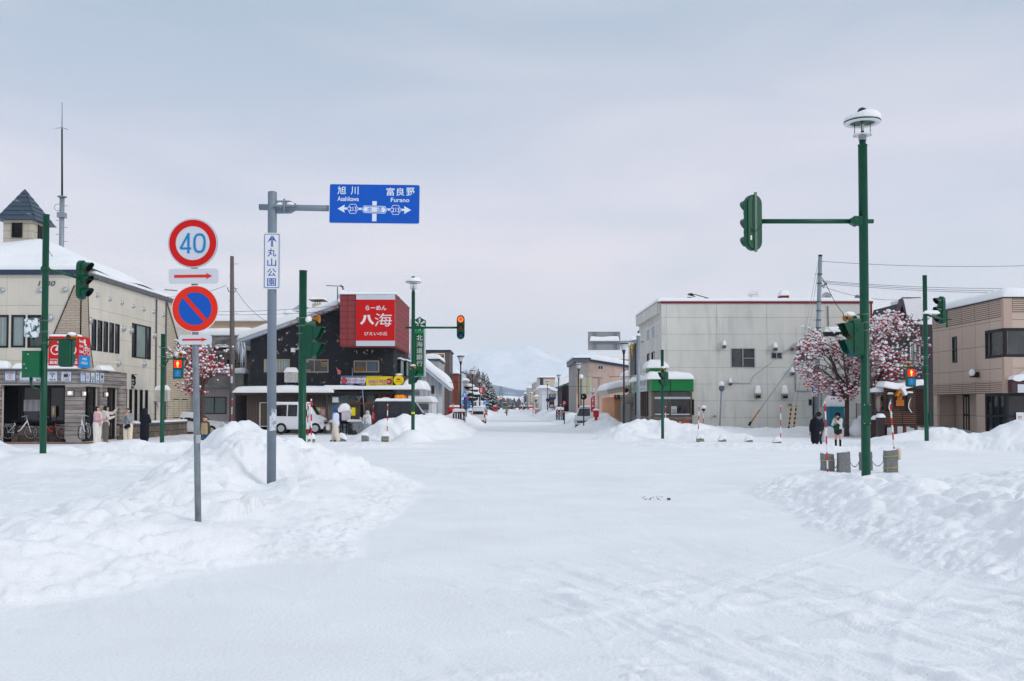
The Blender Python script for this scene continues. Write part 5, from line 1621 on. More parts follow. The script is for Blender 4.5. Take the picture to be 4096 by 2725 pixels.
 for fr,r in((tf,tf.rect('L',102,964,172,1080)),(ts,(53.65,54.35,tf.rect('L',102,964,172,1080)[2],tf.rect('L',102,964,172,1080)[3]))):
  m=MB(BLACK);a,b,c_,d=r
  m.fbox(fr,a,b,c_,d,.001,.02)
  for k in range(9):v=c_+.06+(d-c_-.12)*k/8.5;m.fbox(fr,a+.05,b-.05,v,v+.02,.021,.07)
  m.mat(BLACK);m.fbox(fr,a-.03,a+.03,c_,d,.021,.08);m.fbox(fr,b-.03,b+.03,c_,d,.021,.08)
  m.build('louvre',t)
 apx=at('L',192,696,53.9);ex=.3
 rb=MB(mat('turret_roof',sr(56,74,90),.45,nz=(3,.15),peel=(sr(225,230,236),1.6,.6)))
 q=[(tx0-ex,53-ex,zt1),(tx1+ex,53-ex,zt1),(tx1+ex,ty1+ex,zt1),(tx0-ex,ty1+ex,zt1)]
 A_=Vector((apx.x,53.95,apx.z))
 for k in range(4):
  a,b=Vector(q[k]),Vector(q[(k+1)%4])
  for r in range(7):
   f0,f1=r/7,(r+1)/7
   nrm=Vector(((0,-1,0),(1,0,0),(0,1,0),(-1,0,0))[k])*.03
   rb.poly([a.lerp(A_,f0)+nrm,b.lerp(A_,f0)+nrm,b.lerp(A_,f1),a.lerp(A_,f1)])
   rb.poly([a.lerp(A_,f0),b.lerp(A_,f0),b.lerp(A_,f0)+nrm,a.lerp(A_,f0)+nrm])
 rb.poly(q)
 rb.build('turret_roof',t)
 Y=84.
 pt=lambda x,y:at('L',x,y,Y)
 x0=pt(480,1270).x
 t=thing('antenna_mast','tall thin antenna mast rising behind the turret','antenna',(x0,Y,0))
 m=MB(GALV);b=pt(480,1270);b2=pt(487,765)
 m.tube([(b.x,Y,0),tuple(b),tuple(b2)],[.2,.2,.2],14);m.tube([tuple(b2),(b2.x,Y,b2.z+.1)],.38,14)
 m.box(b2.x-.3,b2.x+.3,Y-.3,Y+.3,pt(0,925).z,pt(0,885).z)
 for i,yy in enumerate((830,945,1000,1055,1110,1165,1220)):
  z=pt(0,yy).z;sgn=1 if i%2==0 else-1;m.tube([(b2.x,Y,z),(b2.x+sgn*.5,Y,z)],.025,5)
 m.tube([(b2.x-.35+.3*math.cos(k*.7),Y,pt(0,843).z+.3*math.sin(k*.7))for k in range(10)],.025,5)
 m.build('mast_tube',t)
 m=MB(BLACK);m.tube([tuple(b2),tuple(pt(486,225))],[.09,.07],8);m.tube([tuple(pt(486,225)),tuple(pt(487,18))],[.035,.02],6)
 z=pt(0,217).z;xx=pt(485,217).x
 for a in range(4):m.tube([(xx,Y,z),(xx+.5*math.cos(a*PI/2+.4),Y+.5*math.sin(a*PI/2+.4),z-.12)],.02,5)
 m.build('whip',t)
 ac_unit(sideL(X1),'A',1103,1040,1180,1112,'white air conditioner with a snow cap on the cafe side wall',True)
def ac_unit(fr,c,x0,y0,x1,y1,label,on_side=False):
 u,v=fr.hit(c,(x0+x1)/2,(y0+y1)/2)
 p=fr.p(u,v)
 h=.62
 yy=p.y
 t=thing('air_conditioner',label,'air conditioner',tuple(p))
 m=MB(mat('ac_white',sr(206,204,198),.5,nz=(3,.08)))
 hw=.42
 if on_side:
  cx,cy=p.x+.42,p.y;f2=front(cy-.17)
  m.box(cx-hw,cx+hw,cy-.16,cy+.16,v-h/2,v+h/2);fx=cx
 else:
  cx,cy=p.x,p.y-.25;f2=front(cy-.17)
  m.box(cx-hw,cx+hw,cy-.16,cy+.16,v-h/2,v+h/2)
 m.build('casing',t)
 g=MB(GREYT)
 for k in range(5):g.disc(f2,cx-.08,v,.05+.055*k+.012,-.006,24,.05+.055*k)
 for k in range(7):g.box(cx+.24,cx+.38,cy-.166,cy-.161,v-.22+.07*k,v-.20+.07*k)
 g.build('fan_grille',t)
 m=MB(GALV);m.box(cx-hw,cx+hw,cy-.18,cy+.3,v-h/2-.05,v-h/2-.01);m.tube([(cx-.3,cy+.3,v-.7),(cx-.3,cy-.12,v-h/2-.05)],.015,5);m.tube([(cx+.3,cy+.3,v-.7),
(cx+.3,cy-.12,v-h/2-.05)],.015,5)
 m.build('bracket',t)
 s_=MB(SNOWP);s_.slab(cx-hw-.02,cx+hw+.02,cy-.19,cy+.18,v+h/2,.3,3,edge=.18,nx=8,ny=5);s_.build('snow_cap',t)
cafe()
def ramen():
 Y0=66.;X1=at('D',598,850,Y0).x;X0=at('C',115,700,Y0).x;Y1=76.
 f=front(Y0)
 zl=f.hit('C',115,572)[1];zr=f.hit('C',915,300)[1];ur=f.hit('C',915,300)[0]
 wins=[f.rect('C',238,755,468,873),f.rect('C',560,757,815,875),f.rect('D',250,790,472,893)]
 t=bld('ramen_restaurant','charcoal ramen restaurant with peeling walls and a big red sign box','building',X0,X1,Y0,Y1,zl,DWALL,dict(F=[w for w in wins]))
 m=MB(DWALL)
 zx=zl+(zr-zl)*(X1-X0)/(ur-X0)
 m.prism(f,[(X0,zl),(X1,zl),(X1,min(zx,zr+.3)),(ur+.1,zr),],-10,0)
 m.prism(f,[(X0,zl),(ur,zl),(ur,zr)],-9.9,-.003)
 m.build('gable_wall',t)
 RU=mat('rusty_fascia',sr(170,180,192),.5,nz=(3,.1),peel=(sr(150,66,34),1.7,.56))
 r=MB(RU)
 a=(X0-.75,zl-.32);b=(ur,zr-.02)
 sl=(b[1]-a[1])/(b[0]-a[0])
 r.prism(f,[(a[0],a[1]-.02),(a[0],a[1]+.22),(b[0],b[1]+.24),(b[0],b[1])],-10.2,.55)
 r.build('roof',t)
 m=MB(SNOWP)
 m.slab(a[0],b[0],Y0-.62,Y1,0,.42,3,zf=lambda x,y:a[1]+.225+sl*(x-a[0]),nx=24,ny=10,edge=.3);m.build('roof_snow',t)
 ic=MB(mat('icicle_ice',sr(186,196,208),.15,spec=.6))
 rnd=random.Random(3)
 for k in range(11):
  x=a[0]-.03+.05*k;L=rnd.uniform(.4,2.3)*(1.2 if k in(3,7)else .7)
  ic.tube([(x,Y0-.4+rnd.uniform(-.2,.3),a[1]+.05),(x+.02,Y0-.4,a[1]-L*.4),(x,Y0-.4,a[1]-L)],[.07,.05,.004],6)
 tag(ic.build('icicle',t),None,None,kind='stuff')
 for i,w in enumerate(wins):
  window(t,f,w,mat('beige_frame',sr(168,150,128),.5,nz=(4,.08)),(GLASSC,GLASSM,GLASSM)[i],2,1,.07)
 p=MB(mat('blind_stripe',sr(84,106,124),.7,pat=('corr',.13)));q=wins[2]
 p.fbox(f,q[0]+(q[1]-q[0])*.52,q[1]-.08,q[2]+.08,q[3]-.08,-.038,-.03);p.mat(mat('wicker',sr(126,98,66),.8,nz=(12,.3))).fbox(f,q[0]+.08,q[0]+(q[1]-q[0])*.46,
q[2]+.08,q[2]+(q[3]-q[2])*.45,-.038,-.03);p.build('curtain',t)
 NE=mat('burger_neon',sr(190,160,110),.4)
 p=MB(NE);u,v=f.hit('C',779,788)
 p.tube([f.p(u-.25,v+.02,.03),f.p(u-.2,v+.17,.03),f.p(u,v+.22,.03),f.p(u+.2,v+.17,.03),f.p(u+.25,v+.02,.03),f.p(u-.25,v+.02,.03)],.02,5)
 p.tube([f.p(u-.25,v-.06,.03),f.p(u+.25,v-.06,.03)],.02,5);p.tube([f.p(u-.22,v-.12,.03),f.p(u-.18,v-.22,.03),f.p(u+.18,v-.22,.03),f.p(u+.22,v-.12,.03),
f.p(u-.22,v-.12,.03)],.02,5)
 p.mat(WHITE);sign_text(p,f,'C','COFFEE',590,768,640,784,.03);sign_text(p,f,'C','WELCOME',605,850,655,860,.03);p.build('window_decal',t)
 s=sideL(X1)
 for x0,x1,y0,y1 in((633,656,778,925),(684,700,790,932),(712,726,800,938)):
  u0,v1=s.hit('D',x0,y0);u1,v0=s.hit('D',x1,y1)
  m=MB(BLACK);m.fbox(s,u0-.15,u1+.1,v0,v1,.002,.22);m.mat(GLASSC).fbox(s,u0+.1,u1-.05,v0+.1,v1-.1,.221,.23)
  w=m.build('window',t);m=MB(SNOWP);m.slab(X1,X1+.3,u0-.2,u1+.15,v1,.12,2,edge=.08,nx=4,ny=5);m.build('snow_cap',w)
 Yb=64.;fb=front(Yb)
 bx0,bx1=fb.hit('D',130,400)[0],fb.hit('D',613,400)[0]
 bz1,bz0=fb.hit('D',370,214)[1],fb.hit('D',370,665)[1]
 m=MB(MAROON);m.box(bx0,bx1,Yb,73.2,bz0,bz1);m.build('sign_box',t)
 snowtop(t,bx0,bx1,Yb,73.2,bz1,.16,11,over=.1,edge=.12)
 u0,u1=fb.hit('D',272,400)[0],fb.hit('D',611,400)[0]
 m=MB(mat('sign_white_band',sr(200,208,218),.5,nz=(2,.06)));m.fbox(fb,u0,u1,bz0+.01,bz1-.01,.003,.06)
 zr1,zr0=fb.hit('D',440,260)[1],fb.hit('D',440,617)[1]
 RS=mat('ramen_red',sr(200,2,8),.6,nz=(2,.05));m.mat(RS).fbox(fb,u0+.004,u1-.004,zr0,zr1,.061,.075)
 m.mat(WHITE)
 q=Fr((0,Yb-.075,0),(1,0,0),(0,-1,0))
 sign_text(m,q,'D','らーめん',352,310,535,352,.006,.02,.06)
 sign_text(m,q,'D','八',305,392,430,478,.006,.06,.0)
 sign_text(m,q,'D','海',430,378,580,492,.006,0.,.06)
 sign_text(m,q,'D','びえいの丘',342,540,543,571,.006,.01)
 m.build('ramen_sign',t)
 m=MB(BLACK);z=f.hit('D',108,150)[1];x=f.hit('D',108,200)[0]
 m.tube([(x,Y0,f.hit('D',108,290)[1]),(x,Y0,z)],.03,6);m.tube([(f.hit('D',10,137)[0],Y0,f.hit('D',10,137)[1]),(f.hit('D',160,143)[0],Y0,f.hit('D',160,143)[1])],
.025,5)
 for k in range(5):
  xx=f.hit('D',140+k*5,140)[0];zz=f.hit('D',0,134+k*9)[1];m.tube([(xx,Y0-.4,zz),(xx,Y0+.4,zz)],.02,4)
 m.tube([f.p(*f.hit('D',140,134)),f.p(*f.hit('D',165,152)),f.p(*f.hit('D',150,178))],.02,5)
 tag(m.build('tv_antenna'),'thin television antenna beside the maroon sign box','antenna')
 Yc=71.;m=MB(mat('chimney_beige',sr(192,172,150),.85,nz=(2,.1)));fc=front(Yc)
 u0,u1,v0,v1=fc.rect('C',670,256,750,340);m.box(u0,u1,Yc,Yc+1,v0-1,v1)
 c=m.build('chimney',t)
 m=MB(BRZ);zz=fc.hit('C',0,228)[1]
 for xx in(u0+.15,(u0+u1)/2,u1-.15):m.tube([(xx,Yc+.3,v1),(xx,Yc+.3,zz)],.03,5)
 m.box(u0-.2,u1+.25,Yc-.2,Yc+1.2,zz,zz+.05);m.mat(SNOWP).slab(u0-.2,u1+.25,Yc-.2,Yc+1.2,zz+.05,.2,3,edge=.2);m.build('chimney_cap',c)
 Yl=64.6;fl=front(Yl)
 lx0,lx1=fl.hit('C',80,1200)[0],fl.hit('C',790,1200)[0];lz=fl.hit('C',400,1078)[1]
 dr=fl.rect('C',198,1142,272,1360)
 m=MB(BCORR);wall(m,fl,lx0,lx1,-.2,lz,[(dr[0],dr[1],.0,dr[3])],.1);shell(m,lx0,lx1,Yl,Y0-.01,-.2,lz,'FB');m.build('lean_to_wall',t)
 window(t,fl,dr,WHITE,BRZ,1,1,.05,name='door');wr=fl.rect('C',372,1178,442,1200)
 m=MB(mat('brown_soffit',sr(66,54,52),.7,nz=(3,.15)));m.box(lx0-.6,lx1+.55,Yl-.7,Y0-.01,lz,lz+.14);m.build('lean_to_roof',t)
 snowtop(t,lx0-.6,lx1+.55,Yl-.7,Y0-.02,lz+.14,.44,21,over=.12,edge=.45)
 gx0,gx1=lx1+.02,fl.hit('D',436,1200)[0]
 gz1=fl.hit('D',200,1085)[1]
 m=MB(GCORR);m.box(gx0,gx1,Yl-.05,Y0-.01,-.2,gz1);m.build('grey_wall',t)
 m=MB(OAK);ox1=fl.hit('D',604,1200)[0];m.box(gx1+.01,ox1,Yl+.1,Y0-.01,-.2,gz1)
 m.mat(mat('orange_wood_dark',sr(98,50,22),.6,nz=(2,.3)))
 for k in range(4):xx=gx1+.05+(ox1-gx1-.2)*k/3;m.box(xx,xx+.12,Yl+.03,Yl+.098,0,gz1)
 m.build('wood_entrance',t)
 m=MB(BLACK);cz0,cz1=fl.hit('D',300,1086)[1],fl.hit('D',300,1058)[1];cx1=fl.hit('D',628,1060)[0]
 m.box(gx0-.1,cx1,Yl-.6,Y0-.003,cz0,cz1);m.mat(mat('crumpled_vinyl',sr(60,62,68),.25,nz=(6,.5))).box(cx1+.01,cx1+1.1,Yl-.62,Y0+3,cz0-.02,cz1+.1);m.build('canopy',
t)
 snowtop(t,gx0-.1,cx1+1.1,Yl-.6,Y0-.01,cz1+.1,.26,5,over=.05,edge=.2)
 m=MB(SNOWP);m.slab(cx1+.3,cx1+1.8,Yl+.2,Y0+4,cz1+.12,.6,5,edge=.4);m.build('snow_heap',t)
 r=fl.rect('D',210,1158,435,1312);m=MB(OAK)
 m.fbox(fl,r[0],r[1],r[3]-.1,r[3],.05,.14);m.fbox(fl,r[0],r[0]+.1,r[2],r[3]-.1,.05,.14);m.fbox(fl,r[1]-.1,r[1],r[2],r[3]-.1,.05,.14);m.fbox(fl,r[0],r[1],
r[2]-.06,r[2],.05,.16);m.build('window_frame',t)
 RD=mat('reed',sr(120,110,98),.9,pat=('corr',.05),nz=(10,.4))
 m=MB(RD);mid=r[0]+(r[1]-r[0])*.48;m.fbox(fl,r[0]+.12,mid-.06,r[2],r[3]-.12,.06,.11);m.fbox(fl,mid+.12,r[1]-.12,r[2],r[3]-.12,.06,.11);m.mat(INT).fbox(fl,
mid-.06,mid+.12,r[2],r[3]-.12,.06,.07);m.build('reed_screen',t)
 m=MB(WHITE);a=fl.rect('D',74,1108,124,1155);m.fbox(fl,*a,.05,.4);m.build('vent_box',t)
 m=MB(WHITE);a=fl.rect('D',274,1103,352,1150);m.fbox(fl,*a,.05,.09);u,v=fl.hit('D',290,1128);m.mat(GREYT).lathe(fl.p(u,v,.09),[(.13,0),(.13,-.15),(.001,
-.15)],14,'Y')
 u,v=fl.hit('D',330,1127);m.mat(ALU).tube([fl.p(u-.1,v,.1),fl.p(u-.05,v+.02,.4),fl.p(u+.12,v-.05,.6)],.24,16,caps=False);m.mat(INT).tube([fl.p(u+.11,v-.047,
.56),fl.p(u+.115,v-.048,.57)],.22,16);m.build('exhaust',t)
 m=MB(GALV);x=fl.hit('D',211,900)[0];m.tube([(x,Y0-.08,f.hit('D',0,855)[1]),(x,Y0-.08,f.hit('D',0,1040)[1])],.035,6);m.build('wall_pipe',t)
 x2=fl.hit('D',35,1100)[0];m=MB(mat('copper_pipe',sr(140,104,84),.5));m.tube([(x2,Yl-.12,fl.hit('D',0,1095)[1]),(x2,Yl-.12,.1)],.05,6);m.build('copper_pipe',
t)
 m=MB(GALV);m.tube([(x2+.1,Yl-.1,fl.hit('D',0,1100)[1]),(x,Yl-.1,fl.hit('D',0,1100)[1]),(x,Yl-.1,fl.hit('D',0,1060)[1])],.03,6);m.build('gas_pipe',t)
 m=MB(GALV);m.tube([fl.p(*fl.hit('D',340,1045),.75),fl.p(*fl.hit('D',359,1250),.75)],.035,6);m.build('canopy_prop',t)
 fd=Fr((0,Y0-.35,0),(1,0,0),(0,-1,0))
 m=MB(YEL);r=fd.rect('D',358,928,587,1028);m.fbox(fd,*r,-.3,0);m.mat(mat('yellow_edge',sr(170,150,20),.5)).fbox(fd,r[0]-.03,r[1]+.03,r[2]-.03,r[2],-.3,
.01)
 m.mat(BLACK);sign_text(m,fd,'D','Hamburger & Crepe Stand',390,995,531,1008,.006,.01)
 W2=mat('logo_black',sr(40,20,24),.5)
 m.mat(W2);sign_text(m,fd,'D','DAILY POP!',379,955,541,992,.004,.09);m.mat(WHITE);sign_text(m,fd,'D','DAILY POP!',381,957,539,990,.007,.065);m.mat(RED);sign_text(m,
fd,'D','DAILY POP!',384,960,536,987,.01,.02)
 u,v=fd.hit('D',558,973);m.disc(fd,u,v,.2,.006,24);m.mat(WHITE).text(fd,'2F',u-.12,u+.12,v-.07,v+.07,.009,.02)
 tag(m.build('shop_sign'),'yellow DAILY POP hamburger and crepe stand sign','sign')
 m=MB(mat('banner_blue',sr(116,136,186),.8));r=fd.rect('D',140,928,356,998)
 m.T=Matrix.Translation(Vector((r[0],fd.o.y-.05,r[2])))
 w,h=r[1]-r[0],r[3]-r[2];n=24
 CW=mat('banner_white',sr(208,210,218),.8);vs=[]
 for j in range(5):
  for i in range(n+1):vs.append((w*i/n-.05*(j<2),math.sin(i*1.1)*.05*(1-j/6),h*(0,.18,.5,.82,1)[j]+.04*math.sin(i*.5)*(j==0)))
 for j in range(4):
  m.mat(MATS['banner_blue']if j in(0,3)else CW);o=len(m.v)
  m.add(vs[j*(n+1):(j+2)*(n+1)],[(i,i+1,n+2+i,n+1+i)for i in range(n)],True)
 m.T=None;ft=Fr((0,fd.o.y-.12,0),(1,0,0),(0,-1,0));m.mat(mat('banner_red',sr(196,44,60),.7));u,v=ft.hit('D',167,965);m.disc(ft,u,v,.2,0,20,.11);m.disc(ft,
u,v,.08,0,10)
 sign_text(m,ft,'D','アイスクリーム',188,950,345,976,0,.02,.05)
 m.mat(GALV).tube([ft.p(*ft.hit('D',132,925)),ft.p(*ft.hit('D',498,925))],.02,6)
 tag(m.build('ice_cream_banner'),'blue and white katakana ice cream banner on a rod','banner')
 m=MB(mat('torn_flag',sr(212,120,124),.8,nz=(5,.5)));q=[fd.hit('D',*p)for p in((95,845),(118,868),(141,880),(137,908),(112,912),(108,880))]
 m.prism(fd,q,0,.03);tag(m.build('torn_flag'),'small torn red and white flag on the charcoal wall','flag')
 m=MB(BLACK);u,v=fd.hit('D',647,962);xr=X1
 m.lathe((u,Y0-.6,v),[(.001,-.1),(.36,-.1),(.36,.1),(.001,.1)],30,'Y');m.mat(YEL).lathe((u,Y0-.6,v),[(.34,-.105),(.001,-.106)],30,'Y');m.mat(RED).tube([(u-.1,
Y0-.71,v+.05),(u+.1,Y0-.71,v+.07)],.05,8)
 fq=front(Y0-.715);m.text(fq,'DAILY POP!',u-.2,u+.2,v-.12,v-.05,0,.02);m.mat(SNOWP).sphere((u,Y0-.6,v+.37),.16,10,6,(1.6,.9,.5))
 m.mat(GALV).tube([(X1,Y0-.5,v+.2),(u+.4,Y0-.6,v+.2)],.02,5);tag(m.build('round_sign'),'round yellow projecting sign with a dusting of snow','sign')
 m=MB(YEL);fy=Fr((0,Y0-.1,0),(1,0,0),(0,-1,0));r=fy.rect('D',616,980,640,1036);m.fbox(fy,*r,-.05,0);m.mat(RED);m.text(fy,'BURGER',r[0]+.03,r[1]-.03,r[2]+.5,
r[2]+.6,.006,.02);tag(m.build('menu_sign'),'narrow yellow board under the round yellow sign','sign')
 m=MB(mat('curtain_red',sr(206,66,70),.8,nz=(2,.1)));fv=front(Y0+.4);r=fv.rect('D',708,940,752,1030);m.fbox(fv,*r,-.03,0);m.mat(CW).flat(fv,[fv.hit('D',
*p)for p in((720,945),(732,945),(745,1025),(735,1025),(735,990))],.004);tag(m.build('wall_banner'),'red banner with a white sweep beside the round sign',
'banner')
 LN=mat('orange_lantern',sr(232,140,20),.6,nz=(5,.1),emit=((1,.35,.02),.15))
 for i,(a,b)in enumerate(((636,1113),(651,1113),(670,1112),(687,1113))):
  p=at('D',a,b,Yl-.5+(i%2)*.3);m=MB(LN);m.lathe((p.x,p.y,p.z),[(.08,-.2),(.19,-.14),(.23,0),(.19,.14),(.08,.2)],16);m.mat(BLACK).lathe((p.x,p.y,p.z),[(.08,
.2),(.09,.24),(.001,.26)],10);m.tube([(p.x,p.y,p.z+.24),(p.x,p.y,p.z+.5)],.01,4)
  tag(m.build('paper_lantern'),('leftmost orange lantern under the canopy','second orange lantern from the left under the canopy','third orange lantern from the left under the canopy',
'rightmost orange lantern under the canopy')[i],'lantern','orange lanterns')
 for i,(a,b,c_,d)in enumerate(((616,1132,684,1188),(696,1128,738,1192))):
  fn=front(Yl-.55);r=fn.rect('D',a,b,c_,d);m=MB(mat('curtain_red',()));m.fbox(fn,*r,-.03,0);m.mat(CW);m.text(fn,'らーめん',r[0]+.1,r[1]-.1,(r[2]+r[3])/2,(r[2]+r[3])/2+.3,
.006,.02,shear=.1);m.mat(WHITE).tube([fn.p(r[0]-.05,r[3]+.03,.02),fn.p(r[1]+.05,r[3]+.03,.02)],.02,5);tag(m.build('shop_curtain'),('wide red shop curtain under the lanterns',
'narrow red shop curtain next to the green lamp post')[i],'curtain')
 m=MB(mat('board_wood',sr(150,120,84),.7,nz=(3,.2)));r=fl.rect('C',685,1183,790,1300);m.fbox(fl,*r,.003,.06)
 rnd=random.Random(5);b=m.build('board_panel',None);tag(b,'wooden notice board with menu posters behind the white van','notice board')
 for a,b_,c_,d,cc in((706,1190,745,1220,(190,200,150)),(706,1222,745,1256,(204,150,160)),(748,1202,786,1258,(206,170,176)),(716,1258,742,1286,(120,180,
210))):
  m=MB(mat('poster_%d'%cc[0],sr(*cc),.6,nz=(14,.7)));m.fbox(fl,*fl.rect('C',a,b_,c_,d),.062,.07);m.build('poster',b)
 p0,p1=at('C',905,1240,62.6),at('C',1013,1290,62.6)
 t2=thing('barrel_smoker','dark barrel smoker under thick snow beside the restaurant wall','smoker',(p1.x-.8,62.6,0))
 m=MB(mat('rusty_black',sr(44,34,34),.6,nz=(4,.4)));zc=at('C',0,1260,62.6).z
 m.lathe((p0.x,62.6,zc),[(.001,0),(.5,.02),(.52,.1),(.52,p1.x-p0.x-.1),(.5,p1.x-p0.x),(.001,p1.x-p0.x)],24,'X')
 for xx in(p0.x+.2,p1.x-.2):
  for yy in(-.3,.3):m.tube([(xx,62.6+yy,zc-.4),(xx,62.6+yy*1.3,-.1)],.035,6)
 m.box(p0.x,p1.x,62.2,63,zc-.75,zc-.7);m.build('barrel',t2)
 m=MB(SNOWP);m.slab(p0.x,p1.x,62.15,63.05,zc+.25,.45,3,edge=.3,droop=.3);m.build('snow_cap',t2)
 m=MB(mat('menu_sheet',sr(206,196,204),.6,nz=(9,.3)));m.box(p0.x+.3,p0.x+.85,62.0,62.02,zc-.3,zc+.3);m.mat(YEL).box(p0.x+.9,p0.x+1.15,62.0,62.02,zc,zc+.5);m.build('poster',
t2)
 q0,q1=at('C',1000,1330,62.2),at('C',1150,1330,62.2)
 m=MB(mat('planter_black',sr(38,40,44),.5,nz=(2.2,.9),peel=(sr(150,152,156),.9,.5)));m.box(q0.x,q1.x,61.8,62.7,-.1,at('C',0,1315,62.2).z)
 t2=tag(m.build('planter_trough'),'long black planter trough under the reed screen window','planter');m=MB(SNOWP);m.slab(q0.x-.03,q1.x+.03,61.75,62.7,at('C',
0,1315,62.2).z,.12,3,edge=.1);m.build('snow_cap',t2)
 ac_unit(f,'C',440,872,540,965,'air conditioner on the charcoal wall between two windows')
 m=MB(WHITE);fa=front(Y0-.05);r=fa.rect('C',480,655,519,692);m.fbox(fa,*r,0,.08);m.tube([fa.p(r[1],r[3]-.1,.1),fa.p(r[1]+.7,r[3]+.05,.4)],.05,8);tag(m.build('wall_light'),
'white bracket light on the charcoal wall','wall light')
ramen()
def fx(fr,c,x,y=700):return fr.hit(c,x,y)[0]
def fz(fr,c,y,x=900):return fr.hit(c,x,y)[1]
def pale_block():
 Y0=65.;f=front(Y0)
 X0,X1=fx(f,'G',1175),fx(f,'I',662,200)
 ZT=fz(f,'H',411);Y1=76.
 s=Fr((X0,0,0),(0,-1,0),(-1,0,0))
 wn=[f.rect('H',337,768,532,926),f.rect('H',653,802,745,857),f.rect('H',852,803,995,877),f.rect('H',944,1166,982,1224)]
 sw=[(s.hit('G',a,270)[0],s.hit('G',b,270)[0],s.hit('G',b,c)[1],s.hit('G',a,d)[1])for a,b,c,d in((997,1030,335,208),(1058,1095,302,170),(1147,1166,262,
128))]
 sw2=[(s.hit('G',a,600)[0],s.hit('G',b,600)[0],s.hit('G',b,668)[1],s.hit('G',a,c)[1])for a,b,c in((1003,1032,492),(1056,1092,472))]
 t=bld('pale_panel_building','pale grey two storey block with panel walls and a red roof edge','building',X0,X1,Y0,Y1,ZT,ALC,dict(F=wn,L=sw+sw2))
 for i,r in enumerate(wn):window(t,f,r,ALU,GLASSM if i<3 else GLASSD,2 if i<3 else 1,1,.06,.1)
 r=wn[0];m=MB(ALU);m.fbox(f,(r[0]+r[1])/2,r[1]-.05,r[2]+(r[3]-r[2])*.47,r[2]+(r[3]-r[2])*.5,-.05,.01);m.build('mullion',t)
 for r in sw:window(t,s,r,WHITE,GLASSF,2,1,.05)
 for r in sw2:window(t,s,r,BLACK,GLASSD,1,1,.05)
 m=MB(mat('red_coping',sr(128,28,44),.5,nz=(5,.2)));m.box(X0-.06,X1+.06,Y0-.06,Y0-.002,ZT-.08,ZT+.06);m.box(X1+.002,X1+.06,Y0,Y1,ZT-.08,ZT+.06);m.box(X1-.1,
X1+.005,Y0-.05,Y0-.003,ZT-1.9,ZT-.08);m.build('coping',t)
 m=MB(ALC);m.box(X0-.25,X0-.003,Y0+.5,Y1,ZT-.7,ZT+.02);m.build('side_cornice',t)
 snowtop(t,X0-.2,X1,Y0,Y1,ZT+.06,.26,31,over=.1,edge=.25)
 VH=mat('vent_hood',sr(150,142,136),.6,nz=(4,.15))
 for i,(x,y,w,sn)in enumerate(((283,758,27,1),(683,778,30,1),(813,775,27,0),(871,770,38,1),(937,775,28,1),(976,768,10,0),(816,970,27,1),(546,1142,46,2),
(757,1145,46,2),(331,1050,25,1),(795,1212,16,0),(211,1303,12,0))):
  u,v=f.hit('H',x,y);hw=w*.5102/61.3/2;m=MB(VH);q=[(u-hw,v-hw),(u+hw,v-hw),(u+hw,v+hw*.7),(u-hw,v+hw*.7)]
  m.prism(f,q,.001,.28);m.mat(INT).fbox(f,u-hw*.8,u+hw*.8,v-hw*.8,v+hw*.1,.281,.285);vt=m.build('vent_hood',t)
  if sn:m=MB(SNOWP);m.slab(u-hw*1.05,u+hw*1.05,Y0-.33,Y0-.01,v+hw*.7,.34 if sn==1 else .62,i,edge=.14,nx=6,ny=4);m.build('snow_cap',vt)
 m=MB(GALV);P=lambda x,y,n=.05:f.p(*f.hit('H',x,y),n)
 m.tube([P(843,862),P(846,1108),P(1045,1108),P(1045,1230)],.035,6);m.tube([P(348,1046),P(490,1046),P(505,1010),P(520,985)],.015,5);m.build('conduit',t)
 m=MB(BRZ);m.tube([P(1098,440),P(1103,640)],.03,5);m.build('rain_pipe',t)
 dr=f.rect('W',970,630,1100,1090);m=MB(mat('grey_door',sr(170,168,166),.6,nz=(3,.05)));m.fbox(f,dr[0],dr[1],0,dr[3],.003,.04);m.mat(GREYT).fbox(f,dr[0]-.04,
dr[0],0,dr[3]+.04,.004,.06);m.mat(ALU).lathe(f.p(dr[0]+.15,dr[3]-1.05,.04),[(.04,0),(.04,-.05),(.001,-.06)],10,'Y');m.build('door',t)
 m=MB(mat('red_chimney',sr(120,44,38),.8,nz=(3,.2)));u0,u1,v0,v1=front(Y0+2).rect('H',733,358,797,400)
 for xx in(u0,u1-.25):m.box(xx,xx+.25,Y0+2,Y0+2.8,ZT,v1-.2)
 m.box(u0,u1,Y0+2,Y0+2.8,v1-.2,v1);m.mat(SNOWP).slab(u0-.05,u1+.05,Y0+1.95,Y0+2.85,v1,.42,2,edge=.25);m.build('chimney',t)
 for x,y,r,yy in((1088,370,.33,3),(1328,373,.18,3)):
  p=at('H',x,y,Y0+yy);m=MB(mat('dish_grey',sr(170,172,178),.5));m.lathe(p,[(.001,.1),(r*.6,.04),(r,-.06),(r*.6,.05),(.001,.11)],20,'Y');m.tube([p,(p.x,
p.y+.2,ZT)],.03,5);tag(m.build('satellite_dish'),'larger grey dish on the pale block roof' if r>.2 else 'smaller grey dish near the right roof corner',
'satellite dish')
 m=MB(ALU);p=lambda x,y:at('H',x,y,Y0+3)
 m.tube([p(501,395),p(501,350)],.025,5);m.tube([p(476,356),p(552,346)],.02,5)
 for k in range(6):q=p(480+14*k,355-2*k);m.tube([q+Vector((0,0,-.25)),q+Vector((0,0,.25))],.012,4)
 tag(m.build('tv_antenna'),'thin television antenna on the pale block roof','antenna')
 m=MB(BLACK)
 for a,b in(((0,350),(60,368)),((0,372),(110,388)),((60,350),(200,390)),((100,385),(190,385))):m.tube([p(*a),p(*b)],.03,5)
 for q in((25,345),(40,352),(15,375),(150,382)):m.sphere(p(*q),.09,8,5,(2,1,.6))
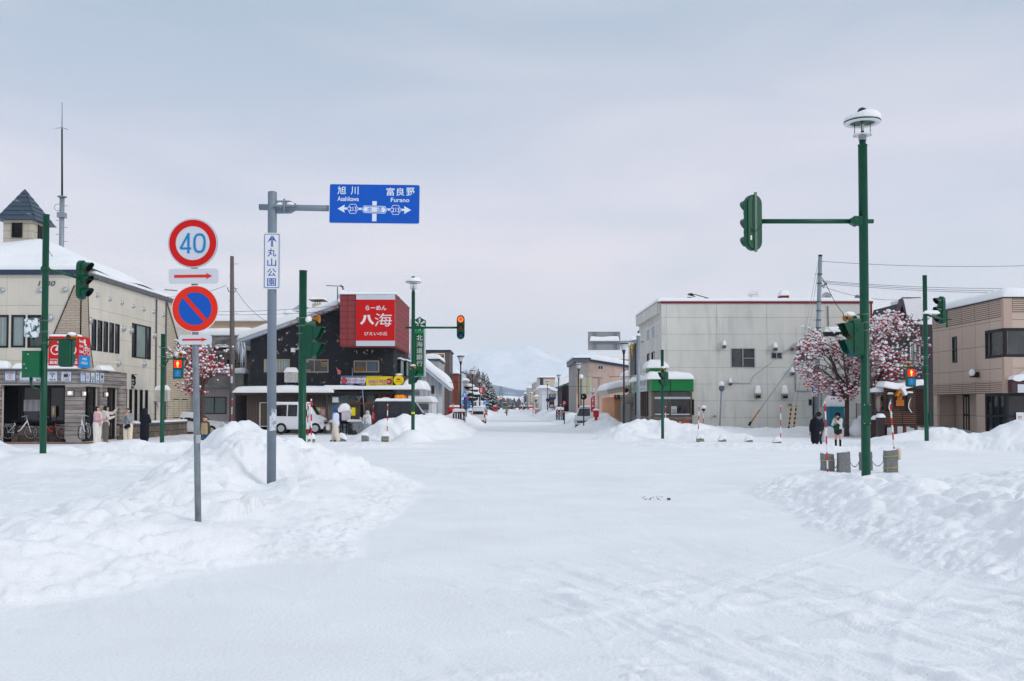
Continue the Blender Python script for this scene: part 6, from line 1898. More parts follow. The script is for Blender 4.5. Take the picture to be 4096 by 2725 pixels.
 tag(m.build('fallen_antenna'),'tangled bent antenna lying at the left of the pale roof','antenna')
 Yc=63.2;fc=front(Yc);u0,u1,v0,v1=fc.rect('W',452,690,740,1085);m=MB(mat('cabinet_teal',sr(40,124,146),.5,nz=(1.2,.1)))
 m.box(u0,u1,Yc,Yc+1,-.1,v1);m.box(u0-.03,u1+.03,Yc-.05,Yc+1.02,v1-.12,v1);c=tag(m.build('utility_cabinet'),'teal double door utility cabinet under deep snow',
'cabinet')
 uc=u0+.12+(u1-u0-.12)/2
 for a,b in((u0+.14,uc-.01),(uc+.01,u1-.03)):m=MB(MATS['cabinet_teal']);m.box(a,b,Yc-.02,Yc-.001,0,v1-.2);m.mat(ALU).box((a+b)/2-.03,(a+b)/2+.03,Yc-.04,
Yc-.021,v1-1.1,v1-.9);m.build('door',c)
 m=MB(SNOWP);m.slab(u0-.1,u1+.1,Yc-.1,Yc+1.1,v1,.72,12,edge=.35);m.build('snow_cap',c)
 fm=front(Y0-.2);r=fm.rect('W',508,350,692,608);m=MB(mat('meter_brown',sr(78,66,62),.6));m.fbox(fm,*r,-.18,0);m.mat(GREYT).fbox(fm,r[0]+.05,r[0]+.55,r[2]+.1,
r[2]+.75,.001,.1);m.fbox(fm,r[1]-.5,r[1]-.1,r[2]+.15,r[2]+.7,.001,.1);m.mat(NAVY).fbox(fm,r[0],r[1]+.02,r[3]-.9,r[3]+.05,.11,.3);m.build('meter_box',t)
 m=MB(SNOWP);m.slab(r[0]-.05,r[1]+.05,Y0-.55,Y0-.02,r[3]+.05,.4,3,edge=.2,nx=8,ny=4);m.build('snow_cap',t)
 m=MB(GALV);b,a=at('H',251,1372,61),at('H',268,1065,61);m.tube([b-Vector((0,0,.3)),a],.055,8);m.mat(GREYT).sphere(a+Vector((0,0,-.15)),.2,10,6,(.9,.9,1.1));m.mat(SNOWP).sphere(a+Vector((0,
0,.1)),.17,10,6);tag(m.build('low_lamp_post'),'leaning thin grey post before the pale wall','post')
def green_shop():
 Y0=63.8;f=front(Y0);X0,X1=fx(f,'G',1058,860),fx(f,'G',1550,860)
 zt,zb=fz(f,'G',792,1300),fz(f,'G',928,1300)
 s=Fr((X0,0,0),(0,-1,0),(-1,0,0));ye=-s.hit('G',832,900)[0]
 t=thing('corner_shop','corner shop with green fascia, striped window band and brick tile base','shop',(X0,Y0,0))
 m=MB(GSIGN);m.box(X0,X1,Y0,64.99,zb,zt);m.mat(BLACK).box(fx(f,'G',1278,860)-.02,fx(f,'G',1278,860)+.02,Y0-.02,Y0-.001,zb,zt);m.box(X0,X1,Y0-.001,Y0+.04,
zb-.05,zb-.003);m.build('fascia',t)
 m=MB(GSIGNF);m.box(X0+.003,X0+.9,65.0,ye,zb,zt-.02)
 m.mat(GSIGN).box(X0+.05,X0+1.2,65.01,66.8,zt,zt+.75);m.mat(GSIGNF).box(X0+.35,X0+.95,64.2,64.9,zb-.95,zb-.06);m.build('side_fascia',t)
 a=s.hit('G',937,800)[0],s.hit('G',1014,800)[0];m=MB(mat('old_sign_white',sr(206,208,212),.6,nz=(3,.1)));za,zc=s.hit('G',975,728)[1],s.hit('G',975,935)[1]
 m.fbox(s,a[0],a[1],zc,za,.05,.12);W=a[1]-a[0];H_=za-zc
 m.mat(mat('faded_red_ink',sr(196,120,130),.7)).text(s,'和洋菓子',a[0]+W*.1,a[1]-W*.1,za-H_*.3,za-H_*.06,.125,.01)
 m.mat(mat('faded_green_ink',sr(50,96,84),.7)).text(s,'せいのさわ',a[0]+W*.05,a[1]-W*.05,zc+H_*.3,zc+H_*.62,.125,.02);m.text(s,'お菓子工房',a[0]+W*.08,a[1]-W*.15,
zc+H_*.06,zc+H_*.22,.125,.0);m.build('side_sign',t)
 Yw=Y0+.25;fw=front(Yw);xa,xb=fx(fw,'G',1135,1100),fx(fw,'G',1533,1100)
 m=MB(mat('shop_brick_tile',sr(164,68,40),.7,pat=('tile',.11,.24,.012,sr(196,150,130),.18),nz=(4,.1)));z1=fz(fw,'U',1335,1300);m.box(X0+.1,xb,Yw,64.99,
-.2,z1);m.mat(mat('sill_stone',sr(120,110,104),.8,nz=(2,.5))).box(X0+.05,xb,Yw-.06,64.99,z1,fz(fw,'U',1262,1300));m.mat(ALU).lathe((fx(fw,'U',1392,1400),
Yw,fz(fw,'U',1410,1400)),[(.12,0),(.12,-.04),(.001,-.045)],16,'Y');m.build('base',t)
 zs=fz(fw,'U',1262,1300);m=MB(BRZ);m.box(xb-.12,xb,Yw-.04,64.99,-.2,zb-.06);m.box(X0+.1,X0+.22,Yw-.03,Yw+.2,zs,zb-.06);mx=fx(fw,'U',1160,1000);m.box(mx-.05,
mx+.05,Yw-.02,Yw+.1,zs,zb-.06);m.box(X0+.22,xb-.12,Yw-.02,Yw+.1,zs,zs+.08)
 m.mat(ALU).box(X0+.2,xb-.1,Yw-.06,Yw-.021,fz(fw,'U',852,1300),fz(fw,'U',800,1300));m.build('window_frame',t)
 m=MB(GLASSM);m.box(X0+.22,xb-.12,Yw+.05,Yw+.09,zs,zb-.06);m.mat(GLASSD).box(mx+.1,mx+1.55,Yw+.035,Yw+.049,zs+.1,fz(fw,'U',856,1300));m.mat(GLASSF).box(mx+1.57,
xb-.14,Yw+.035,Yw+.049,zs+.1,fz(fw,'U',856,1300));m.build('pane',t)
 m=MB(RED)
 for c_,q0,q1 in(('sign_red',1188,1196),('white_paint',1197,1212),('cabinet_teal',1213,1228)):m.mat(MATS[c_]).box(X0+.22,xb-.12,Yw-.012,Yw-.001,fz(fw,'U',
q1,1300),fz(fw,'U',q0,1300))
 m.build('stripe_band',t)
 m=MB(ALU);q=fw.rect('U',1190,1018,1318,1180);m.box(q[0],q[1],Yw+.01,Yw+.034,q[3]-.2,q[3]);m.box(q[0],q[0]+.05,Yw+.01,Yw+.034,q[2],q[3]-.2);m.box(q[1]-.05,
q[1],Yw+.01,Yw+.034,q[2],q[3]-.2);m.mat(GLASSF).box(q[0]+.06,q[1]-.06,Yw+.02,Yw+.03,q[2],q[3]-.22);m.build('display_case',t)
 xs=X0+.15;s2=Fr((xs,0,0),(0,-1,0),(-1,0,0));m=MB(MATS['sill_stone']);m.box(xs,xs+.5,65.0,ye,-.2,zs);m.mat(GLASSM).box(xs+.08,xs+.5,65.0,ye,zs,zb);m.mat(BRZ)
 for k in range(9):y=66.4+(ye-66.4)*k/8;m.box(xs-.01,xs+.079,y-.06,y+.06,zs,zb)
 m.mat(mat('shutter',sr(168,160,154),.6,pat=('siding',30,.09,.02,sr(110,102,96),.02))).box(xs-.02,xs+.079,64.9,66.2,-.2,zb);m.build('side_window',t)
 m=MB(SNOWP)
 m.slab(X0-.35,X1+.08,Y0-.15,65.0,zt,.5,3,edge=.45,ny=8);m.slab(X0-.25,X0+1.2,65.02,ye,zt+.02,.48,5,edge=.4,nx=8);m.slab(X0-.2,X0+1.3,64.9,66.9,zt+.76,
.6,6,edge=.4);m.build('snow_cap',t)
 m=MB(GALV);p=at('G',826,910,73.5);m.tube([p,at('G',770,912,73)],.03,5);m.mat(BLACK).sphere(at('G',752,922,73),.2,8,6,(1,1.2,.9));m.build('spot_lamp',t)
def right_row():
 Y0=75.2;X0=at('G',950,600,75.2).x-.1
 s=None
 fA=front(Y0)
 Xs=10.35;s=Fr((Xs,0,0),(0,-1,0),(-1,0,0));ya,yb=76.1,-s.hit('G',782,700)[0]
 zt=s.hit('G',800,395)[1]
 t=bld('siding_house','narrow cream siding house with dark stripe and golden wall ornament','house',Xs,Xs+8,ya,yb,zt,mat('cream_siding',sr(196,190,178),
.8,pat=('siding',30,.3,.012,sr(150,144,134),.03),nz=(1,.08)),{})
 m=MB(mat('dark_ribs',sr(92,92,98),.6,pat=('corr',.12)));a=s.hit('G',820,600)[0],s.hit('G',876,600)[0];m.fbox(s,a[0],a[1],s.hit('G',850,735)[1],zt-.02,
.003,.08);m.mat(INT)
 for x in(820,872):u=s.hit('G',x,900)[0];m.fbox(s,u-.12,u+.12,-.1,zt-.02,.082,.1)
 m.mat(mat('grey_blocks',sr(140,136,134),.9,nz=(3,.4),pat=('brick',.8,.5,.02))).fbox(s,a[0],a[1],-.1,s.hit('G',850,960)[1],.003,.08);m.build('dark_panel',
t)
 m=MB(mat('gold',sr(206,162,60),.4));P=lambda x,y:s.p(*s.hit('G',x,y),.14)
 m.tube([P(838,372),P(842,410),P(851,440),P(860,410),P(864,376)],.1,8);m.tube([P(851,440),P(851,532)],[.13,.05],8);m.build('gold_ornament',t)
 snowtop(t,Xs,Xs+8,ya,yb,zt,.4,9,edge=.35)
 m=MB(DGREY);gq=Fr((0,ya+4,0),(1,0,0),(0,-1,0));z2=gq.hit('G',850,190)[1];m.prism(gq,[(Xs+.6,zt),(Xs+.6,z2),(Xs+5,z2),(Xs+5,zt)],-3,0);m.mat(SNOWP).prism(gq,
[(Xs+.7,zt+.3),(Xs+.8,z2+.05),(Xs+6,z2+.3),(Xs+6,zt+.3)],.01,.6);m.build('upper_gable',t)
 m=MB(mat('shell_awning',sr(120,112,108),.6,nz=(6,.4)));p=s.p(*s.hit('G',830,1080),0)
 m.add([(p.x-.001-.9*math.sin(b)*1.,p.y-1.3*math.cos(a_),p.z+.9*math.cos(b)*math.sin(a_))for a_ in[k*PI/10 for k in range(11)]for b in[j*PI/10 for j in range(6)]],
[(i*6+j,i*6+j+1,(i+1)*6+j+1,(i+1)*6+j)for i in range(10)for j in range(5)],True);m.build('awning',t)
 Yp=84.;f=front(Yp);x0,x1=fx(f,'G',612,1100),14.
 t=bld('post_office','low post office with sloping canopy and orange entrance wall','building',x0,x1,Yp,95,2.6,mat('peach_wall',sr(206,150,110),.8,nz=(1,
.08)),{})
 z1,z0=fz(f,'G',962,560),fz(f,'G',850,780)
 xl,xr=fx(f,'G',517,950),fx(f,'G',790,900)
 m=MB(mat('canopy_beige',sr(186,178,164),.7,nz=(1,.06)));zz=[fz(f,'G',y,600)for y in(918,972,865,925)]
 m.prism(f,[(xl,zz[0]),(xl+.1,zz[1]),(xr,zz[3]),(xr,zz[2])],-8,.8);m.build('canopy',t)
 m=MB(SNOWP);sl=(zz[2]-zz[0])/(xr-xl);m.slab(xl-.05,xr+2,Yp-.9,Yp+8,0,.5,4,edge=.35,zf=lambda x,y:zz[0]+sl*(x-xl));m.slab(xl+2,xr+2,Yp+1,Yp+8,.8,.5,4,edge=.35,
zf=lambda x,y:zz[0]+sl*(x-xl));m.build('canopy_snow',t)
 m=MB(mat('white_bars',sr(200,204,210),.6));
 for k in range(8):xx=fx(f,'G',690+12*k,1100);m.box(xx,xx+.1,Yp-.1,Yp-.002,.2,2.75)
 m.mat(GSIGN);r=f.rect('G',640,975,682,1030);m.fbox(f,*r,.05,.2);m.mat(REDP);r=f.rect('G',608,975,636,1030);m.fbox(f,*r,.05,.2);m.mat(WHITE);m.fbox(f,r[0]+.1,
r[1]-.1,r[2]+.5,r[3]-.45,.201,.21);m.mat(GLASSF);r=f.rect('G',653,1075,668,1230);m.fbox(f,*r,.002,.03);m.build('entrance_details',t)
 Yq=112.;f=front(Yq);x0,x1=fx(f,'G',162,900),fx(f,'G',830,900);zt=fz(f,'G',552,250)
 wn=f.rect('G',417,627,483,678)
 t=bld('plaster_building','weathered building with pink and grey bare plaster side wall','building',x0,x1,Yq,125,zt,PLAST,dict(F=[wn]))
 window(t,f,wn,ALU,GLASSD,2,1,.08)
 m=MB(PLASG);r=f.rect('G',164,535,315,760);m.fbox(f,x0+.01,r[1],fz(f,'G',760,250),zt-.03,.003,.05);m.box(x0-.02,x0+1.2,Yq+.4,125,-.1,zt-.1);m.mat(GREYT).fbox(f,
x0-.3,r[1],fz(f,'G',586,250),zt,.051,.3);m.box(x0-.3,x0-.021,Yq,124.5,fz(f,'G',600,250),zt);m.mat(mat('olive_ribs',sr(176,174,150),.6,pat=('corr',.7),nz=(1,
.05))).fbox(f,*f.rect('G',182,762,358,960),.06,.12);m.mat(PLASG).tube([f.p(*f.hit('G',438,770),.03),f.p(*f.hit('G',432,960),.03),f.p(*f.hit('G',428,1140),
.03)],.06,5);m.tube([f.p(*f.hit('G',360,770),.03),f.p(*f.hit('G',480,772),.03)],.06,5);m.build('plaster_patches',t)
 m=MB(ROOFB);m.fbox(f,x0-.35,fx(f,'G',332,560),zt,zt+.12,-12.5,.35);zr=fz(f,'G',632,700);u0,u1=fx(f,'G',325,560),x1
 m.prism(f,[(u0,zt-.05),(u0,zt-.3),(u1,zr-.3),(u1,zr)],-12.5,.2);m.build('roof_edge',t)
 m=MB(SNOWP);sl=(zr-zt)/(u1-u0);m.slab(x0-.4,u0+.1,Yq-.4,124,zt+.12,.28,2,edge=.2);m.slab(u0,u1,Yq-.3,124,zt-.02,.5,2,edge=.25,zf=lambda x,y:sl*(x-u0));m.build('roof_snow',
t)
 Yp=78.;f=front(Yp);r=f.rect('G',328,915,388,1180);t=thing('post_office_sign','white and red upright post office sign with lettering','sign',((r[0]+r[1])/2,
Yp,0))
 w,h=r[1]-r[0],r[3]-r[2];m=MB(WHITE);m.box(r[0],r[1],Yp,Yp+.25,-.1,r[3]);m.mat(RED);V=lambda k:r[3]-h*k
 m.prism(f,[(r[0]+w*.12,r[2]+.02),(r[1]-w*.1,r[2]+.02),(r[1]-w*.1,V(.27)),(r[0]+w*.5,V(.29)),(r[0]+w*.12,V(.4))],.002,.01)
 for a,b in((.12,.14),(.16,.175)):m.fbox(f,r[0]+w*.1,r[1]-w*.1,V(b),V(a),.002,.01)
 m.fbox(f,r[0]+w*.42,r[0]+w*.58,V(.235),V(.176),.002,.01);m.mat(WHITE);m.text(f,'JP',r[0]+w*.35,r[1]-w*.2,V(.42),V(.35),.014,.02)
 for i,ch in enumerate('郵便局'):m.text(f,ch,r[0]+w*.3,r[1]-w*.28,V(.54+i*.12),V(.44+i*.12),.014,.02)
 m.text(f,'ATM',r[0]+w*.3,r[1]-w*.28,V(.93),V(.88),.014,.02);m.build('sign_panel',t)
 m=MB(SNOWP);m.sphere((r[0]+.08,Yp+.1,r[3]+.03),.1,8,6);m.sphere((r[1]-.08,Yp+.1,r[3]+.03),.1,8,6);m.build('snow_cap',t)
 f=front(76.);r=f.rect('G',370,1158,432,1240);m=MB(mat('postbox_red',sr(196,24,34),.4,nz=(4,.08)));t=thing('post_box','red post box with a snow cap beside the upright sign',
'post box',((r[0]+r[1])/2,76.,0))
 m.rrect(f,*r,.08,0,-.5);m.box((r[0]+r[1])/2-.1,(r[0]+r[1])/2+.1,76.1,76.4,-.1,r[2]);m.mat(WHITE).text(f,'〒',r[0]+.45,r[0]+.75,r[3]-.4,r[3]-.15,.004,.02);m.build('box',
t);m=MB(SNOWP);m.slab(r[0],r[1],75.95,76.55,r[3]-.02,.16,3,edge=.15,nx=6,ny=4);m.build('snow_cap',t)
 for c,x,y,R,yb,Y,lab in(('G',252,997,37,1260,72,'large round sign seen from behind beside the street lamp'),('T',1025,950,58,1370,150,'round sign back on the third street lamp'),
('T',655,965,42,1100,190,'round sign back above a triangular one'),('T',222,1045,28,1100,300,'distant round sign back on the right side')):
  k=CR[c][2]*Y/F;p,q=at(c,x,y,Y),at(c,x,yb,Y);m=MB(BLACK);m.lathe(p,[(.001,0),(R*k,0),(R*k,.03),(.001,.03)],28,'Y');m.tube([p+Vector((0,.06,0)),q+Vector((0,
.06,-.5))],.045,8);m.mat(WHITE).fbox(front(Y),p.x-R*k*.5,p.x-R*k*.1,p.z-.03,p.z+.03,.001,.004);tag(m.build('road_sign'),lab,'road sign','sign backs')
 f=front(88.);p,q=at('F',962,1100,88),at('F',962,1395,88);m=MB(BLACK);w=42*.2679*88/F;m.prism(f,[(p.x-w,p.z-.4),(p.x+w,p.z-.4),(p.x+w*.5,p.z+.9),(p.x,p.z+1.3),
(p.x-w*.5,p.z+.9)],-.03,0);m.tube([(p.x,88.05,p.z+1),(p.x,88.05,q.z-.5)],.045,8)
 m.mat(RED);u,v=f.hit('F',960,1162);R=27*.2679*88/F;m.disc(f,u,v,R,.003,28);m.mat(WHITE);m.disc(f,u,v,R*.72,.005,24);m.mat(RED);m.fbox(f,u-R*.6,u+R*.6,
v-R*.35,v+R*.35,.006,.008);tag(m.build('warning_sign'),'black sign back with a red and white round sign below','road sign')
 Yt=140.;f=front(Yt);x0=fx(f,'T',1470,900);zt=fz(f,'T',480,1600)
 t=bld('timber_house','dark timber house with deep snowy roof and orange fence base','house',x0,x0+16,Yt,Yt+12,zt,mat('dark_timber_wall',sr(52,38,42),.8,
nz=(2,.2)),{})
 zg=fz(f,'T',320,1840);u0,u1=fx(f,'T',1400,500),fx(f,'T',1840,300);m=MB(BUFF);m.prism(f,[(x0,zt),(u1,zt),(u1,zg-.4)],-11.9,-.01);m.mat(mat('teal_verge',
sr(60,96,100),.6));m.prism(f,[(u0,zt-.35),(u0,zt-.1),(u1+1.5,zg+.5),(u1+1.5,zg+.2)],-12,1);m.build('gable',t)
 m=MB(SNOWP);sl=(zg+.6-zt)/(u1+1.5-u0);m.slab(u0-.3,u1+1.5,Yt-1.1,Yt+12,0,.9,4,edge=.5,zf=lambda x,y:zt-.1+sl*(x-u0));m.build('roof_snow',t)
 m=MB(mat('orange_fence',sr(190,130,44),.8,nz=(1,.15)));m.box(x0+1.2,x0+16,Yt-2,Yt-.01,-.1,fz(f,'T',995,1700));m.mat(BLACK)
 for k in range(7):m.box(x0+1.4+k*1.2,x0+1.45+k*1.2,Yt-2.05,Yt-2.001,0,2.4)
 m.mat(SNOWP).slab(x0+1,x0+8,Yt-2.6,Yt-.8,fz(f,'T',1075,1700),.25,3,edge=.2);m.build('orange_base',t)
 Yw=168.;f=front(Yw);x0,x1=fx(f,'T',845,900),fx(f,'T',1465,900);zt,zr=fz(f,'T',575,900),fz(f,'T',690,1450)
 t=bld('white_shop','white shop with blue car dealer sign and snowy stepped roof','shop',x0,x1,Yw,Yw+14,zr,WHW,{})
 um=fx(f,'T',1080,600);m=MB(WHW);m.prism(f,[(x0,zr),(um,zr),(um,zt),(x0,zt)],-14,.01);m.prism(f,[(um,zr),(x1,zr),(um,zt-.3)],-14,-.01);m.build('front_gable',
t)
 m=MB(SNOWP);m.slab(x0-.6,um+.1,Yw-.6,Yw+14,zt,.5,4,edge=.4);sl=(zr-zt)/(x1-um);m.slab(um,x1+.5,Yw-.5,Yw+14,zt-.2,.55,4,edge=.3,zf=lambda x,y:sl*(x-um));m.build('roof_snow',
t)
 m=MB(mat('dealer_blue',sr(16,36,96),.5));m.fbox(f,*f.rect('T',1070,760,1270,920),.01,.3);m.mat(YEL);u,v=f.hit('T',1170,815);R=8.5*60/600
 vs=[]
 for k in range(25):a=2*PI*k/24;vs+=[f.p(u+.36*1.05*math.cos(a),v+.21*math.sin(a),.305),f.p(u+.32*math.cos(a),v+.17*math.sin(a),.305)]
 m.add(vs,[(2*k,2*k+1,2*k+3,2*k+2)for k in range(24)],False)
 for a,b,r in((-.16,.05,.07),(.02,.08,.03),(.12,.04,.03),(.02,-.06,.03),(.17,-.05,.03),(-.08,-.1,.03)):m.disc(f,u+a,v+b,r,.306,6)
 m.mat(BLACK).fbox(f,*f.rect('T',1075,888,1228,1185),.01,.2);m.mat(mat('poster_food',sr(120,60,50),.6,nz=(6,.9))).fbox(f,*f.rect('T',1090,930,1215,1010),
.21,.22);m.mat(mat('poster_pale',sr(150,170,200),.6,nz=(9,.9))).fbox(f,*f.rect('T',1105,1092,1200,1162),.21,.22);m.mat(OAK).fbox(f,*f.rect('T',1235,1150,
1265,1340),.01,.3);m.build('shop_signs',t)
 for c,a,b,y,Y,mt,lab,nm in(('T',740,1255,262,215,BUFF,'tall beige building with a navy stripe and red roof edge','striped_building'),('T',630,735,380,
262,GREYW,'grey building behind the navy striped one','grey_building'),('T',385,570,572,330,GREYW,'low wide grey building farther down the right side',
'grey_building'),('T',565,625,430,300,GREYW,'narrow grey building between two others','grey_building'),('T',300,470,752,395,mat('slate_wall',sr(52,66,78),
.8),'dark slate building with an arched canopy far right side','slate_building'),('T',205,292,870,470,WHW,'small white building far down the right side',
'white_building'),('T',470,560,720,290,BUFF,'small buff building behind arch canopy','buff_building'),('T',640,735,830,205,BUFF,'low buff shop front left of the navy stripe',
'buff_building')):
  f=front(Y);x0,x1=fx(f,c,a,900),fx(f,c,b,900);zt=fz(f,c,y,600);t=bld(nm,lab,'building',x0,x1,Y,Y+14,zt,mt,{})
  if nm=='striped_building':
   xs,zs=fx(f,'T',1070,500),fz(f,'T',345,1100);t.children[0].scale=(1,1,1)
   m=MB(NAVY);m.fbox(f,x0+.3,fx(f,'T',888,500),-.2,zt-.02,.003,.1);m.build('navy_stripe',t)
   m=MB(MATS['red_coping']);m.fbox(f,x0,x1+.1,zt-.05,zt+.15,.001,.12);m.build('coping',t)
  snowtop(t,x0,x1,Y,Y+14,zt+(.15 if nm=='striped_building' else 0),.35 if Y<300 else .8,3,edge=.4)
  for k in range(0 if nm=='striped_building' else 2):m=MB(GLASSM);xx=x0+(x1-x0)*(.3+.35*k);m.fbox(f,xx,xx+(x1-x0)*.14,zt*.35,zt*.35+1.1,.002,.03);m.build('window',
t)
 f=front(385.);m=MB(SNOWP);p=at('T',390,1115,385);R=105*.12754*385/F
 m.add([(p.x+R*r_*math.cos(a),380+d,p.z+R*r_*math.sin(a))for r_ in(1,.84)for d in(0,5)for a in[k*PI/14 for k in range(15)]],[(o+i,o+i+1,o+i+16,o+i+15)for o in(0,
30)for i in range(14)]+[(i,i+1,i+31,i+30)for i in range(14)],True);m.mat(BLACK);m.add([(p.x+R*.84*math.cos(a),380.5,p.z+R*.84*math.sin(a))for a in[k*PI/14 for k in range(15)]],
[tuple(range(15))],False);m.box(p.x-R,p.x-R+.3,380,380.4,0,p.z);m.box(p.x+R-.3,p.x+R,380,380.4,0,p.z);tag(m.build('arched_canopy'),'snow topped arched canopy over a doorway far down the street',
'canopy')
def right_side():
 X0=26.3;s=Fr((X0,0,0),(0,-1,0),(-1,0,0));yn=-s.hit('J',955,700)[0];yf=-s.hit('J',427,800)[0];f=front(yn)
 ZT=s.hit('J',945,358)[1];X1=36.
 zb1=s.hit('J',900,968)[1];zb0=s.hit('J',900,1058)[1];zr=s.hit('J',900,500)[1]
 wA=(s.hit('J',570,700)[0],s.hit('J',606,700)[0],s.hit('J',588,832)[1],s.hit('J',588,640)[1])
 wB=(s.hit('J',814,700)[0],-yn,s.hit('J',814,804)[1],s.hit('J',960,575)[1])
 rec=(s.hit('J',459,1200)[0],s.hit('J',745,1200)[0],.0,zb0)
 rc2=(s.hit('J',815,1200)[0],-yn,.0,zb0)
 wF=(X0,f.hit('J',1099,600)[0]+.6,wB[2],wB[3])
 t=bld('beige_corner_building','beige panelled building with corner glass windows at the right edge','building',X0,X1,yn,yf,ZT,BEIGE,dict(L=[wA,wB,rec,
rc2],F=[(X0,X0+4,0.,zb0),wF]))
 m=MB(BEIGER)
 m.fbox(s,-yf,-yn-.25,zb0,zb1,.003,.02);m.fbox(s,-yf,-yn-.25,zr,ZT-.01,.003,.02);m.fbox(f,X0+.45,X1,zr+.2,ZT-.01,.003,.02)
 m.mat(mat('beige_trim',sr(184,160,146),.8,nz=(2,.05))).box(X0-.04,X0+.4,yn-.04,yn+.22,wB[3],ZT-.003);m.box(X0-.04,X0+.4,yn-.04,yn+.22,zb0,wB[2]);m.build('ribbed_cladding',
t)
 window(t,s,wA,BLACK,GLASSM,1,2,.1);window(t,s,wB,BLACK,GLASSM,2,1,.14,us=[wB[0]+(wB[1]-wB[0])*.25]);window(t,f,wF,BLACK,GLASSM,1,1,.14)
 m=MB(BEIGE);m.box(X0+1.2,X0+1.3,yn+2.2,yf,-.1,zb0);m.mat(INT).box(X0+1.31,X0+1.4,yn,yf,-.1,zb0);m.mat(BEIGE).box(X0+.17,X0+1.2,yf-.3,yf-.25,-.1,zb0);m.build('porch_wall',
t)
 sp=Fr((X0+1.19,0,0),(0,-1,0),(-1,0,0));r=(sp.hit('J',652,1200)[0],sp.hit('J',697,1200)[0],.1,zb0-.02);window(t,sp,r,BLACK,GLASSM,2,2,.12,.05,.03,name='door')
 for fr_,r,n in((s,(rc2[0],rc2[1],.1,zb0),3),(f,(X0,X0+4,.1,zb0),3)):window(t,fr_,r,BLACK,GLASSD,n,2,.16,.1,.02,name='shopfront')
 m=MB(WHITE);m.fbox(f,*f.rect('Z',955,1120,1100,1345),.03,.05);rr=f.rect('Z',955,1120,1100,1345);m.mat(BLACK)
 for i,s_ in enumerate(('lunch','menu','today')):m.text(f,s_,rr[0]+.08,rr[1]-.15,rr[3]-.3-.28*i,rr[3]-.14-.28*i,.054,0,shear=.2)
 m.mat(RED).fbox(f,rr[0]+.08,rr[1]-.1,rr[3]-.36,rr[3]-.34,.052,.055);m.build('notice_paper',t)
 m=MB(mat('maroon_sign',sr(74,50,60),.5));q=[f.hit('Z',*p)for p in((808,770),(806,540),(920,580),(1040,560),(1090,450),(1250,350),(1250,770))];m.prism(f,
q,.05,.5);m.mat(mat('sign_face_white',()));q=[f.hit('Z',*p)for p in((900,768),(900,620),(1075,620),(1110,520),(1250,430),(1250,768))];m.prism(f,q,.501,
.52);m.build('shaped_sign',t)
 m=MB(SNOWP);p0,p1=f.hit('Z',795,520),f.hit('Z',1100,380);q=[f.hit('Z',*p)for p in((795,530),(830,475),(900,450),(990,440),(1060,400),(1240,290),(1240,
350),(1100,430),(1060,510),(990,550),(920,570),(850,560))];m.prism(f,q,-.05,.62);m.build('snow_cap',t)
 m=MB(BLACK);m.fbox(s,-yf,-yn,ZT,ZT+.06,-.1,.05);m.fbox(f,X0,X1,ZT,ZT+.06,-.1,.05);m.build('coping',t)
 snowtop(t,X0,X1,yn,yf,ZT+.06,.5,5,over=.1,edge=.5)
 m=MB(BLACK);p=s.p(*s.hit('Z',295,430),.25);m.box(p.x-.2,p.x+.2,p.y-.15,p.y+.15,p.z-.2,p.z+.1);m.mat(SNOWP).sphere(p+Vector((-.16,-.05,.06)),.17,12,8,(1,
1,1.2));tag(m.build('floodlight'),'small snow covered floodlight on the beige wall','floodlight')
 Y0=70.;f=front(Y0);x0,x1=fx(f,'I',655,500),fx(f,'I',1110,500);ze=fz(f,'I',290,800)
 wn=f.rect('I',958,430,1042,595)
 t=bld('gabled_house','dark grey gabled house with snow on its steep roof','house',x0,x1+3,Y0,80,ze,DGREY,dict(F=[wn,f.rect('I',893,480,930,590)]))
 window(t,f,wn,WHITE,GLASSC,2,1,.08);window(t,f,f.rect('I',893,480,930,590),WHITE,GLASSC,1,1,.08)
 P=lambda x,y:f.hit('I',x,y)
 m=MB(DGREY);m.prism(f,[P(700,295),P(830,295),P(880,125),P(935,280),P(935,295)],-5,.05);m.mat(mat('plum_barge',sr(84,72,84),.7));m.prism(f,[P(745,335),
P(815,300),P(870,95),P(882,88),P(940,275),P(1090,238),P(1090,252),P(930,292),P(880,140),P(838,305)],.06,.4);m.build('gable',t)
 m=MB(SNOWP);m.prism(f,[P(890,95),P(1028,88),P(1068,175),P(1060,232),P(1000,262),P(945,262),P(915,215)],-2,.45);m.prism(f,[P(665,300),P(700,255),P(780,
205),P(850,205),P(815,280),P(740,310)],-3,.2);m.mat(mat('plum_barge',())).tube([f.p(*P(882,86),.3),f.p(*P(1032,86),.3)],.05,5);m.build('roof_snow',t)
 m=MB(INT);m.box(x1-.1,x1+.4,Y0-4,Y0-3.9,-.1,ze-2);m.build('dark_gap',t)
 Ys=54.;f=front(Ys);x0,x1,z0,z1=f.rect('W',1505,330,2085,1040);xe=fx(f,'W',2270,600)+.25
 t=thing('slatted_hut','brown slatted timber hut with orange grille and two carved boards','hut',((x0+x1)/2,Ys,0))
 m=MB(SLAT);m.box(x0,x1,Ys,Ys+.2,z0,z1);m.box(x0-.1,x1,Ys-.08,Ys-.003,z0,z0+(z1-z0)*.38);m.build('slat_wall',t)
 m=MB(SLATD);m.box(x1+.002,x1+.08,Ys,Ys+4,z0,z1-.02);m.box(x1+.1,xe,Ys+.6,Ys+.7,z0,z1-.1);m.build('side_wall',t)
 for x in(1722,1890,2105):m=MB(mat('post_brown',sr(96,50,30),.7));u=fx(f,'W',x,1100);m.box(u-.07,u+.07,Ys+.02,Ys+.16,-.1,z0);m.build('post',t)
 m=MB(SNOWP);m.slab(x0-.2,x1+.5,Ys-.4,Ys+3,z1,.36,8,edge=.25,zf=lambda x,y:.12*math.sin(x*2.3));m.build('roof_snow',t)
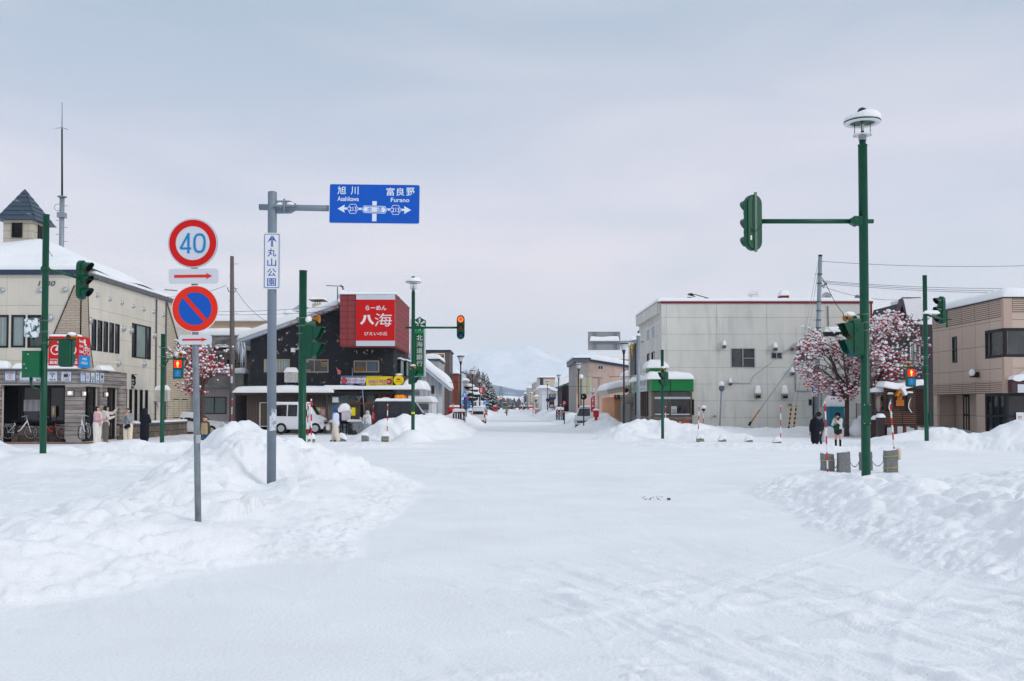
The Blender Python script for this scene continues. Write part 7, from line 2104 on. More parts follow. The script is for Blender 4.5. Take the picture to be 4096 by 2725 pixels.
 for a,b,c_,d in((1545,460,1650,768),(1905,438,2025,765)):
  r=f.rect('W',a,b,c_,d);m=MB(mat('board_edge',sr(46,46,52),.6));m.fbox(f,*r,.08,.16);m.mat(mat('carved_board',sr(92,64,48),.7,nz=(3,.4,(4,1,1)))).fbox(f,
r[0]+.08,r[1]-.08,r[2]+.2,r[3]-.15,.161,.18);m.mat(WHITE);u=(r[0]+r[1])/2
  m.tube([f.p(u-.12+.13*(1-k/4)**2+.15*max(0,k/4-1)**1.5,r[3]-.28-k*.11,.2)for k in range(8)],[.012,.02,.024,.026,.026,.026,.03,.03],6);m.mat(SNOWP).slab(r[0],
r[1],Ys-.17,Ys-.08,r[3],.1,2,edge=.05,nx=6,ny=3);m.build('carved_board',t)
 m=MB(mat('orange_slats',sr(196,122,48),.6,nz=(5,.15)))
 for a,b,c_,d in((1720,455,1815,565),(1697,568,1848,680)):
  r=f.rect('W',a,b,c_,d);n=8 if b>500 else 5
  for k in range(n):xx=r[0]+(r[1]-r[0])*(k+.1)/n;m.box(xx,xx+(r[1]-r[0])*.7/n,Ys-.16,Ys-.1,r[2],r[3])
  m.box(r[0],r[1],Ys-.1,Ys-.085,r[2]+.05,r[2]+.1);m.box(r[0],r[1],Ys-.1,Ys-.085,r[3]-.1,r[3]-.05)
 q=[f.hit('W',*p)for p in((1662,485),(1735,360),(1765,385),(1690,500))];m.prism(f,q,.05,.5);m.build('orange_grille',t)
 m=MB(SNOWP);q=[f.hit('W',*p)for p in((1735,355),(1740,330),(1800,300),(1860,460),(1825,485),(1765,390))];m.prism(f,q,.05,.55);m.build('little_roof_snow',
t)
 p0,p1=at('W',1405,470,55),at('W',1405,785,55);R=68*.21213*55/F;h=p0.z-p1.z
 t=thing('giant_lantern','wrapped paper lantern with kanji under a snowy little roof','lantern',(p0.x,55,0));m=MB(mat('lantern_paper',sr(190,168,156),.3,
nz=(5,.3)))
 m.lathe((p0.x,55,p1.z),[(.1,0),(R*.8,h*.12),(R,h*.3),(R*1.02,h*.6),(R*.9,h*.85),(.15,h)],20);m.build('lantern_body',t)
 m=MB(BLACK);fl=front(55-R-.01)
 for i,ch in enumerate('居酒屋'):m.text(fl,ch,p0.x-.06,p0.x+.22,p0.z-.38-.27*i,p0.z-.14-.27*i,0,.03)
 m.build('lantern_lettering',t)
 m=MB(GREYT);m.box(p0.x-.5,p0.x+.55,54.6,55.6,p0.z+.08,p0.z+.14);m.mat(SLATD).box(p0.x+R+.06,p0.x+R+.2,55,55.2,-.1,p0.z+.1);m.box(p0.x-.45,p0.x-.38,55,
55.1,0,p0.z+.1);m.build('lantern_roof',t)
 m=MB(SNOWP);m.slab(p0.x-.62,p0.x+.7,54.4,55.8,p0.z+.14,.3,5,edge=.25);m.build('snow_cap',t)
 for a,b,c_,d,Y,lab,cm in((1388,900,1505,1225,53,'tall dark brown box beside the slatted hut',DBROWN),(1305,940,1370,1130,54.5,'narrow wooden box left of the dark brown box',
SLATD)):
  r=front(Y).rect('W',a,b,c_,d);m=MB(cm);m.box(r[0],r[1],Y,Y+.45,-.1,r[3]);t=tag(m.build('bin_box'),lab,'box');m=MB(SNOWP);m.slab(r[0]-.02,r[1]+.05,Y-.05,
Y+.45,r[3],.22,3,edge=.14,nx=6,ny=4);m.build('snow_cap',t)
 m=MB(SNOWP);p=at('W',1010,1010,58);m.sphere(p-Vector((0,0,.3)),.5,16,12,(1,1,1.2));m.sphere(p+Vector((.25,0,.2)),.34,12,8);m.sphere(p+Vector((-.25,.1,
-.4)),.4,12,8);struct(m.build('snow_heap'))
pale_block();green_shop();right_row();right_side()
def left_row():
 Y0=72.;f=front(Y0);R_=lambda a,b,c,d:f.rect('B',a,b,c,d)
 x0,x1=fx(f,'B',300,1100),fx(f,'B',822,1100);zt=fz(f,'B',612)
 w=R_(500,1055,738,1222);up=(x0+.6,fx(f,'B',916,700),fz(f,'B',808),zt-.15);zf=fz(f,'B',975)
 t=bld('concrete_house','pink grey house with a concrete balcony and snow on its flat roof','house',x0,x1,Y0,80,zf-.01,PINKW,dict(F=[w]))
 window(t,f,w,mat('wood_frame',sr(78,60,52),.6),GLASSC,2,1,.07)
 m=MB(GLASSF);m.fbox(f,w[0]+.1,w[1]-.1,w[2]+.1,(w[2]+w[3])/2+.1,-.038,-.03);m.build('lower_pane',t)
 x2=fx(f,'B',930,700);m=MB(PINKW);wall(m,f,x0,x2,zf,zt,[up],.2);shell(m,x0,x2,Y0,80,zf,zt,'FB');m.box(up[0]-.1,up[1],Y0+1.3,Y0+1.4,zf,zt);m.mat(INT).box(fx(f,
'B',700,700),fx(f,'B',780,700),Y0+1.25,Y0+1.299,up[2],fz(f,'B',690));m.mat(DBROWN)
 for k in range(14):xx=up[0]+(up[1]-up[0])*k/13.5;m.box(xx,xx+.04,Y0+.02,Y0+.06,up[2],fz(f,'B',735))
 m.box(up[0],up[1],Y0+.01,Y0+.07,fz(f,'B',735),fz(f,'B',728));m.build('upper_storey',t)
 m=MB(CONC);zr=fz(f,'B',470);m.box(x0,x2+.5,Y0-.5,80.2,zt,zr);u,v=fx(f,'B',868,530),fz(f,'B',530);m.mat(INT).lathe((u,Y0-.5,v),[(.13,0),(.13,-.02),(.001,
-.02)],14,'Y');m.build('roof_band',t)
 m=MB(CONC);bz0,bz1=zf,fz(f,'B',835);m.box(x0,fx(f,'B',958,900)-.1,Y0-1.2,Y0-.003,bz0,bz1);m.mat(mat('dark_recess_wall',sr(110,106,108),.9,nz=(1,.4),stain=.8)).box(x1+.01,
fx(f,'B',980,900),Y0+2,Y0+2.2,-.1,bz0-.01);m.build('balcony',t)
 snowtop(t,x0,x2+.5,Y0-.5,80,zr,.55,4,edge=.35);m=MB(SNOWP);m.slab(x0,fx(f,'B',965,900),Y0-1.3,Y0-.2,bz1,.4,6,edge=.3,ny=5);m.build('balcony_snow',t)
 Y0=100.;f=front(Y0);x0,x1=fx(f,'P',780,1300),fx(f,'P',1362,1300);zt=fz(f,'B',328)
 t=bld('tan_hall','long tan hall behind the black ramen house','building',x0,x1,Y0,112,zt,TANW,{});snowtop(t,x0,x1,Y0,112,zt,.9,4,over=.4,edge=.5)
 p=at('C',520,375,101);q=at('C',550,150,101);m=MB(mat('steeple_roof',sr(150,166,186),.5,nz=(3,.3)));m.add([(p.x-1.0,100,p.z),(p.x+2,100,p.z),(p.x+2,102,
p.z),(p.x-1,102,p.z),(p.x+.75,101,q.z-1)],[(0,1,4),(1,2,4),(2,3,4),(3,0,4),(0,1,2,3)],False);m.tube([(p.x+.75,101,q.z-1.2),(p.x+.75,101,q.z)],.06,6);m.mat(SNOWP).sphere((p.x-.4,
100.4,p.z+.2),.8,12,8,(1,1,.6));m.sphere((p.x+.75,101,q.z),.2,8,6,(1.4,1,.5));m.mat(WHITE);m.tube([(p.x+.3+.8*math.cos(k*PI/8),99.9,p.z-.2+.8*math.sin(k*PI/8))for k in range(9)],
.09,6);m.build('steeple',t)
 Y0=77.;f=front(Y0);x1=fx(f,'R',362,1200);z=fz(f,'R',1062);t=bld('garage','low white garage with a roller shutter under thick snow','garage',-12,x1,Y0,
82,z,WHITE,{});m=MB(GREYT);m.fbox(f,-11.5,fx(f,'R',300,1200),z-.55,z-.1,.003,.1);m.mat(mat('roller_shutter',sr(186,188,192),.5,pat=('siding',30,.11,.02,
sr(130,132,138),.02))).fbox(f,-11.5,fx(f,'R',296,1200),0,z-.56,.003,.06);m.build('shutter',t);snowtop(t,-12,x1,Y0,82,z,.48,4,edge=.4)
 Y0=84.;f=front(Y0);x1=fx(f,'R',478,1000);z=fz(f,'R',672,500);zl=fz(f,'R',470,235);xl=fx(f,'R',235,470);sl=(zl-z)/(xl-x1)
 wr=[f.rect('R',65,685,187,828),f.rect('R',345,750,405,902)]
 t=bld('corrugated_house','pale corrugated house with one sloping snowy roof','house',-14,x1,Y0,89,z,WCORR,dict(F=wr));m=MB(WCORR);m.prism(f,[(-14,z),(x1,
z),(-14,z+sl*(-14-x1))],-4.9,-.002);m.build('gable_wall',t)
 window(t,f,wr[0],BRZ,GLASSC,2,1,.08);window(t,f,wr[1],BRZ,GLASSM,1,1,.08)
 m=MB(mat('pale_blue_verge',sr(190,206,222),.5));q=[(-14.2,z+sl*(-14.2-x1)),(x1+.9,z+sl*.9)];m.prism(f,[(q[0][0],q[0][1]),(q[1][0],q[1][1]),(q[1][0],q[1][1]+.25),
(q[0][0],q[0][1]+.25)],-5.1,.5);m.build('roof',t)
 m=MB(SNOWP);m.slab(-14.2,x1+1.0,Y0-.55,89,0,.75,4,edge=.5,zf=lambda x,y:z+.26+sl*(x-x1));m.build('roof_snow',t)
 for Y0,a,b,yt,dep,mt,nm,lab,sn in((97,240,482,290,9,GREYW,'grey_house','grey house top with a red gable stripe behind the corrugated house',.5),(112,200,
680,118,7,BTILE,'brown_tile_building','tall brown tiled building with a black and yellow sign',.1),(136,735,838,550,8,RBRICK,'brick_building','red brick building behind the nearest left street lamp',
.55),(165,700,925,508,14,mat('pale_blue_wall',sr(186,196,208),.8),'pale_building','pale blue building with a navy eave past the red brick one',.1)):
  f=front(Y0);x0,x1=fx(f,'R',a,700),fx(f,'R',b,700);zt=fz(f,'R',yt,600);t=bld(nm,lab,'building',x0,x1,Y0,Y0+dep,zt,mt,{});s=sideL(x1)
  m=MB(NAVY);m.box(x0-.1,x1+.15,Y0-.1,Y0+dep,zt+.003,zt+.16);m.build('eaves',t);snowtop(t,x0,x1,Y0,Y0+dep,zt+.16,sn,4,edge=.3)
  if nm=='grey_house':m=MB(REDP);m.prism(s,[(Y0+3,.5),(Y0+3.5,.5),(Y0+4.9,zt-.9),(Y0+4.6,zt-.6),(Y0+2.4,zt-2.8)],.003,.04);m.build('red_stripe',t)
  if nm=='brown_tile_building':
   m=MB(WHITE);r=f.rect('R',345,155,595,400);m.fbox(f,*r,.003,.2);m.mat(BLACK).fbox(f,r[0]+.1,r[1]-.1,r[2]+.1,r[3]-.1,.201,.22);YO=mat('sign_amber',sr(226,
160,20),.5);hh=(r[3]-r[2])*.3;m.mat(YO).fbox(f,r[0]+.12,r[1]-.12,r[2]+.12,r[2]+hh,.221,.24);m.text(f,'石',r[0]+.2,r[1]-.2,r[2]+hh+.08,r[3]-.16,.225,.03);m.mat(BLACK).text(f,
'石材店',r[0]+.3,r[1]-.2,r[2]+.16,r[2]+hh-.04,.245,.01);m.build('wall_sign',t)
   for a_,b_ in((.45,.7),(.05,.2)):m=MB(INT);m.fbox(s,Y0+1,Y0+dep-.8,zt*a_,zt*b_,.003,.02);m.build('window',t)
  if nm=='brick_building':
   m=MB(INT);m.fbox(s,Y0+2,Y0+6,.5,zt*.65,.003,.03);m.build('window',t)
 def slab_b(nm,lab,c,a,b,yt,Y,mt,d=6):
  f=front(Y);x0,x1=fx(f,c,a,700),fx(f,c,b,700);z=fz(f,c,yt);t=bld(nm,lab,'building',x0,x1,Y,Y+d,z,mt,{});snowtop(t,x0,x1,Y,Y+d,z,.4,2,edge=.3);m=MB(GLASSM);m.fbox(f,
x0+(x1-x0)*.3,x0+(x1-x0)*.7,z*.3,z*.5,.002,.02);m.build('window',t);return t
 slab_b('white_tower','plain white slab building left of the red fuel sign','E',597,688,880,210,WHW);slab_b('eave_house','small house with wide snowy eave past the brick building',
'E',430,505,730,150,GREYW);slab_b('blue_porch','low building with blue awning on the left side','E',420,550,1060,128,mat('porch_blue',sr(40,120,180),.5),
3)
 slab_b('low_shop','low pale shop under the red fuel sign','E',715,800,1100,250,WHW);slab_b('slate_shop','low dark shop with arched door far down the left side',
'E',862,925,1085,330,MATS['slate_wall'])
 Y=222.;f=front(Y);r=f.rect('E',692,845,776,948);m=MB(mat('fuel_red',sr(224,30,20),.4));m.fbox(f,*r,-.3,0);m.mat(WHITE).text(f,'ENEOS',r[0]+.3,r[1]-.3,
(r[2]+r[3])/2-.45,(r[2]+r[3])/2+.45,.01,.03);m.mat(GALV).tube([(r[0]+.4,Y+.1,0),(r[0]+.4,Y+.1,r[3])],.12,8);tag(m.build('fuel_sign'),'red ENEOS fuel sign among the left street lamps',
'sign')
 def rsign(c,x,y,R,Y,kind,yb,lab):
  p,q=at(c,x,y,Y),at(c,x,yb,Y);R=R*CR[c][2]*Y/F;f=front(Y);m=MB(BLACK);m.tube([p+Vector((0,.06,R*.8)),(q.x,Y+.06,q.z-.5)],.05,8);u,v=p.x,p.z
  if kind=='cross':
   m.mat(CYAN).prism(f,[(u-R,v-R*.95),(u+R,v-R*.95),(u+R*.95,v-R*.7),(u+R*.12,v+R),(u-R*.12,v+R),(u-R*.95,v-R*.7)],0,.02);m.mat(WHITE);man(m,f,u,v-R*.2,
R*1.3,.024,True);m.fbox(f,u-R*.7,u+R*.7,v-R*.75,v-R*.68,.021,.024)
  elif kind=='blue':m.mat(CYAN).fbox(f,u-R,u+R,v-R*.6,v+R*.6,0,.02);m.mat(WHITE);m.fbox(f,u-R*.6,u+R*.6,v-.05,v+.05,.021,.024)
  else:
   m.mat(RED).lathe(p,[(.001,.02),(R,.02),(R,0),(.001,0)],28,'Y');m.mat(WHITE if kind=='lim' else BLUE).disc(f,u,v,R*.72,.004,24);m.mat(RED if kind=='no' else BLUE)
   if kind=='no':m.flat(f,[(u-R*.6,v+R*.5),(u-R*.5,v+R*.6),(u+R*.6,v-R*.5),(u+R*.5,v-R*.6)],.006)
   else:m.text(f,'40',u-R*.45,u+R*.45,v-R*.3,v+R*.3,.006,.01)
  tag(m.build('road_sign'),lab,'road sign','street signs on the left side')
 rsign('E',463,962,57,86,'cross',1240,'blue pedestrian crossing sign by the nearest left street lamp');rsign('E',498,935,36,92,'lim',1000,'round red rimmed sign half behind the crossing sign');rsign('E',
486,1040,45,91.5,'no',1350,'small round no parking sign below the crossing sign');rsign('V',352,1290,38,190,'blue',1400,'blue route board beyond the red fuel sign');rsign('V',
365,1240,18,185,'no',1390,'tiny round blue sign over the blue route board');rsign('T',565,1060,30,180,'lim',1290,'round sign beside the arched canopy on the right side')
 def guard(c,a,b,yt,yb,Y,lab,cm):
  p,q=at(c,a,yt,Y),at(c,b,yb,Y);t=thing('slatted_guard',lab,'planter guard',((p.x+q.x)/2,Y,0),'slatted guards along the kerb');w=q.x-p.x;n=max(5,int(w/.16));m=MB(cm);d=.9
  for k in range(n):xx=p.x+w*k/n;m.box(xx,xx+w/n*.68,Y,Y+.04,q.z-.3,p.z)
  for k in range(5):m.box(q.x-.04,q.x,Y+.06+k*d/5,Y+.06+(k+.7)*d/5,q.z-.3,p.z)
  for z in(p.z-.1,(p.z+q.z)/2-.1):m.box(p.x,q.x,Y+.041,Y+.08,z,z+.06)
  m.build('slat_panel',t);m=MB(SNOWP);m.slab(p.x,q.x,Y-.03,Y+d,p.z,.24,3,edge=.15);m.build('snow_cap',t)
 guard('E',260,465,1262,1480,78.5,'black slatted guard at the nearest left street lamp',BLACK);guard('E',508,645,1245,1320,108,'black slatted guard at the second left street lamp',
BLACK);guard('T',1285,1535,1255,1480,94,'dark slatted guard at the second right street lamp',BLACK);guard('T',620,780,1240,1330,175,'red edged slatted guard far right side',
REDP);guard('T',440,575,1235,1290,240,'farthest slatted guard right side',REDP)
 for c,x,y0,y1,Y,n,lab in(('E',263,1135,1330,78,3,'stake at the left end of the nearest slatted guard'),('E',428,1150,1460,78.2,6,'stake in front of the nearest left slatted guard'),
('E',444,1150,1250,80,2,'short stake behind the nearest left slatted guard'),('E',510,1150,1240,106,2,'stake left of the second left guard'),('E',636,1160,
1290,105,4,'stake right of the second left guard'),('T',1292,1110,1200,95,2,'leftmost stake on the second right lamp guard'),('T',1328,1105,1480,93,8,'second stake at the second right lamp guard'),
('T',1438,1095,1470,92.5,8,'third stake at the second right lamp guard'),('T',1528,1105,1350,94,5,'rightmost stake at the second right lamp guard')):
  stake(c,(x,y0),c,(x,y1),Y,.05,lab,n)
 Y=930.;t0,b0=at('V',595,1012,Y),at('V',595,1230,Y);m=MB(mat('pylon_steel',sr(80,90,104),.6));h=t0.z
 for sx in(-1,1):
  for sy in(-1,1):m.tube([(b0.x+sx*3.2,Y+sy*3,0),(b0.x+sx*1.2,Y+sy*1,h*.72),(b0.x+sx*.9,Y+sy*.9,h)],.22,4)
 for k in range(9):
  a=3.2-2.2*k/9;a2=3.2-2.2*(k+1)/9;z0,z1=h*k/9,h*(k+1)/9;m.tube([(b0.x-a,Y-a,z0),(b0.x+a2,Y-a2,z1)],.14,4);m.tube([(b0.x+a,Y-a,z0),(b0.x-a2,Y-a2,z1)],.14,
4)
 tag(m.build('pylon'),'distant steel lattice pylon at the end of the street','pylon')
 Y=380.;p=at('V',590,1222,Y);t=thing('traffic_signal','tiny distant red traffic light over the far street','traffic signal',(p.x,Y,0),'green traffic signal posts round the crossing');m=MB(BLACK);m.tube([(p.x-5,
Y,0),(p.x-5,Y,p.z+.2)],.1,6);m.tube([(p.x-5,Y,p.z),(p.x,Y,p.z)],.07,6);m.box(p.x-.3,p.x+.3,Y,Y+.2,p.z-.9,p.z+.5);m.build('pole',t);m=MB(LRED);m.lathe((p.x,
Y-.01,p.z+.1),[(.001,-.05),(.25,-.04),(.28,0)],14,'Y');m.build('lens',t)
 p=at('E',575,900,118)
 t=thing('clipped_pine','clipped garden pine with round pads of snow on the left side','tree',(p.x,118,0));m=MB(mat('bark',sr(56,48,46),.9,nz=(9,.4)));m.tube([(p.x,
118,0),(p.x+.2,118,2),(p.x-.2,118,at('E',0,820,118).z)],.12,8);m.build('trunk',t);m=MB(mat('yew_green',sr(38,50,44),.9,nz=(6,.5)));s_=MB(SNOWP)
 for a,b,r in((545,850,.55),(590,905,.6),(620,985,.65),(560,960,.7),(590,1040,.6),(540,1000,.5)):q=at('E',a,b,118);m.sphere(q,r,12,7,(1.2,1,.5));s_.sphere(q+Vector((0,
0,.18)),r*.95,12,7,(1.15,1,.55))
 m.build('foliage',t);s_.build('snow_cap',t)
left_row()
def poles():
 WIRE=mat('cable_black',sr(36,36,42),.6)
 Y=62.;a,b=at('H',1041,45,Y),at('H',1008,1250,Y);t=thing('utility_pole','tall grey steel utility pole before the pale block','utility pole',(b.x,Y,0));m=MB(GALV);d=(b-a);bb=b+d*((b.z+.3)/max(.1,
a.z-b.z));m.tube([bb,a],[.17,.12],16);m.mat(BLACK).tube([a-Vector((0,0,.06)),a+Vector((0,0,.05))],.125,14)
 m.mat(BAND)
 for i,k in enumerate((.12,.18,.3,.36,.42,.47,.475,.55,.56,.6)):p=a.lerp(b,k);m.lathe(p,[(.15,-.03),(.165,-.03),(.165,.03),(.15,.03)],14);m.tube([p,p+Vector(((-.35,
.35)[i%2],0,0))],.012,5)
 m.build('pole',t)
 m=MB(BLACK);p=at('H',1145,660,Y);m.box(p.x-.6,p.x+.6,Y-.15,Y+.15,p.z-.15,p.z+.12);m.tube([at('H',1035,650,Y),p],.03,6);tr=m.build('cable_closure',t);m=MB(SNOWP);m.slab(p.x-.6,
p.x+.4,Y-.2,Y+.18,p.z+.12,.3,3,edge=.15,nx=6,ny=4);m.build('snow_cap',t)
 m=MB(WIRE)
 for q in(((1055,220),(1080,265),(1050,290)),((1052,240),(1090,262),(1060,300)),((1050,280),(1095,268),(1070,250))):m.tube([at('H',*p,Y)for p in q],.025,
5)
 m.tube([at('H',*p,Y)for p in((1085,270),(1110,320),(1160,420),(1220,500),(1260,590))],.02,5)
 m.mat(GALV).tube([at('H',1002,655,Y),at('H',568,1252,Y-2)],.022,5);m.tube([at('H',1000,622,Y),at('H',523,985,64.9)],.015,5);m.tube([at('H',1025,90,Y),
at('H',815,1215,Y)],.012,5);m.tube([at('H',1020,200,Y),at('H',853,1215,Y)],.012,5);m.build('guy_wire',t)
 r=MB(BLACK);p,q=at('H',988,1150,Y-.2),at('H',986,1380,Y-.2);r.tube([p,q],.06,8);r.build('conduit',t)
 f=front(Y-.25);m=MB(WHITE);R_=f.rect('I',187,775,238,852);m.fbox(f,*R_,-.02,0);zz=R_[2]+(R_[3]-R_[2])*.42;m.mat(BLUE).fbox(f,R_[0]+.03,R_[1]-.03,zz,R_[3]-.03,
.002,.005);m.mat(WHITE)
 for i,s_ in enumerate(('冬期間','除雪作業','駐車禁止')):m.text(f,s_,R_[0]+.08,R_[1]-.08,R_[3]-.24-.21*i,R_[3]-.08-.21*i,.008,.015)
 m.mat(BLACK).text(f,'美瑛町',R_[0]+.1,R_[1]-.1,R_[2]+.28,R_[2]+.44,.004,.02);m.text(f,'警察署',R_[0]+.1,R_[1]-.1,R_[2]+.06,R_[2]+.22,.004,.02);tag(m.build('notice_sign'),
'small blue and white parking notice on the right utility pole','sign')
 Y2=63.;HZ=mat('hazard_sleeve',sr(226,170,24),.5,pat=('stripe',.28,sr(26,26,28)))
 for i,(x0,y0,x1,y1)in enumerate(((815,1220,790,1385),(853,1220,830,1388))):m=MB(HZ);m.tube([at('H',x1,y1,Y2)-Vector((0,0,.3)),at('H',x0,y0,Y2)],.055,8);tag(m.build('guy_sleeve'),
('left','right')[i]+' black and yellow guy wire sleeve by the pale wall','guy sleeve','guy wire sleeves')
 m=MB(HORN);m.tube([at('H',490,1365,60.6),at('H',567,1252,60.2)],.045,8);m.mat(BLACK).tube([at('H',481,1378,60.6),at('H',497,1348,60.55)],.075,8);tag(m.build('guy_sleeve'),
'yellow guy wire sleeve with a black foot','guy sleeve','guy wire sleeves')
 def wires(lst,lab,nm='overhead_wire',r=.013):
  for i,pts in enumerate(lst):
   m=MB(WIRE);P_=[at(c,x,y,Y_)for c,x,y,Y_ in pts];q=[]
   for a_,b_ in zip(P_[:-1],P_[1:]):
    for k in range(12):q.append(a_.lerp(b_,k/12)-Vector((0,0,.25*4*(k/12)*(1-k/12))))
   q.append(P_[-1]);m.tube(q,r,5);tag(m.build(nm),lab[i],'wire','overhead wires')
 wires([(('H',1055,90,62),('P',4300,1055,62)),(('H',1070,243,62),('P',4300,1148,62)),(('H',1075,252,62),('P',4300,1160,62)),(('H',1075,264,62),('P',4300,
1168,62)),(('H',1060,288,62),('I',880,98,71)),(('B',830,30,64),('B',1130,330,64.5)),(('P',560,1240,64),('P',1360,1222,64)),(('P',560,1247,64),('P',1360,
1242,64)),(('A',360,5,50),('A',530,148,49)),(('P',640,1187,60),('P',905,1142,64))],['topmost single wire to the right edge','highest of three parallel wires at the right',
'middle of three parallel wires at the right','lowest of three parallel wires at the right','thick cable from the right pole to the gabled house','cable sloping down from the left utility pole',
'upper long wire behind the ramen roof','lower long wire behind the ramen roof','short cable on the snowy hip roof','wire from the cafe roof up to the left pole'])
 Y=64.;a,b=at('O',534,590,Y),at('O',535,975,Y);t=thing('utility_pole','brown concrete utility pole left of the ramen house','utility pole',(b.x,Y,0));m=MB(mat('pole_concrete',
sr(104,98,98),.85,nz=(6,.2)));m.tube([(b.x,Y,-.2),a],[.2,.12],16);m.mat(BAND)
 for k in range(12):z=2.2+k*.8;sx=(-1,1)[k%2];m.tube([(b.x,Y,z),(b.x+sx*.32,Y,z)],.012,4)
 m.mat(mat('pole_tag',sr(190,200,210),.5)).box(b.x-.08,b.x+.06,Y-.22,Y-.19,3.3,3.75);m.box(b.x-.06,b.x+.04,Y-.22,Y-.19,4.2,4.5);m.build('pole',t)
 m=MB(WIRE)
 for k in range(6):m.tube([at('B',775+6*math.cos(k),500+10*k,Y),at('B',640-k*8,520+12*k,66)],.018,5)
 for q in(((745,0),(760,40),(790,50)),((790,-20),(830,20),(815,50))):m.tube([at('B',*p,Y)for p in q],.025,5)
 m.tube([at('B',140,22,66),at('B',262,32,66)],.03,5);m.build('cable_bundle',t)
 m=MB(BLACK);p=at('B',690,590,66);m.box(p.x-.5,p.x+.4,66,66.3,p.z-.12,p.z+.08);m.mat(SNOWP).slab(p.x-.5,p.x+.4,65.95,66.3,p.z+.08,.18,3,edge=.12,nx=6,ny=4);m.build('cable_closure',
t)
 Y=110.;m=MB(GREYT);p,q=at('F',1210,770,Y),at('F',1210,1370,Y);m.tube([p,q],.09,8);m.mat(SNOWP).sphere(p,.25,8,6);tag(m.build('thin_pole'),'thin pale pole with a snow ball top by the plaster building',
'post')
poles()
BARK=mat('rowan_bark',sr(84,70,66),.9,nz=(12,.45),bump=(30,.01));BERRY=mat('rowan_berries',sr(206,18,52),.5,nz=(5,.35))
def rowan(x,y,fork,c,rad,n,seed,label,lean=0.,amt=1.0,snow=1.0):
 rnd=random.Random(seed);z0=gz(x,y)
 t=thing('rowan_tree',label,'tree',(x,y,z0),'rowan trees with red berries under snow')
 nodes=[];tr=MB(BARK);fk=Vector((x+lean,y,fork));c=Vector(c)
 tr.tube([(x,y,z0-.4),(x+lean*.3,y,z0+(fork-z0)*.5),fk],[.17,.14,.12],10)
 def limb(p,q,r0,depth):
  n_=6;pts=[]
  for k in range(n_+1):f=k/n_;j=.1*(q-p).length*math.sin(f*PI);pts.append(p.lerp(q,f)+Vector((rnd.uniform(-1,1)*.09,rnd.uniform(-1,1)*.09,j*.5)))
  pts[0]=p;tr.tube(pts,[r0*(1-.72*k/n_)for k in range(n_+1)],7 if depth<2 else 5)
  nodes.extend(pts[2:])
  if depth<3:
   for s_ in range(3):
    b=pts[rnd.randint(2,n_)];L=(q-p).length*rnd.uniform(.35,.65);d=(q-p).normalized();e=b+(d*rnd.uniform(.5,1)+Vector((rnd.uniform(-1,1),rnd.uniform(-1,
1),rnd.uniform(-.5,.9)))*.8)*L
    v=e-c;k=max(abs(v.x)/rad[0],abs(v.y)/rad[1],abs(v.z)/rad[2])
    if k>1:e=c+v/k
    limb(b,e,r0*.42,depth+1)
 for k in range(8):
  a=2*PI*k/8+rnd.uniform(-.3,.3);el=rnd.uniform(-.35,.95)
  limb(fk+Vector((0,0,rnd.uniform(-.2,.5))),c+Vector((rad[0]*.82*math.cos(a)*math.cos(el),rad[1]*.82*math.sin(a)*math.cos(el),rad[2]*.8*math.sin(el))),
.085,1)
 tr.build('trunk',t)
 tw=MB(mat('rowan_twig',sr(122,98,96),.9));be=MB(BERRY);sn=MB(SNOWP)
 octf=[(0,2,4),(2,1,4),(1,3,4),(3,0,4),(2,0,5),(1,2,5),(3,1,5),(0,3,5)]
 def blob(m,p,rx,rz,k):
  vs=[]
  for i in range(3):
   th=PI*(i+.5)/3
   for j in range(6):a=j*PI/3+i;q=rnd.uniform(.75,1.15);vs.append(p+Vector((rx*q*math.sin(th)*math.cos(a),rx*q*math.sin(th)*math.sin(a),rz*math.cos(th))))
  vs+=[p+Vector((0,0,rz*1.02)),p-Vector((0,0,rz))]
  m.add(vs,[(i*6+j,(i+1)*6+j,(i+1)*6+(j+1)%6,i*6+(j+1)%6)for i in range(2)for j in range(6)]+[(18,j,(j+1)%6)for j in range(6)]+[(19,12+(j+1)%6,12+j)for j in range(6)],
True)
 for i in range(n):
  for _ in range(8):
   v=Vector((rnd.gauss(0,1),rnd.gauss(0,1),rnd.gauss(0,1))).normalized()*rnd.uniform(.25,1.25)**.6
   p=c+Vector((v.x*rad[0],v.y*rad[1],v.z*rad[2]))
   if math.sin(p.x*2.1+seed)+math.sin(p.z*2.7+p.x)+math.sin(p.y*2.3)>-.2 and p.z>fork-.1+abs(p.x-x)*.0:break
  nd=min(nodes,key=lambda q:(q-p).length_squared+(.3 if q.z>p.z+.4 else 0))
  if(nd-p).length>1.5:p=nd.lerp(p,1.3/(nd-p).length)
  mid=nd.lerp(p,.5)+Vector((0,0,rnd.uniform(-.05,.12)));tw.tube([nd,mid,p],[.011,.008,.005],4,caps=False)
  if rnd.random()<.95*amt:blob(be,p+Vector((0,0,-.03)),rnd.uniform(.045,.08),rnd.uniform(.03,.048),0)
  if rnd.random()<.95*snow:
   r=rnd.uniform(.05,.105)*(1.8 if rnd.random()<.07 else 1);blob(sn,p+Vector((0,0,.03+r*.3)),r,r*.62,0)
 for nd in nodes:
  if rnd.random()<.35*snow:blob(sn,nd+Vector((0,0,.07)),rnd.uniform(.06,.11),.05,0)
 [tag(b_.build(n_,t),None,None,kind='stuff')for b_,n_ in((tw,'twigs'),(be,'berries'),(sn,'branch_snow'))]
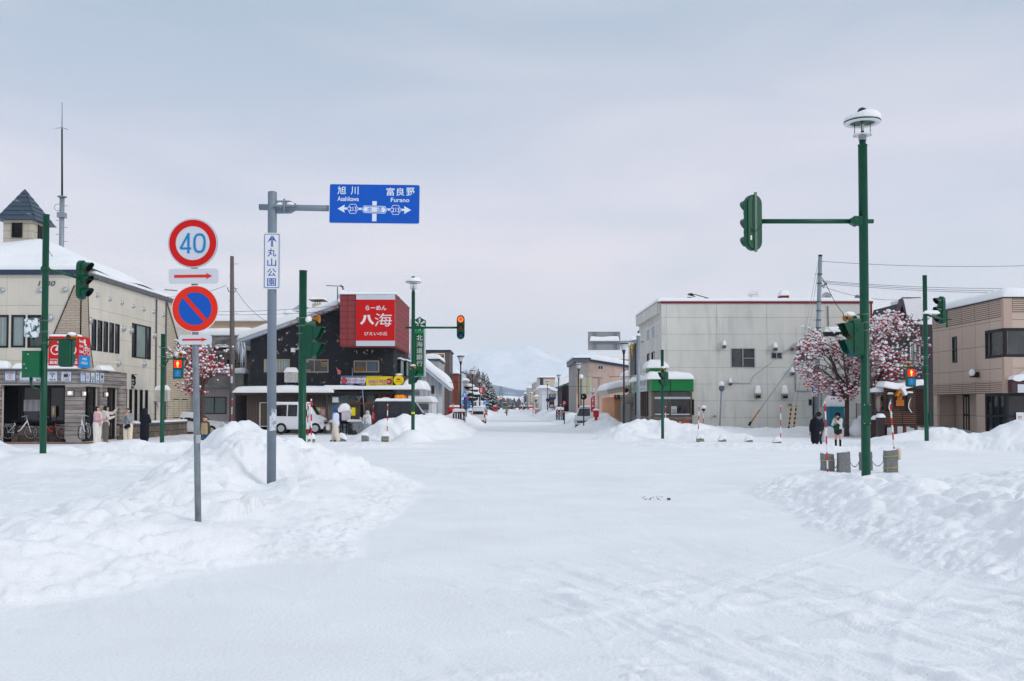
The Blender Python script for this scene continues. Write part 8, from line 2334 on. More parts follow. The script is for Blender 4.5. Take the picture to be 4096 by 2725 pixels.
def conifer(x,y,h,r,seed,lab,full=True,nm='spruce_tree',grp='snowy conifers down the left side'):
 rnd=random.Random(seed);t=thing(nm,lab,'tree',(x,y,0),grp);m=MB(BARK);m.tube([(x,y,-.2),(x,y,h*.97)],[h*.018,.03],6);m.build('trunk',t)
 g=MB(mat('conifer_green',sr(40,52,46),.9,nz=(2,.6)));s_=MB(SNOWP);n=int(46*h)
 for i in range(n):
  f=rnd.random()**.8;z=h*(.08+.9*f);L=r*(1-f)**.85*rnd.uniform(.65,1.08)+.15;a=rnd.uniform(0,6.283);d=Vector((math.cos(a),math.sin(a),0));sd=Vector((-d.y,
d.x,0));w=L*.16+.1
  b=Vector((x,y,z))+d*L*.25;e=Vector((x,y,z-L*.22))+d*L;mid=(b+e)/2+Vector((0,0,L*.06))
  g.add([b,mid+sd*w,e,mid-sd*w,mid-Vector((0,0,w*1.1)),mid+Vector((0,0,.05))],[(0,1,5),(1,2,5),(2,3,5),(3,0,5),(0,4,1),(1,4,2),(2,4,3),(3,4,0)],False)
  if rnd.random()<.62:u=Vector((0,0,.12));k=rnd.uniform(.5,.85);s_.add([mid+(b-mid)*.2+u,mid+sd*w*k+u*.7,e+(mid-e)*.12+u,mid-sd*w*k+u*.7,mid+u*2.2],[(0,
1,4),(1,2,4),(2,3,4),(3,0,4)],True)
 g.build('crown',t);tag(s_.build('branch_snow',t),None,None,kind='stuff')
def bare_tree(x,y,h,r,seed,lab):
 rnd=random.Random(seed);t=thing('bare_tree',lab,'tree',(x,y,0),'bare trees');m=MB(mat('twig_brown',sr(112,98,98),.9));tk=MB(BARK);tk.tube([(x,y,-.2),(x,
y,h*.5)],[.2,.12],7);tk.build('trunk',t)
 def go(p,d,L,r0,k):
  q=p+d*L;m.tube([p,(p+q)/2+Vector((rnd.uniform(-.1,.1),)*3)*L*.3,q],[r0,r0*.8,r0*.55],4,caps=False)
  if k:[go(p.lerp(q,rnd.uniform(.4,1)),(d+Vector((rnd.uniform(-1,1),rnd.uniform(-1,1),rnd.uniform(-.2,.6)))*.62).normalized(),L*rnd.uniform(.6,.8),r0*.55,
k-1)for _ in range(4)]
 for i in range(5):go(Vector((x,y,h*rnd.uniform(.25,.5))),Vector((rnd.uniform(-.6,.6),rnd.uniform(-.6,.6),1)).normalized(),h*.25,.07,4)
 m.build('crown',t)
def trees():
 x=at('I',462,1090,58).x
 rowan(x,58,at('I',0,885,58).z,tuple(at('I',400,585,58)),(2.25,1.9,2.0),1150,3,'left of two big rowans at the right, forked trunk before the pale block',
.05)
 x=at('I',668,1150,55).x
 rowan(x,55,at('I',0,850,55).z,tuple(at('I',790,520,55.5)),(2.0,1.8,2.1),1050,8,'right of two big rowans, trunk behind the near lamp post',-.05,.9)
 x=at('B',505,1210,54).x
 rowan(x,54,at('B',0,1010,54).z,tuple(at('B',470,770,54)),(1.65,1.3,1.4),620,12,'smaller rowan with red berries behind the no parking sign',0,1.1,.62)
 lab=['tallest snowy spruce behind the red fuel sign','second snowy spruce down the left side','third snowy spruce down the left side','fourth snowy spruce down the left side',
'fifth snowy spruce down the left side','last small snowy spruce down the left side']
 for i,(a,b,Y)in enumerate(((692,520,262),(772,580,285),(850,640,305),(905,745,335),(955,850,370),(1000,960,410))):
  p=at('E',a,b,Y);conifer(p.x,Y,p.z,p.z*.27,i,lab[i])
 for i,(a,b,Y)in enumerate(((150,1090,520),(185,1110,500))):p=at('F',a,b,Y);conifer(p.x,Y,p.z,p.z*.4,i+9,('snowy conifer at the far right end of the street',
'smaller snowy conifer at the far right end')[i],nm='snowy_conifer',grp='far conifers on the right side')
 for i,(a,b,Y)in enumerate(((470,520,190),(540,540,215),(610,560,240))):p=at('E',a,b,Y);bare_tree(p.x,Y,p.z,2,i,('leftmost bare tree above the brick building',
'middle bare tree beside the spruces','bare tree touching the tallest spruce')[i])
 rnd=random.Random(2);m=MB(mat('far_wood',sr(92,84,92),.9,nz=(.1,.5)))
 for i in range(2600):
  k=rnd.random();X_=rnd.uniform(-170,200);Yd=rnd.uniform(800,850)if k<.55 else rnd.uniform(1210,1350)
  if k>=.55 and not(X_>28 or(X_<10 and rnd.random()<.4 and X_<-16)):continue
  h=rnd.uniform(5,9.5)if k<.55 else rnd.uniform(9,17);zb=0 if k<.55 else 10;w=rnd.uniform(.5,1.5);vs=[(X_+rnd.uniform(-.3,.3),Yd,zb+h)]
  for j in range(5):a=j*1.257;vs.append((X_+w*math.cos(a)*rnd.uniform(.6,1.2),Yd+w*math.sin(a),zb+h*rnd.uniform(.35,.6)))
  vs.append((X_,Yd,zb-2));m.add(vs,[(0,1+j,1+(j+1)%5)for j in range(5)]+[(6,1+(j+1)%5,1+j)for j in range(5)],False)
 tag(m.build('far_woods'),None,None,kind='stuff')
trees()
SKIN=mat('skin',sr(205,160,136),.55,nz=(8,.06));HAIR=mat('black_hair',sr(26,22,22),.45,nz=(20,.2))
def fuse(caps,vox,sm=3):
 """tapered capsules grown into one continuous surface"""
 mb=MB()
 for c in caps:
  p,q,a,b=Vector(c[0]),Vector(c[1]),c[2],c[3]
  sc=c[4]if len(c)>4 else(1,1,1)
  mb.sphere(p,a,12,8,sc);mb.sphere(q,b,12,8,sc)
  if(p-q).length>1e-4:
   n=len(mb.v);mid=(p+q)/2;mb.tube([p,q],[a*.99,b*.99],12)
   if sc!=(1,1,1):mb.v[n:]=[(p.x+(v[0]-p.x)*sc[0]+(q.x-p.x)*0,p.y+(v[1]-p.y)*sc[1],v[2])for v in mb.v[n:]]if abs(q.z-p.z)>.7*(q-p).length else mb.v[n:]
 me=bpy.data.meshes.new('f');me.from_pydata(mb.v,[],mb.f);ob=bpy.data.objects.new('f',me);COL.objects.link(ob)
 r=ob.modifiers.new('r','REMESH');r.mode='VOXEL';r.voxel_size=vox;s_=ob.modifiers.new('s','SMOOTH');s_.iterations=sm;s_.factor=.5
 ev=ob.evaluated_get(bpy.context.evaluated_depsgraph_get());m2=ev.to_mesh();vs=[v.co.copy()for v in m2.vertices];fs=[tuple(p.vertices)for p in m2.polygons];ev.to_mesh_clear();bpy.data.objects.remove(ob);bpy.data.meshes.remove(me)
 return vs,fs
def ik(s,h,a,b,hint):
 d=h-s;L=min(d.length,(a+b)*.995);d=d.normalized();x=(a*a-b*b+L*L)/(2*L);y=math.sqrt(max(0,a*a-x*x));n=(hint-d*hint.dot(d)).normalized()
 return s+d*x+n*y,s+d*L
def person(c,x,y,Y,face,H,label,coat,hem,trou,shoe=(20,20,24),hands=((-.2,-.05,.8),(.2,-.05,.8)),hair='bob',hat=None,wide=1.,hood=None,scarf=None,skirt=None,
bare=False,step=.0,cw=1.,extra=None,lean=0.,collar=None):
 P=at(c,x,y,Y);k=H/1.65;t=thing('person',label,'person',tuple(P),'pedestrians');T=Matrix.Translation(P)@Matrix.Rotation(math.radians(face),4,'Z')@Matrix.Scale(k,
4)
 V=Vector
 def part(nm,caps,m,vox=.016,sm=3,par=t):
  vs,fs=fuse(caps,vox,sm);mb=MB(m);mb.T=T;mb.add(vs,fs,True);return mb.build(nm,par)
 hd=V((0,-.02-lean*.1,1.53));body=[(hd,hd+V((0,.01,.02)),.098,.1),(hd+V((0,-.035,-.06)),hd+V((0,-.02,-.03)),.055,.07),((0,0,1.36),hd-V((0,-.01,.08)),.06,
.05),(hd+V((0,-.1,-.012)),hd+V((0,-.088,.02)),.014,.01),((0,0,.95),(0,0,1.3),.12,.13)]
 for s_ in(-1,1):body.append((hd+V((s_*.1,.01,-.01)),hd+V((s_*.1,.015,.02)),.014,.016))
 tc,tt,sl,sk,fe=[],[],[],[],[]
 for i,s_ in enumerate((-1,1)):
  st=step*s_;hip=V((s_*.09,0,.86));ank=V((s_*.1,st,.08));kn=V((s_*.1,(st*.5)-.03*(1 if step else .4),.46));toe=V((s_*.12,st-.14,.035))
  body+=[(hip,kn,.085,.055),(kn,ank,.052,.035),(ank,toe,.035,.03)]
  tt+=[(hip+V((0,0,.04)),kn,.11*wide**.5,.078*wide),(kn,ank+V((0,0,.03)),.076*wide,.058*wide**1.2)]
  fe+=[(ank-V((0,0,.02)),toe,.05,.045),(toe,toe+V((0,-.03,0)),.045,.04),(ank,ank+V((0,0,.06)),.048,.05)]
  if bare:sk+=[(kn-V((0,0,.04)),ank,.056,.046)]
  sh=V((s_*.165,0,1.345));el,hn=ik(sh,V(hands[i]),.27,.25,V((s_*.5,.5,-.8)));fd=(hn-el).normalized()
  body+=[(sh,el,.045,.036),(el,hn,.035,.024)];sl+=[(sh-V((s_*.02,0,0)),el,.075*cw,.062*cw),(el,hn-fd*.015,.06*cw,.045*cw)]
  up=V((0,0,1))if abs(fd.z)<.8 else V((0,-1,0));sd=fd.cross(up).normalized();pl=hn+fd*.075;nn=sd.cross(fd);curl=nn*(-.012 if abs(fd.z)>.8 else .012)
  body+=[(hn,hn+fd*.04,.026,.03),(hn+fd*.04-sd*.018,pl-sd*.022,.016,.017),(hn+fd*.04+sd*.018,pl+sd*.022,.016,.017)]
  for j,L in enumerate((.06,.07,.065,.048)):b=pl+sd*(.034-.0225*j);m_=b+fd*L*.55+curl*.4;body+=[(b,m_,.0095,.009),(m_,m_+fd*L*.3+curl*1.8,.009,.008)]
  th=hn+fd*.025+sd*.03;body+=[(th,th+fd*.035+sd*.022,.012,.0105),(th+fd*.035+sd*.022,th+fd*.065+sd*.02+curl,.0105,.009)]
 b_=part('body',body,SKIN,.0095,2)
 e=MB(HAIR);e.T=T
 for s_ in(-1,1):e.sphere(hd+V((s_*.035,-.092,.012)),.012,8,5,(1.3,.6,.8));e.tube([hd+V((s_*.02,-.097,.035)),hd+V((s_*.05,-.088,.037))],.005,4)
 e.mat(mat('lips',sr(150,60,60),.5)).sphere(hd+V((0,-.09,-.052)),.016,8,5,(1.3,.5,.5));e.build('eyes_and_mouth',b_)
 C_=lambda n,q:mat('cloth_%d_%d_%d'%q,sr(*q),.85,nz=(6,.12),bump=(26,.006),spec=.2)
 hz=hem;tc=[((-.08,0,1.33),(.08,0,1.33),.1,.1),((0,.0,1.3),(0,0,1.0),.16*cw,.15*cw,(1.15,.85,1)),((0,0,1.0),(0,0,max(hz+.12,.84)),.155*cw,.17*cw,(1.12,
.9,1))]
 if hz<.75:tc+=[((s_*.05,0,.85),(s_*.06,0,hz+.1),.14*cw,.135*cw)for s_ in(-1,0,1)]
 cm=C_('c',coat);part('coat',tc+sl,cm,.02,4)
 if hood:part('hood',[(hd+V((0,.035,.01)),hd+V((0,.03,.04)),.125,.115),(hd+V((0,.06,-.12)),hd+V((0,.03,0)),.12,.115)]if hood=='up' else[((-.09,.07,1.4),
(.09,.07,1.4),.07,.07),((0,.1,1.36),(0,.1,1.42),.08,.06)],C_('h',collar or coat),.016)
 elif collar:part('collar',[((-.08,.03,1.4),(.08,.03,1.4),.06,.06),((-.08,-.06,1.36),(.08,-.06,1.36),.05,.05),((-.1,0,1.38),(-.07,-.07,1.36),.05,.05),((.1,
0,1.38),(.07,-.07,1.36),.05,.05)],C_('k',collar),.016)
 if not bare:part('trousers',tt+[((0,0,.93),(0,0,.88),.13,.13)],C_('t',trou),.018)
 if skirt:part('skirt',[((0,0,.98),(0,0,.84),.14,.155),((-.06,0,.76),(.06,0,.76),.115,.115),((-.07,0,.86),(.07,0,.76),.12,.11),((.07,0,.86),(-.07,0,.76),
.12,.11)],C_('s',skirt),.018)
 if bare:part('socks',sk,C_('s',(20,20,24)),.014)
 part('shoes',fe,C_('f',shoe),.014)
 if hood!='up':
  hc=[(hd+V((0,.03,.035)),hd+V((0,.03,.0)),.104,.102)]+([(hd+V((s_*.075,.02,.02)),hd+V((s_*.08,.02,-.09)),.045,.04)for s_ in(-1,1)]+[(hd+V((0,.06,0)),hd+V((0,
.06,-.1)),.075,.07)]if hair=='bob' else[])+[(hd+V((-.05,-.035,.085)),hd+V((.05,-.035,.085)),.035,.035)]
  part('hair',hc,HAIR,.013)
 if hat:part('hat',[(hd+V((0,.015,.055)),hd+V((0,.02,.10)),.108,.08),(hd+V((-.03,0,.05)),hd+V((.03,0,.05)),.106,.106)],C_('h',hat),.014)
 if scarf:part('scarf',[((-.07,-.06,1.4),(.07,-.06,1.4),.055,.055),((-.08,.05,1.41),(.08,.05,1.41),.05,.05),((-.1,0,1.4),(-.06,-.07,1.39),.05,.05),((.1,
0,1.4),(.06,-.07,1.39),.05,.05),((.04,-.13,1.36),(.06,-.17,.95),.045,.05)],C_('s',scarf),.016)
 for nm,caps,q,lab in(extra or()):
  vs,fs=fuse(caps,.014,3);mb=MB(C_('x',q));mb.T=T;mb.add(vs,fs,True);o=mb.build(nm,None)
  if lab:tag(o,lab,nm.replace('_',' '))
  else:o.parent=t;o.data.transform(Matrix.Translation(-P))
 return t
def phone(lab,a,q=(24,24,28)):return('phone',[(Vector(a)-Vector((.015,0,.05)),Vector(a)+Vector((-.015,0,.05)),.012,.012),(Vector(a)-Vector((-.015,0,.05)),
Vector(a)+Vector((.015,0,.05)),.012,.012)],q,lab)
def people():
 person('A',715,1443,41,82,1.6,'person in a pink puffer jacket and white trousers, backpack on',(198,160,164),.8,(222,216,206),hands=((-.1,-.3,1.12),(.08,
-.34,1.1)),wide=1.5,scarf=(222,214,210),cw=1.08,extra=[('backpack',[((0,.2,1.28),(0,.22,.98),.11,.13)],(30,34,50),'dark backpack worn by the person in pink'),
phone('dark phone held by the person in pink',(0,-.42,1.16))])
 person('A',778,1436,41.9,110,1.62,'person in a cream hooded jacket holding a phone up high',(224,212,204),.78,(112,104,96),hands=((-.08,-.34,1.2),(.12,
-.42,1.5)),wide=1.5,hood='down',cw=1.1,extra=[('shoulder_bag',[((.05,-.2,.98),(-.1,-.16,1.06),.07,.06)],(28,30,38),'small black shoulder bag on the person in cream'),
phone('phone held up by the person in cream',(.1,-.48,1.56))])
 person('A',943,1448,43,-8,1.62,'person in a grey coat with fur collar and cream trousers',(140,146,152),.72,(226,214,190),hands=((-.06,-.2,1.32),(.05,
-.2,1.34)),wide=1.4,scarf=(150,152,156),collar=(178,168,162),extra=[('sling_bag',[((.12,-.18,.9),(-.02,-.18,.84),.09,.07)],(24,26,32),'black sling bag of the person in grey'),
phone('pink phone held at the mouth',(0,-.24,1.4),(196,150,156))])
 person('A',1065,1452,44,172,1.68,'person in a long navy hooded coat seen from behind',(26,28,42),.3,(30,30,40),hands=((-.12,-.2,1.2),(.1,-.3,1.15)),hood='up',
cw=1.05)
 person('B',530,1585,49,-8,1.72,'man in a beige and green jacket walking by the rowan tree',(70,74,48),.76,(44,84,112),(60,50,44),hands=((-.24,.05,.82),
(.25,-.06,.8)),hair='short',step=.12,extra=[('vest',[((-.06,-.05,1.28),(-.07,-.06,.9),.115,.12),((.05,-.05,1.28),(.05,-.06,.9),.11,.12)],(168,146,116),
None)])
 person('C',880,1492,50,-98,1.62,'person in a white puffer jacket and bright blue beanie walking left',(206,212,236),.8,(214,202,188),hands=((-.12,-.3,
1.0),(.14,-.26,1.02)),hat=(20,84,176),wide=1.9,cw=1.25,step=.14,extra=[('tote_bag',[((.0,-.38,.84),(0,-.4,.68),.08,.13)],(214,200,186),'cream tote bag carried by the person in the blue beanie'),
phone('dark phone of the person in the blue beanie',(0,-.42,1.08))])
 person('D',368,1482,56,-28,1.64,'person wrapped in a grey blanket and white shawl holding a cup',(156,162,166),.14,(150,154,158),hands=((-.2,-.28,1.2),
(.0,-.2,1.25)),hood='up',collar=(178,180,182),scarf=(214,216,218),cw=1.1,extra=[('shawl',[((-.16,-.02,1.32),(-.2,-.06,1.0),.1,.1),((.15,-.02,1.32),(.2,
-.05,.95),.11,.1),((-.05,-.1,1.3),(.12,-.12,1.02),.1,.09)],(212,214,216),None),('cup',[((-.22,-.36,1.2),(-.22,-.36,1.27),.03,.035)],(230,230,230),'white cup held by the wrapped person')])
 person('I',246,1252,46.6,150,1.6,'taller person in a dark jacket and black cap behind the long coat',(44,48,58),.7,(60,62,70),hands=((-.22,0,.8),(.2,-.1,
.85)),hair='short',hat=(18,18,20),hood='down',collar=(120,124,130),extra=[('plastic_bag',[((-.25,-.02,.66),(-.26,0,.36),.09,.14)],(214,206,214),'white plastic bag hanging from a hand')])
 person('I',218,1258,46,176,1.53,'person in a long black quilted coat seen from behind',(20,24,36),.28,(96,100,106),hands=((-.24,0,.8),(.25,-.02,.78)),
hair='short',hood='down',collar=(22,26,38),cw=1.2,extra=[phone('phone held low by the person in the long coat',(.25,-.02,.66))])
 person('W',625,1492,43.5,-34,1.56,'person in a white fleece jacket, black skirt and knee socks',(206,202,198),.92,(30,30,30),hands=((-.08,-.26,1.3),(.04,
-.27,1.3)),hat=(20,20,22),scarf=(30,34,40),skirt=(36,42,52),bare=True,cw=1.1,extra=[('green_bag',[((-.08,-.16,1.0),(.08,-.18,1.12),.1,.08),((-.05,-.18,
.95),(.0,-.2,.92),.09,.07)],(18,74,50),'dark green bag held against the white fleece jacket'),phone('grey phone held up to the face by the beanie wearer',
(-.02,-.32,1.42),(130,134,140))])
 person('V',690,1500,186,195,1.55,'far off person in a mustard coat crossing the street',(186,142,60),.6,(20,24,34),hands=((-.3,-.02,.85),(.26,-.1,.8)),
step=.25,hood='up',collar=(100,116,120),extra=[('hand_bag',[((.3,-.1,.68),(.3,-.1,.6),.1,.12)],(110,70,70),'small bag of the far off mustard coated person')])
people()
def car(name,lab,x,y,z,rot,L,W,Hh,prof,col,wins,wheels,wr=.29,snow=.08,sc=1.,group=None):
 """prof: (x, z_bottom, z_belt, z_top); the nose is at +x"""
 t=thing(name,lab,'car',(x,y,z),group);T=Matrix.Translation((x,y,z))@Matrix.Rotation(rot,4,'Z');cm=mat('car_%s'%name+str(int(col[0])),sr(*col),.3,nz=(2,
.05));hw=W/2
 def ring(p):
  a,zb,zl,zt=p;inn=.14*min(1,max(0,(zt-zl)/.5));tp=[(hw*.92,zb),(hw,zb+.12),(hw*1.0,(zb+zl)/2),(hw*.98,zl),(hw-inn*.55,(zl+zt)/2),(hw-inn,zt-.05),(hw-inn-.1,
zt)]
  return[(a,s_*yy,zz)for s_,l in((1,tp),(-1,tp[::-1]))for yy,zz in l]
 m=MB(cm);m.T=T;R_=[ring(p)for p in prof];n=len(R_[0]);vs=[v for r in R_ for v in r]
 m.add(vs,[(i*n+j,i*n+(j+1)%n,(i+1)*n+(j+1)%n,(i+1)*n+j)for i in range(len(R_)-1)for j in range(n)],True);m.add(R_[0],[tuple(range(n))],False);m.add(R_[-1],
[tuple(range(n-1,-1,-1))],False);body=m.build('body',t)
 def P_(a):
  for p,q in zip(prof[:-1],prof[1:]):
   if p[0]<=a<=q[0]:k=(a-p[0])/(q[0]-p[0]+1e-6);return[p[i]+(q[i]-p[i])*k for i in range(4)]
  return prof[-1]
 for a,b in wins:
  for s_ in(-1,1):
   m=MB(GLASSD);m.T=T;q=[]
   for xx in(a,(a+b)/2,b):
    _,zb,zl,zt=P_(xx);inn=.14*min(1,max(0,(zt-zl)/.5));q+=[(xx,s_*(hw*.985-.0+.008),zl+.03),(xx,s_*(hw-inn+.012),max(zl+.05,zt-.1))]
   m.add(q,[(0,2,3,1),(2,4,5,3)],False);m.build('window',body)
 for p,q,s_ in((prof[0],prof[1],-1),)+tuple((prof[i],prof[i+1],1)for i in range(len(prof)-1)if prof[i][3]-prof[i+1][3]>.25):
  m=MB(GLASSD);m.T=T
  if s_>0:A_,B_=Vector((p[0]+.03,0,p[3])),Vector((q[0]-.02,0,q[3]));nrm=Vector((.02,0,.02));A_+=nrm;B_+=nrm;w0,w1=hw-.26,hw-.14;m.add([A_+Vector((0,w0,
-.03)),A_+Vector((0,-w0,-.03)),B_+Vector((0,-w1,0)),B_+Vector((0,w1,0))],[(0,1,2,3)],False)
  else:m.box(p[0]-.012,p[0]-.004,-hw+.2,hw-.2,p[2]+.05,p[3]-.12)
  m.build('windscreen' if s_>0 else 'rear_window',body)
 for a in wheels:
  for s_ in(-1,1):
   w=MB(TYRE);w.T=T;w.mat(BLACK).lathe((a,s_*(hw-.10),wr),[(.001,0),(wr*1.18,0),(wr*1.18,s_*.105),(.001,s_*.105)],22,'Y');w.mat(TYRE).lathe((a,s_*(hw-.04),
wr),[(.001,-.1*s_),(wr,-.09*s_),(wr,.05*s_),(wr*.68,s_*.07),(.001,s_*.066)],22,'Y');wh=w.build('wheel',t);r=MB(ALU);r.T=T
   for j in range(5):an=j*1.2566;r.add([(a+wr*.66*math.cos(an+e),s_*(hw+.04),wr+wr*.66*math.sin(an+e))for e in(-.22,.22)]+[(a+.04*math.cos(an+.5),s_*(hw+.045),
wr+.04*math.sin(an+.5)),(a+.04*math.cos(an-.5),s_*(hw+.045),wr+.04*math.sin(an-.5))],[(0,1,2,3)],False)
   r.lathe((a,s_*(hw+.036),wr),[(wr*.7,0),(wr*.62,s_*.006)],20,'Y');r.build('rim',wh)
 for s_ in(-1,1):
  m=MB(mat('headlight_glass',sr(190,196,204),.1));m.T=T;e=prof[-1];m.box(e[0]-.22,e[0]+.012,s_*(hw-.03)-.1-(.02 if s_>0 else-.02),s_*(hw-.03)+.04*s_,e[2]-.2,
e[2]-.04);m.build('headlight',t)
  m=MB(RED);m.T=T;e=prof[0];m.box(e[0]-.015,e[0]+.1,s_*(hw-.07)-.07,s_*(hw-.07)+.075,e[2]-.3,e[2]+.12);m.build('tail_light',t)
  m=MB(BLACK);m.T=T;k=wins[-1][1];m.box(k-.1,k+.04,s_*(hw+.02)-.08,s_*(hw+.02)+.1,P_(k)[2]+.02,P_(k)[2]+.17);m.build('mirror',t)
 m=MB(BLACK);m.T=T;e=prof[-1];m.box(e[0]-.05,e[0]+.02,-hw+.22,hw-.22,e[2]-.2,e[2]-.07);m.box(e[0]-.1,e[0]+.03,-hw+.1,hw-.1,e[1]-.02,e[1]+.1);m.box(prof[0][0]-.03,
prof[0][0]+.1,-hw+.1,hw-.1,e[1]-.02,e[1]+.1);m.build('grille',t)
 if snow:
  m=MB(SNOWP);m.T=T;r0=[p for p in prof if p[3]>Hh-.12];m.slab(r0[0][0]+.02,r0[-1][0]-.05,-hw+.22,hw-.22,r0[1][3]-.01,snow,4,edge=.12);m.build('roof_snow',
t)
 return t
VAN=[(0,.3,.95,1.45),(.06,.25,.98,1.74),(.5,.22,.98,1.78),(2.2,.22,.96,1.78),(2.5,.22,.96,1.68),(2.95,.22,.98,1.06),(3.3,.24,.88,.9),(3.4,.28,.74,.76)]
SED=[(0,.35,.85,.88),(.1,.25,.95,.98),(.7,.22,.93,.98),(1.2,.22,.92,1.4),(2.5,.22,.9,1.43),(3.1,.22,.9,.97),(4.3,.25,.82,.86),(4.5,.35,.68,.7)]
def vehicles():
 f=61.5;a,b=at('C',300,1400,f),at('C',768,1400,f);s_=(b.x-a.x)/3.4;car('parked_van','white boxy van parked behind the grey sign post',a.x,f+.75,at('C',
0,1418,f).z,0,3.4,1.48,1.78,[tuple(v*s_ if i==0 else v*1.04 for i,v in enumerate(p))for p in VAN],(216,218,222),((.25,.95),(1.02,1.6),(1.68,2.3)),(.62,
2.72))
 a=at('D',412,1390,59.5);car('parked_van','dark navy van half buried behind the ploughed snow mound',a.x,60.6,at('D',0,1400,59.5).z-.02,0,3.35,1.5,1.78,
VAN,(30,38,50),((.25,.95),(1.02,1.6),(1.68,2.3)),(.62,2.72),.29,.16)
 a=at('B',705,1330,63.5);car('parked_car','white saloon car behind the man in the beige jacket',a.x-4.4,64.3,-.05,0,4.5,1.7,1.43,SED,(214,218,222),((1.3,
1.85),(1.92,2.6)),(.85,3.65),.3,.06)
 m=MB(LAMB);q=at('B',651,1325,63.4);m.box(q.x-.2,q.x+.12,63.38,63.45,q.z-.12,q.z+.12);
 p=at('E',690,1300,104);car('parked_car','small white hatchback seen from behind on the left kerb',p.x,104,-.05,PI/2,3.4,1.5,1.7,VAN,(206,208,212),((.25,
.95),(1.02,1.6),(1.68,2.3)),(.62,2.72),.29,.1)
 p=at('G',345,1220,80);car('parked_car','white jeep parked beside the post office sign',p.x+.2,83.5,-.05,-PI/2-.25,3.4,1.5,1.7,VAN,(206,208,212),((.25,
.95),(1.02,1.6),(1.68,2.3)),(.62,2.72),.29,.14)
 p=at('F',78,1220,420);car('distant_truck','distant boxy truck at the end of the white street',p.x,420,0,-PI/2,3.4,2.2,2.9,[(q[0]*1.6,q[1]*1.6,q[2]*1.6,
q[3]*1.75)for q in VAN],(120,124,122),((.4,1.5),),(1.,4.4),.45,.1)
 rnd=random.Random(4)
 for i,(c,x,y,Y,q)in enumerate((('E',285,1225,100,(196,30,40)),('E',545,1185,135,(210,212,216)),('E',760,1200,160,(176,180,186)),('E',975,1215,300,(190,
40,50)),('T',310,1200,330,(60,66,78)),('T',490,1200,250,(196,40,46)),('T',180,1215,420,(150,40,50)))):
  p=at(c,x,y,Y);car('distant_car',('red car beside the red brick building','white car left of the second left lamp','silver car under the fuel sign','farthest red car on the left side',
'dark blue car by the arched canopy','red car behind the red edged guard','tiny dark red car at the far right end')[i],p.x,Y,-.05,PI/2,3.4,1.5,1.7,VAN,
q,((.25,2.3),),(.62,2.72),.29,.18)
 t=thing('red_canopy','red box kiosk with domed snow behind the dark van','kiosk',tuple(at('D',520,1190,63.4)),None);r=front(63.4).rect('D2',1192,735,1510,
880);m=MB(REDP);m.box(r[0],r[1],63.4,64.4,r[2]-.6,r[3]);m.build('red_body',t);m=MB(WHITE);r2=front(64.45).rect('D2',1218,645,1495,720);m.box(r2[0],r2[1],
64.45,64.5,r2[2],r2[3]);m.build('white_board',t);m=MB(SNOWP);m.slab(r[0],r[1],63.35,64.4,r[3],.55,3,edge=.4);m.build('snow_cap',t)
vehicles()
def bike(c,xr,yr,xf,yf,Y,lab,col,flip=1,R=.33,rot=0.):
 a,b=at(c,xr,yr,Y),at(c,xf,yf,Y);t=thing('bicycle',lab,'bicycle',(a.x,Y,a.z-R),'rental bicycles');T=Matrix.Translation((a.x,Y,a.z))@Matrix.Rotation(rot,
4,'Z');L=1.12*flip;V=Vector;cm=mat('bike_%d_%d'%col[:2],sr(*col),.3)
 for x_ in(0,L):
  m=MB(TYRE);m.T=T;m.tube([(x_+R*math.cos(k*PI/12),0,R*math.sin(k*PI/12))for k in range(25)],.022,6,caps=False);w=m.build('wheel',t);m=MB(ALU);m.T=T;m.tube([(x_+(R-.03)*math.cos(k*PI/12),
0,(R-.03)*math.sin(k*PI/12))for k in range(25)],.012,5,caps=False)
  for k in range(10):m.tube([(x_,0,0),(x_+(R-.03)*math.cos(k*.628),0,(R-.03)*math.sin(k*.628))],.003,3,caps=False)
  m.build('rim',w)
 P_=lambda u,z:V((u*L/1.12,0,z));m=MB(cm);m.T=T
 for q,r in(((P_(1.12,0),P_(.98,.42),P_(.92,.62)),.018),((P_(.93,.55),P_(.62,.12),P_(.42,.0)),.028),((P_(.42,0),P_(.32,.46)),.018),((P_(0,0),P_(.42,0)),
.012),((P_(0,0),P_(.34,.38)),.012)):m.tube(q,r,6)
 m.build('frame',t);m=MB(BLACK);m.T=T;m.sphere(P_(.28,.56),.1,10,6,(1.4,.8,.4));m.tube([P_(.32,.44),P_(.29,.54)],.014,5);m.build('saddle',t);m=MB(BLACK);m.T=T;m.box(min(.36*flip,
.44*flip),max(.36*flip,.44*flip),-.04,.04,.08,.34);m.sphere(P_(.42,0),.09,10,6,(1,.4,1));m.build('battery',t)
 m=MB(ALU);m.T=T;m.tube([P_(.92,.6),P_(.88,.78)],.014,5);m.tube([P_(.78,.74)+V((0,-.26,0)),P_(.9,.8)+V((0,-.14,0)),P_(.9,.8)+V((0,.14,0)),P_(.78,.74)+V((0,
.26,0))],.014,6);m.build('handlebar',t);m=MB(ALU);m.T=T;m.tube([P_(-.3,.4),P_(.3,.4)],.01,5);m.tube([P_(0,0),P_(-.1,.4)],.008,5)
 m.tube([P_(R*1.1*math.cos(.4+k*.25),R*1.1*math.sin(.4+k*.25))for k in range(10)],.012,5);m.build('rack',t)
bike('A2',135,1270,525,1300,48.6,'white rental bicycle in the cafe window recess',(216,220,226));bike('A2',1055,1275,630,1310,48.75,'red rental bicycle behind the green signal post',
(206,24,30),-1,.31);bike('A2',1500,1262,1400,1262,48.0,'white bicycle parked at the cafe side entrance',(206,212,216),-1,.31,1.65)
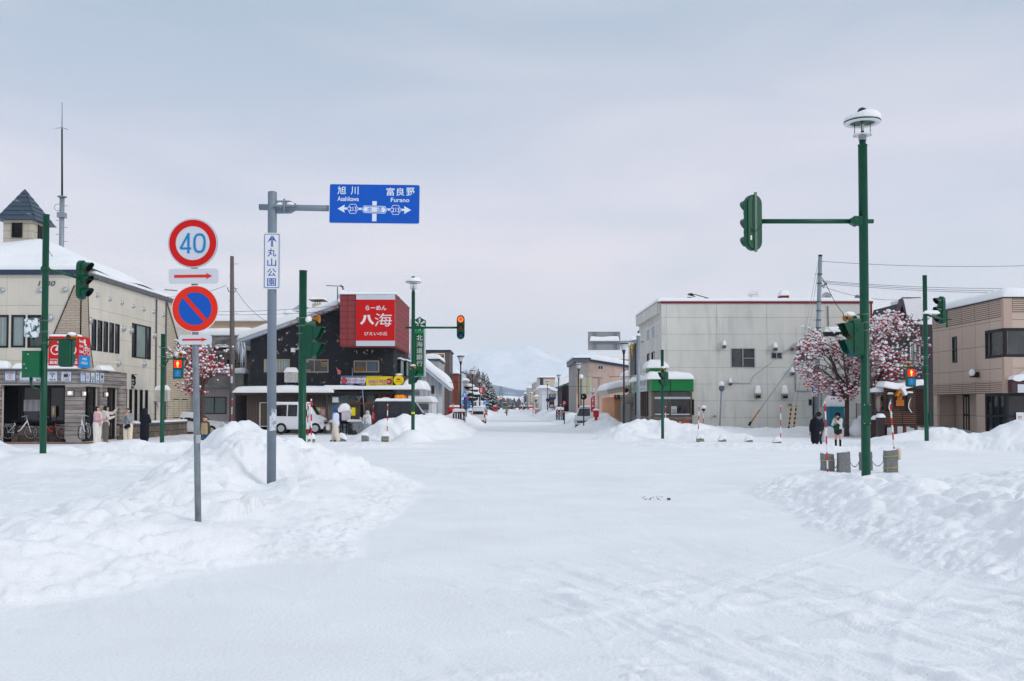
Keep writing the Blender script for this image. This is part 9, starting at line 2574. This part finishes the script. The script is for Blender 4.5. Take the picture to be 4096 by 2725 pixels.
def bank_sign():
 Y=79.;f=front(Y);C2=lambda y0,y1:f.rect('D',787,y0,872,y1);r=C2(430,930);t=thing('bank_sign','tall green and white vertical bank sign with kanji lettering',
'sign',(r[0],Y,0));m=MB(mat('bank_white',sr(206,208,218),.5,nz=(1,.04)));m.rrect(f,r[0]-.4,r[1],r[2],r[3],.1,0,-.7)
 u0,u1=r[0]-.15,f.hit('D',861,700)[0];g=C2(525,925);m.mat(mat('bank_green',sr(0,96,50),.5)).fbox(f,u0,u1,g[2],g[3]-.01,.003,.03);m.mat(mat('bank_bright',
sr(20,150,80),.5));b1=C2(527,553);b2=C2(908,924);m.fbox(f,u0+.002,u1-.002,b1[2],b1[3],.031,.04);m.fbox(f,u0+.002,u1-.002,b2[2],b2[3],.031,.04);m.mat(WHITE)
 for ch,a,b in(('北',567,615),('海',624,672),('道',680,728),('銀',736,784),('行',790,840)):sign_text(m,f,'D',ch,797,a,851,b,.042,0. if ch=='海' else .01)
 u,v=f.hit('D',824,475);m.mat(MATS['bank_green']).flat(f,[(u+.58*math.cos(k*PI/3+PI/6),v+.6*math.sin(k*PI/3+PI/6))for k in range(6)],.004);m.mat(WHITE)
 for k in range(6):a=k*PI/3+PI/6;c_,s_=math.cos(a),math.sin(a);m.flat(f,[(u+c_*.1-s_*.04,v+s_*.1+c_*.04),(u+c_*.1+s_*.04,v+s_*.1-c_*.04),(u+c_*.48+s_*.09,
v+s_*.48-c_*.09),(u+c_*.48-s_*.09,v+s_*.48+c_*.09)],.007)
 m.mat(mat('bank_green',()));sign_text(m,f,'D','HOKKAIDO BANK',790,517,862,524,.006,.02);m.build('sign_panel',t);m=MB(GALV);m.tube([(r[0]+.3,Y+.35,0),(r[0]+.3,
Y+.35,r[2])],.2,10);m.build('post',t);s=MB(SNOWP);s.slab(r[0]-.4,r[1],Y,Y+.7,r[3]-.03,.18,3,edge=.2);s.build('snow_cap',t)
bank_sign()
def debris():
 rnd=random.Random(6);m=MB(mat('brown_grit',sr(110,92,84),.9,nz=(20,.4)))
 for i in range(26):
  p=at('Q',rnd.uniform(580,690),0,10);y=7367./(at_y('Q',326+rnd.uniform(0,20))-1623.5);x=(2048+rnd.uniform(585,690)*.8689-PX)/F*y;s=rnd.uniform(.006,.014);z=gz(x,
y);m.box(x-s,x+s,y-s*1.4,y+s,z-.01,z+s*.7)
 y=7367./(at_y('Q',344)-1623.5);x=(2048+719*.8689-PX)/F*y;z=gz(x,y);m.box(x-.03,x+.03,y-.04,y+.03,z-.02,z+.04)
 tag(m.build('road_grit'),None,None,kind='stuff')
def at_y(c,y):return CR[c][1]+y*CR[c][2]
debris()
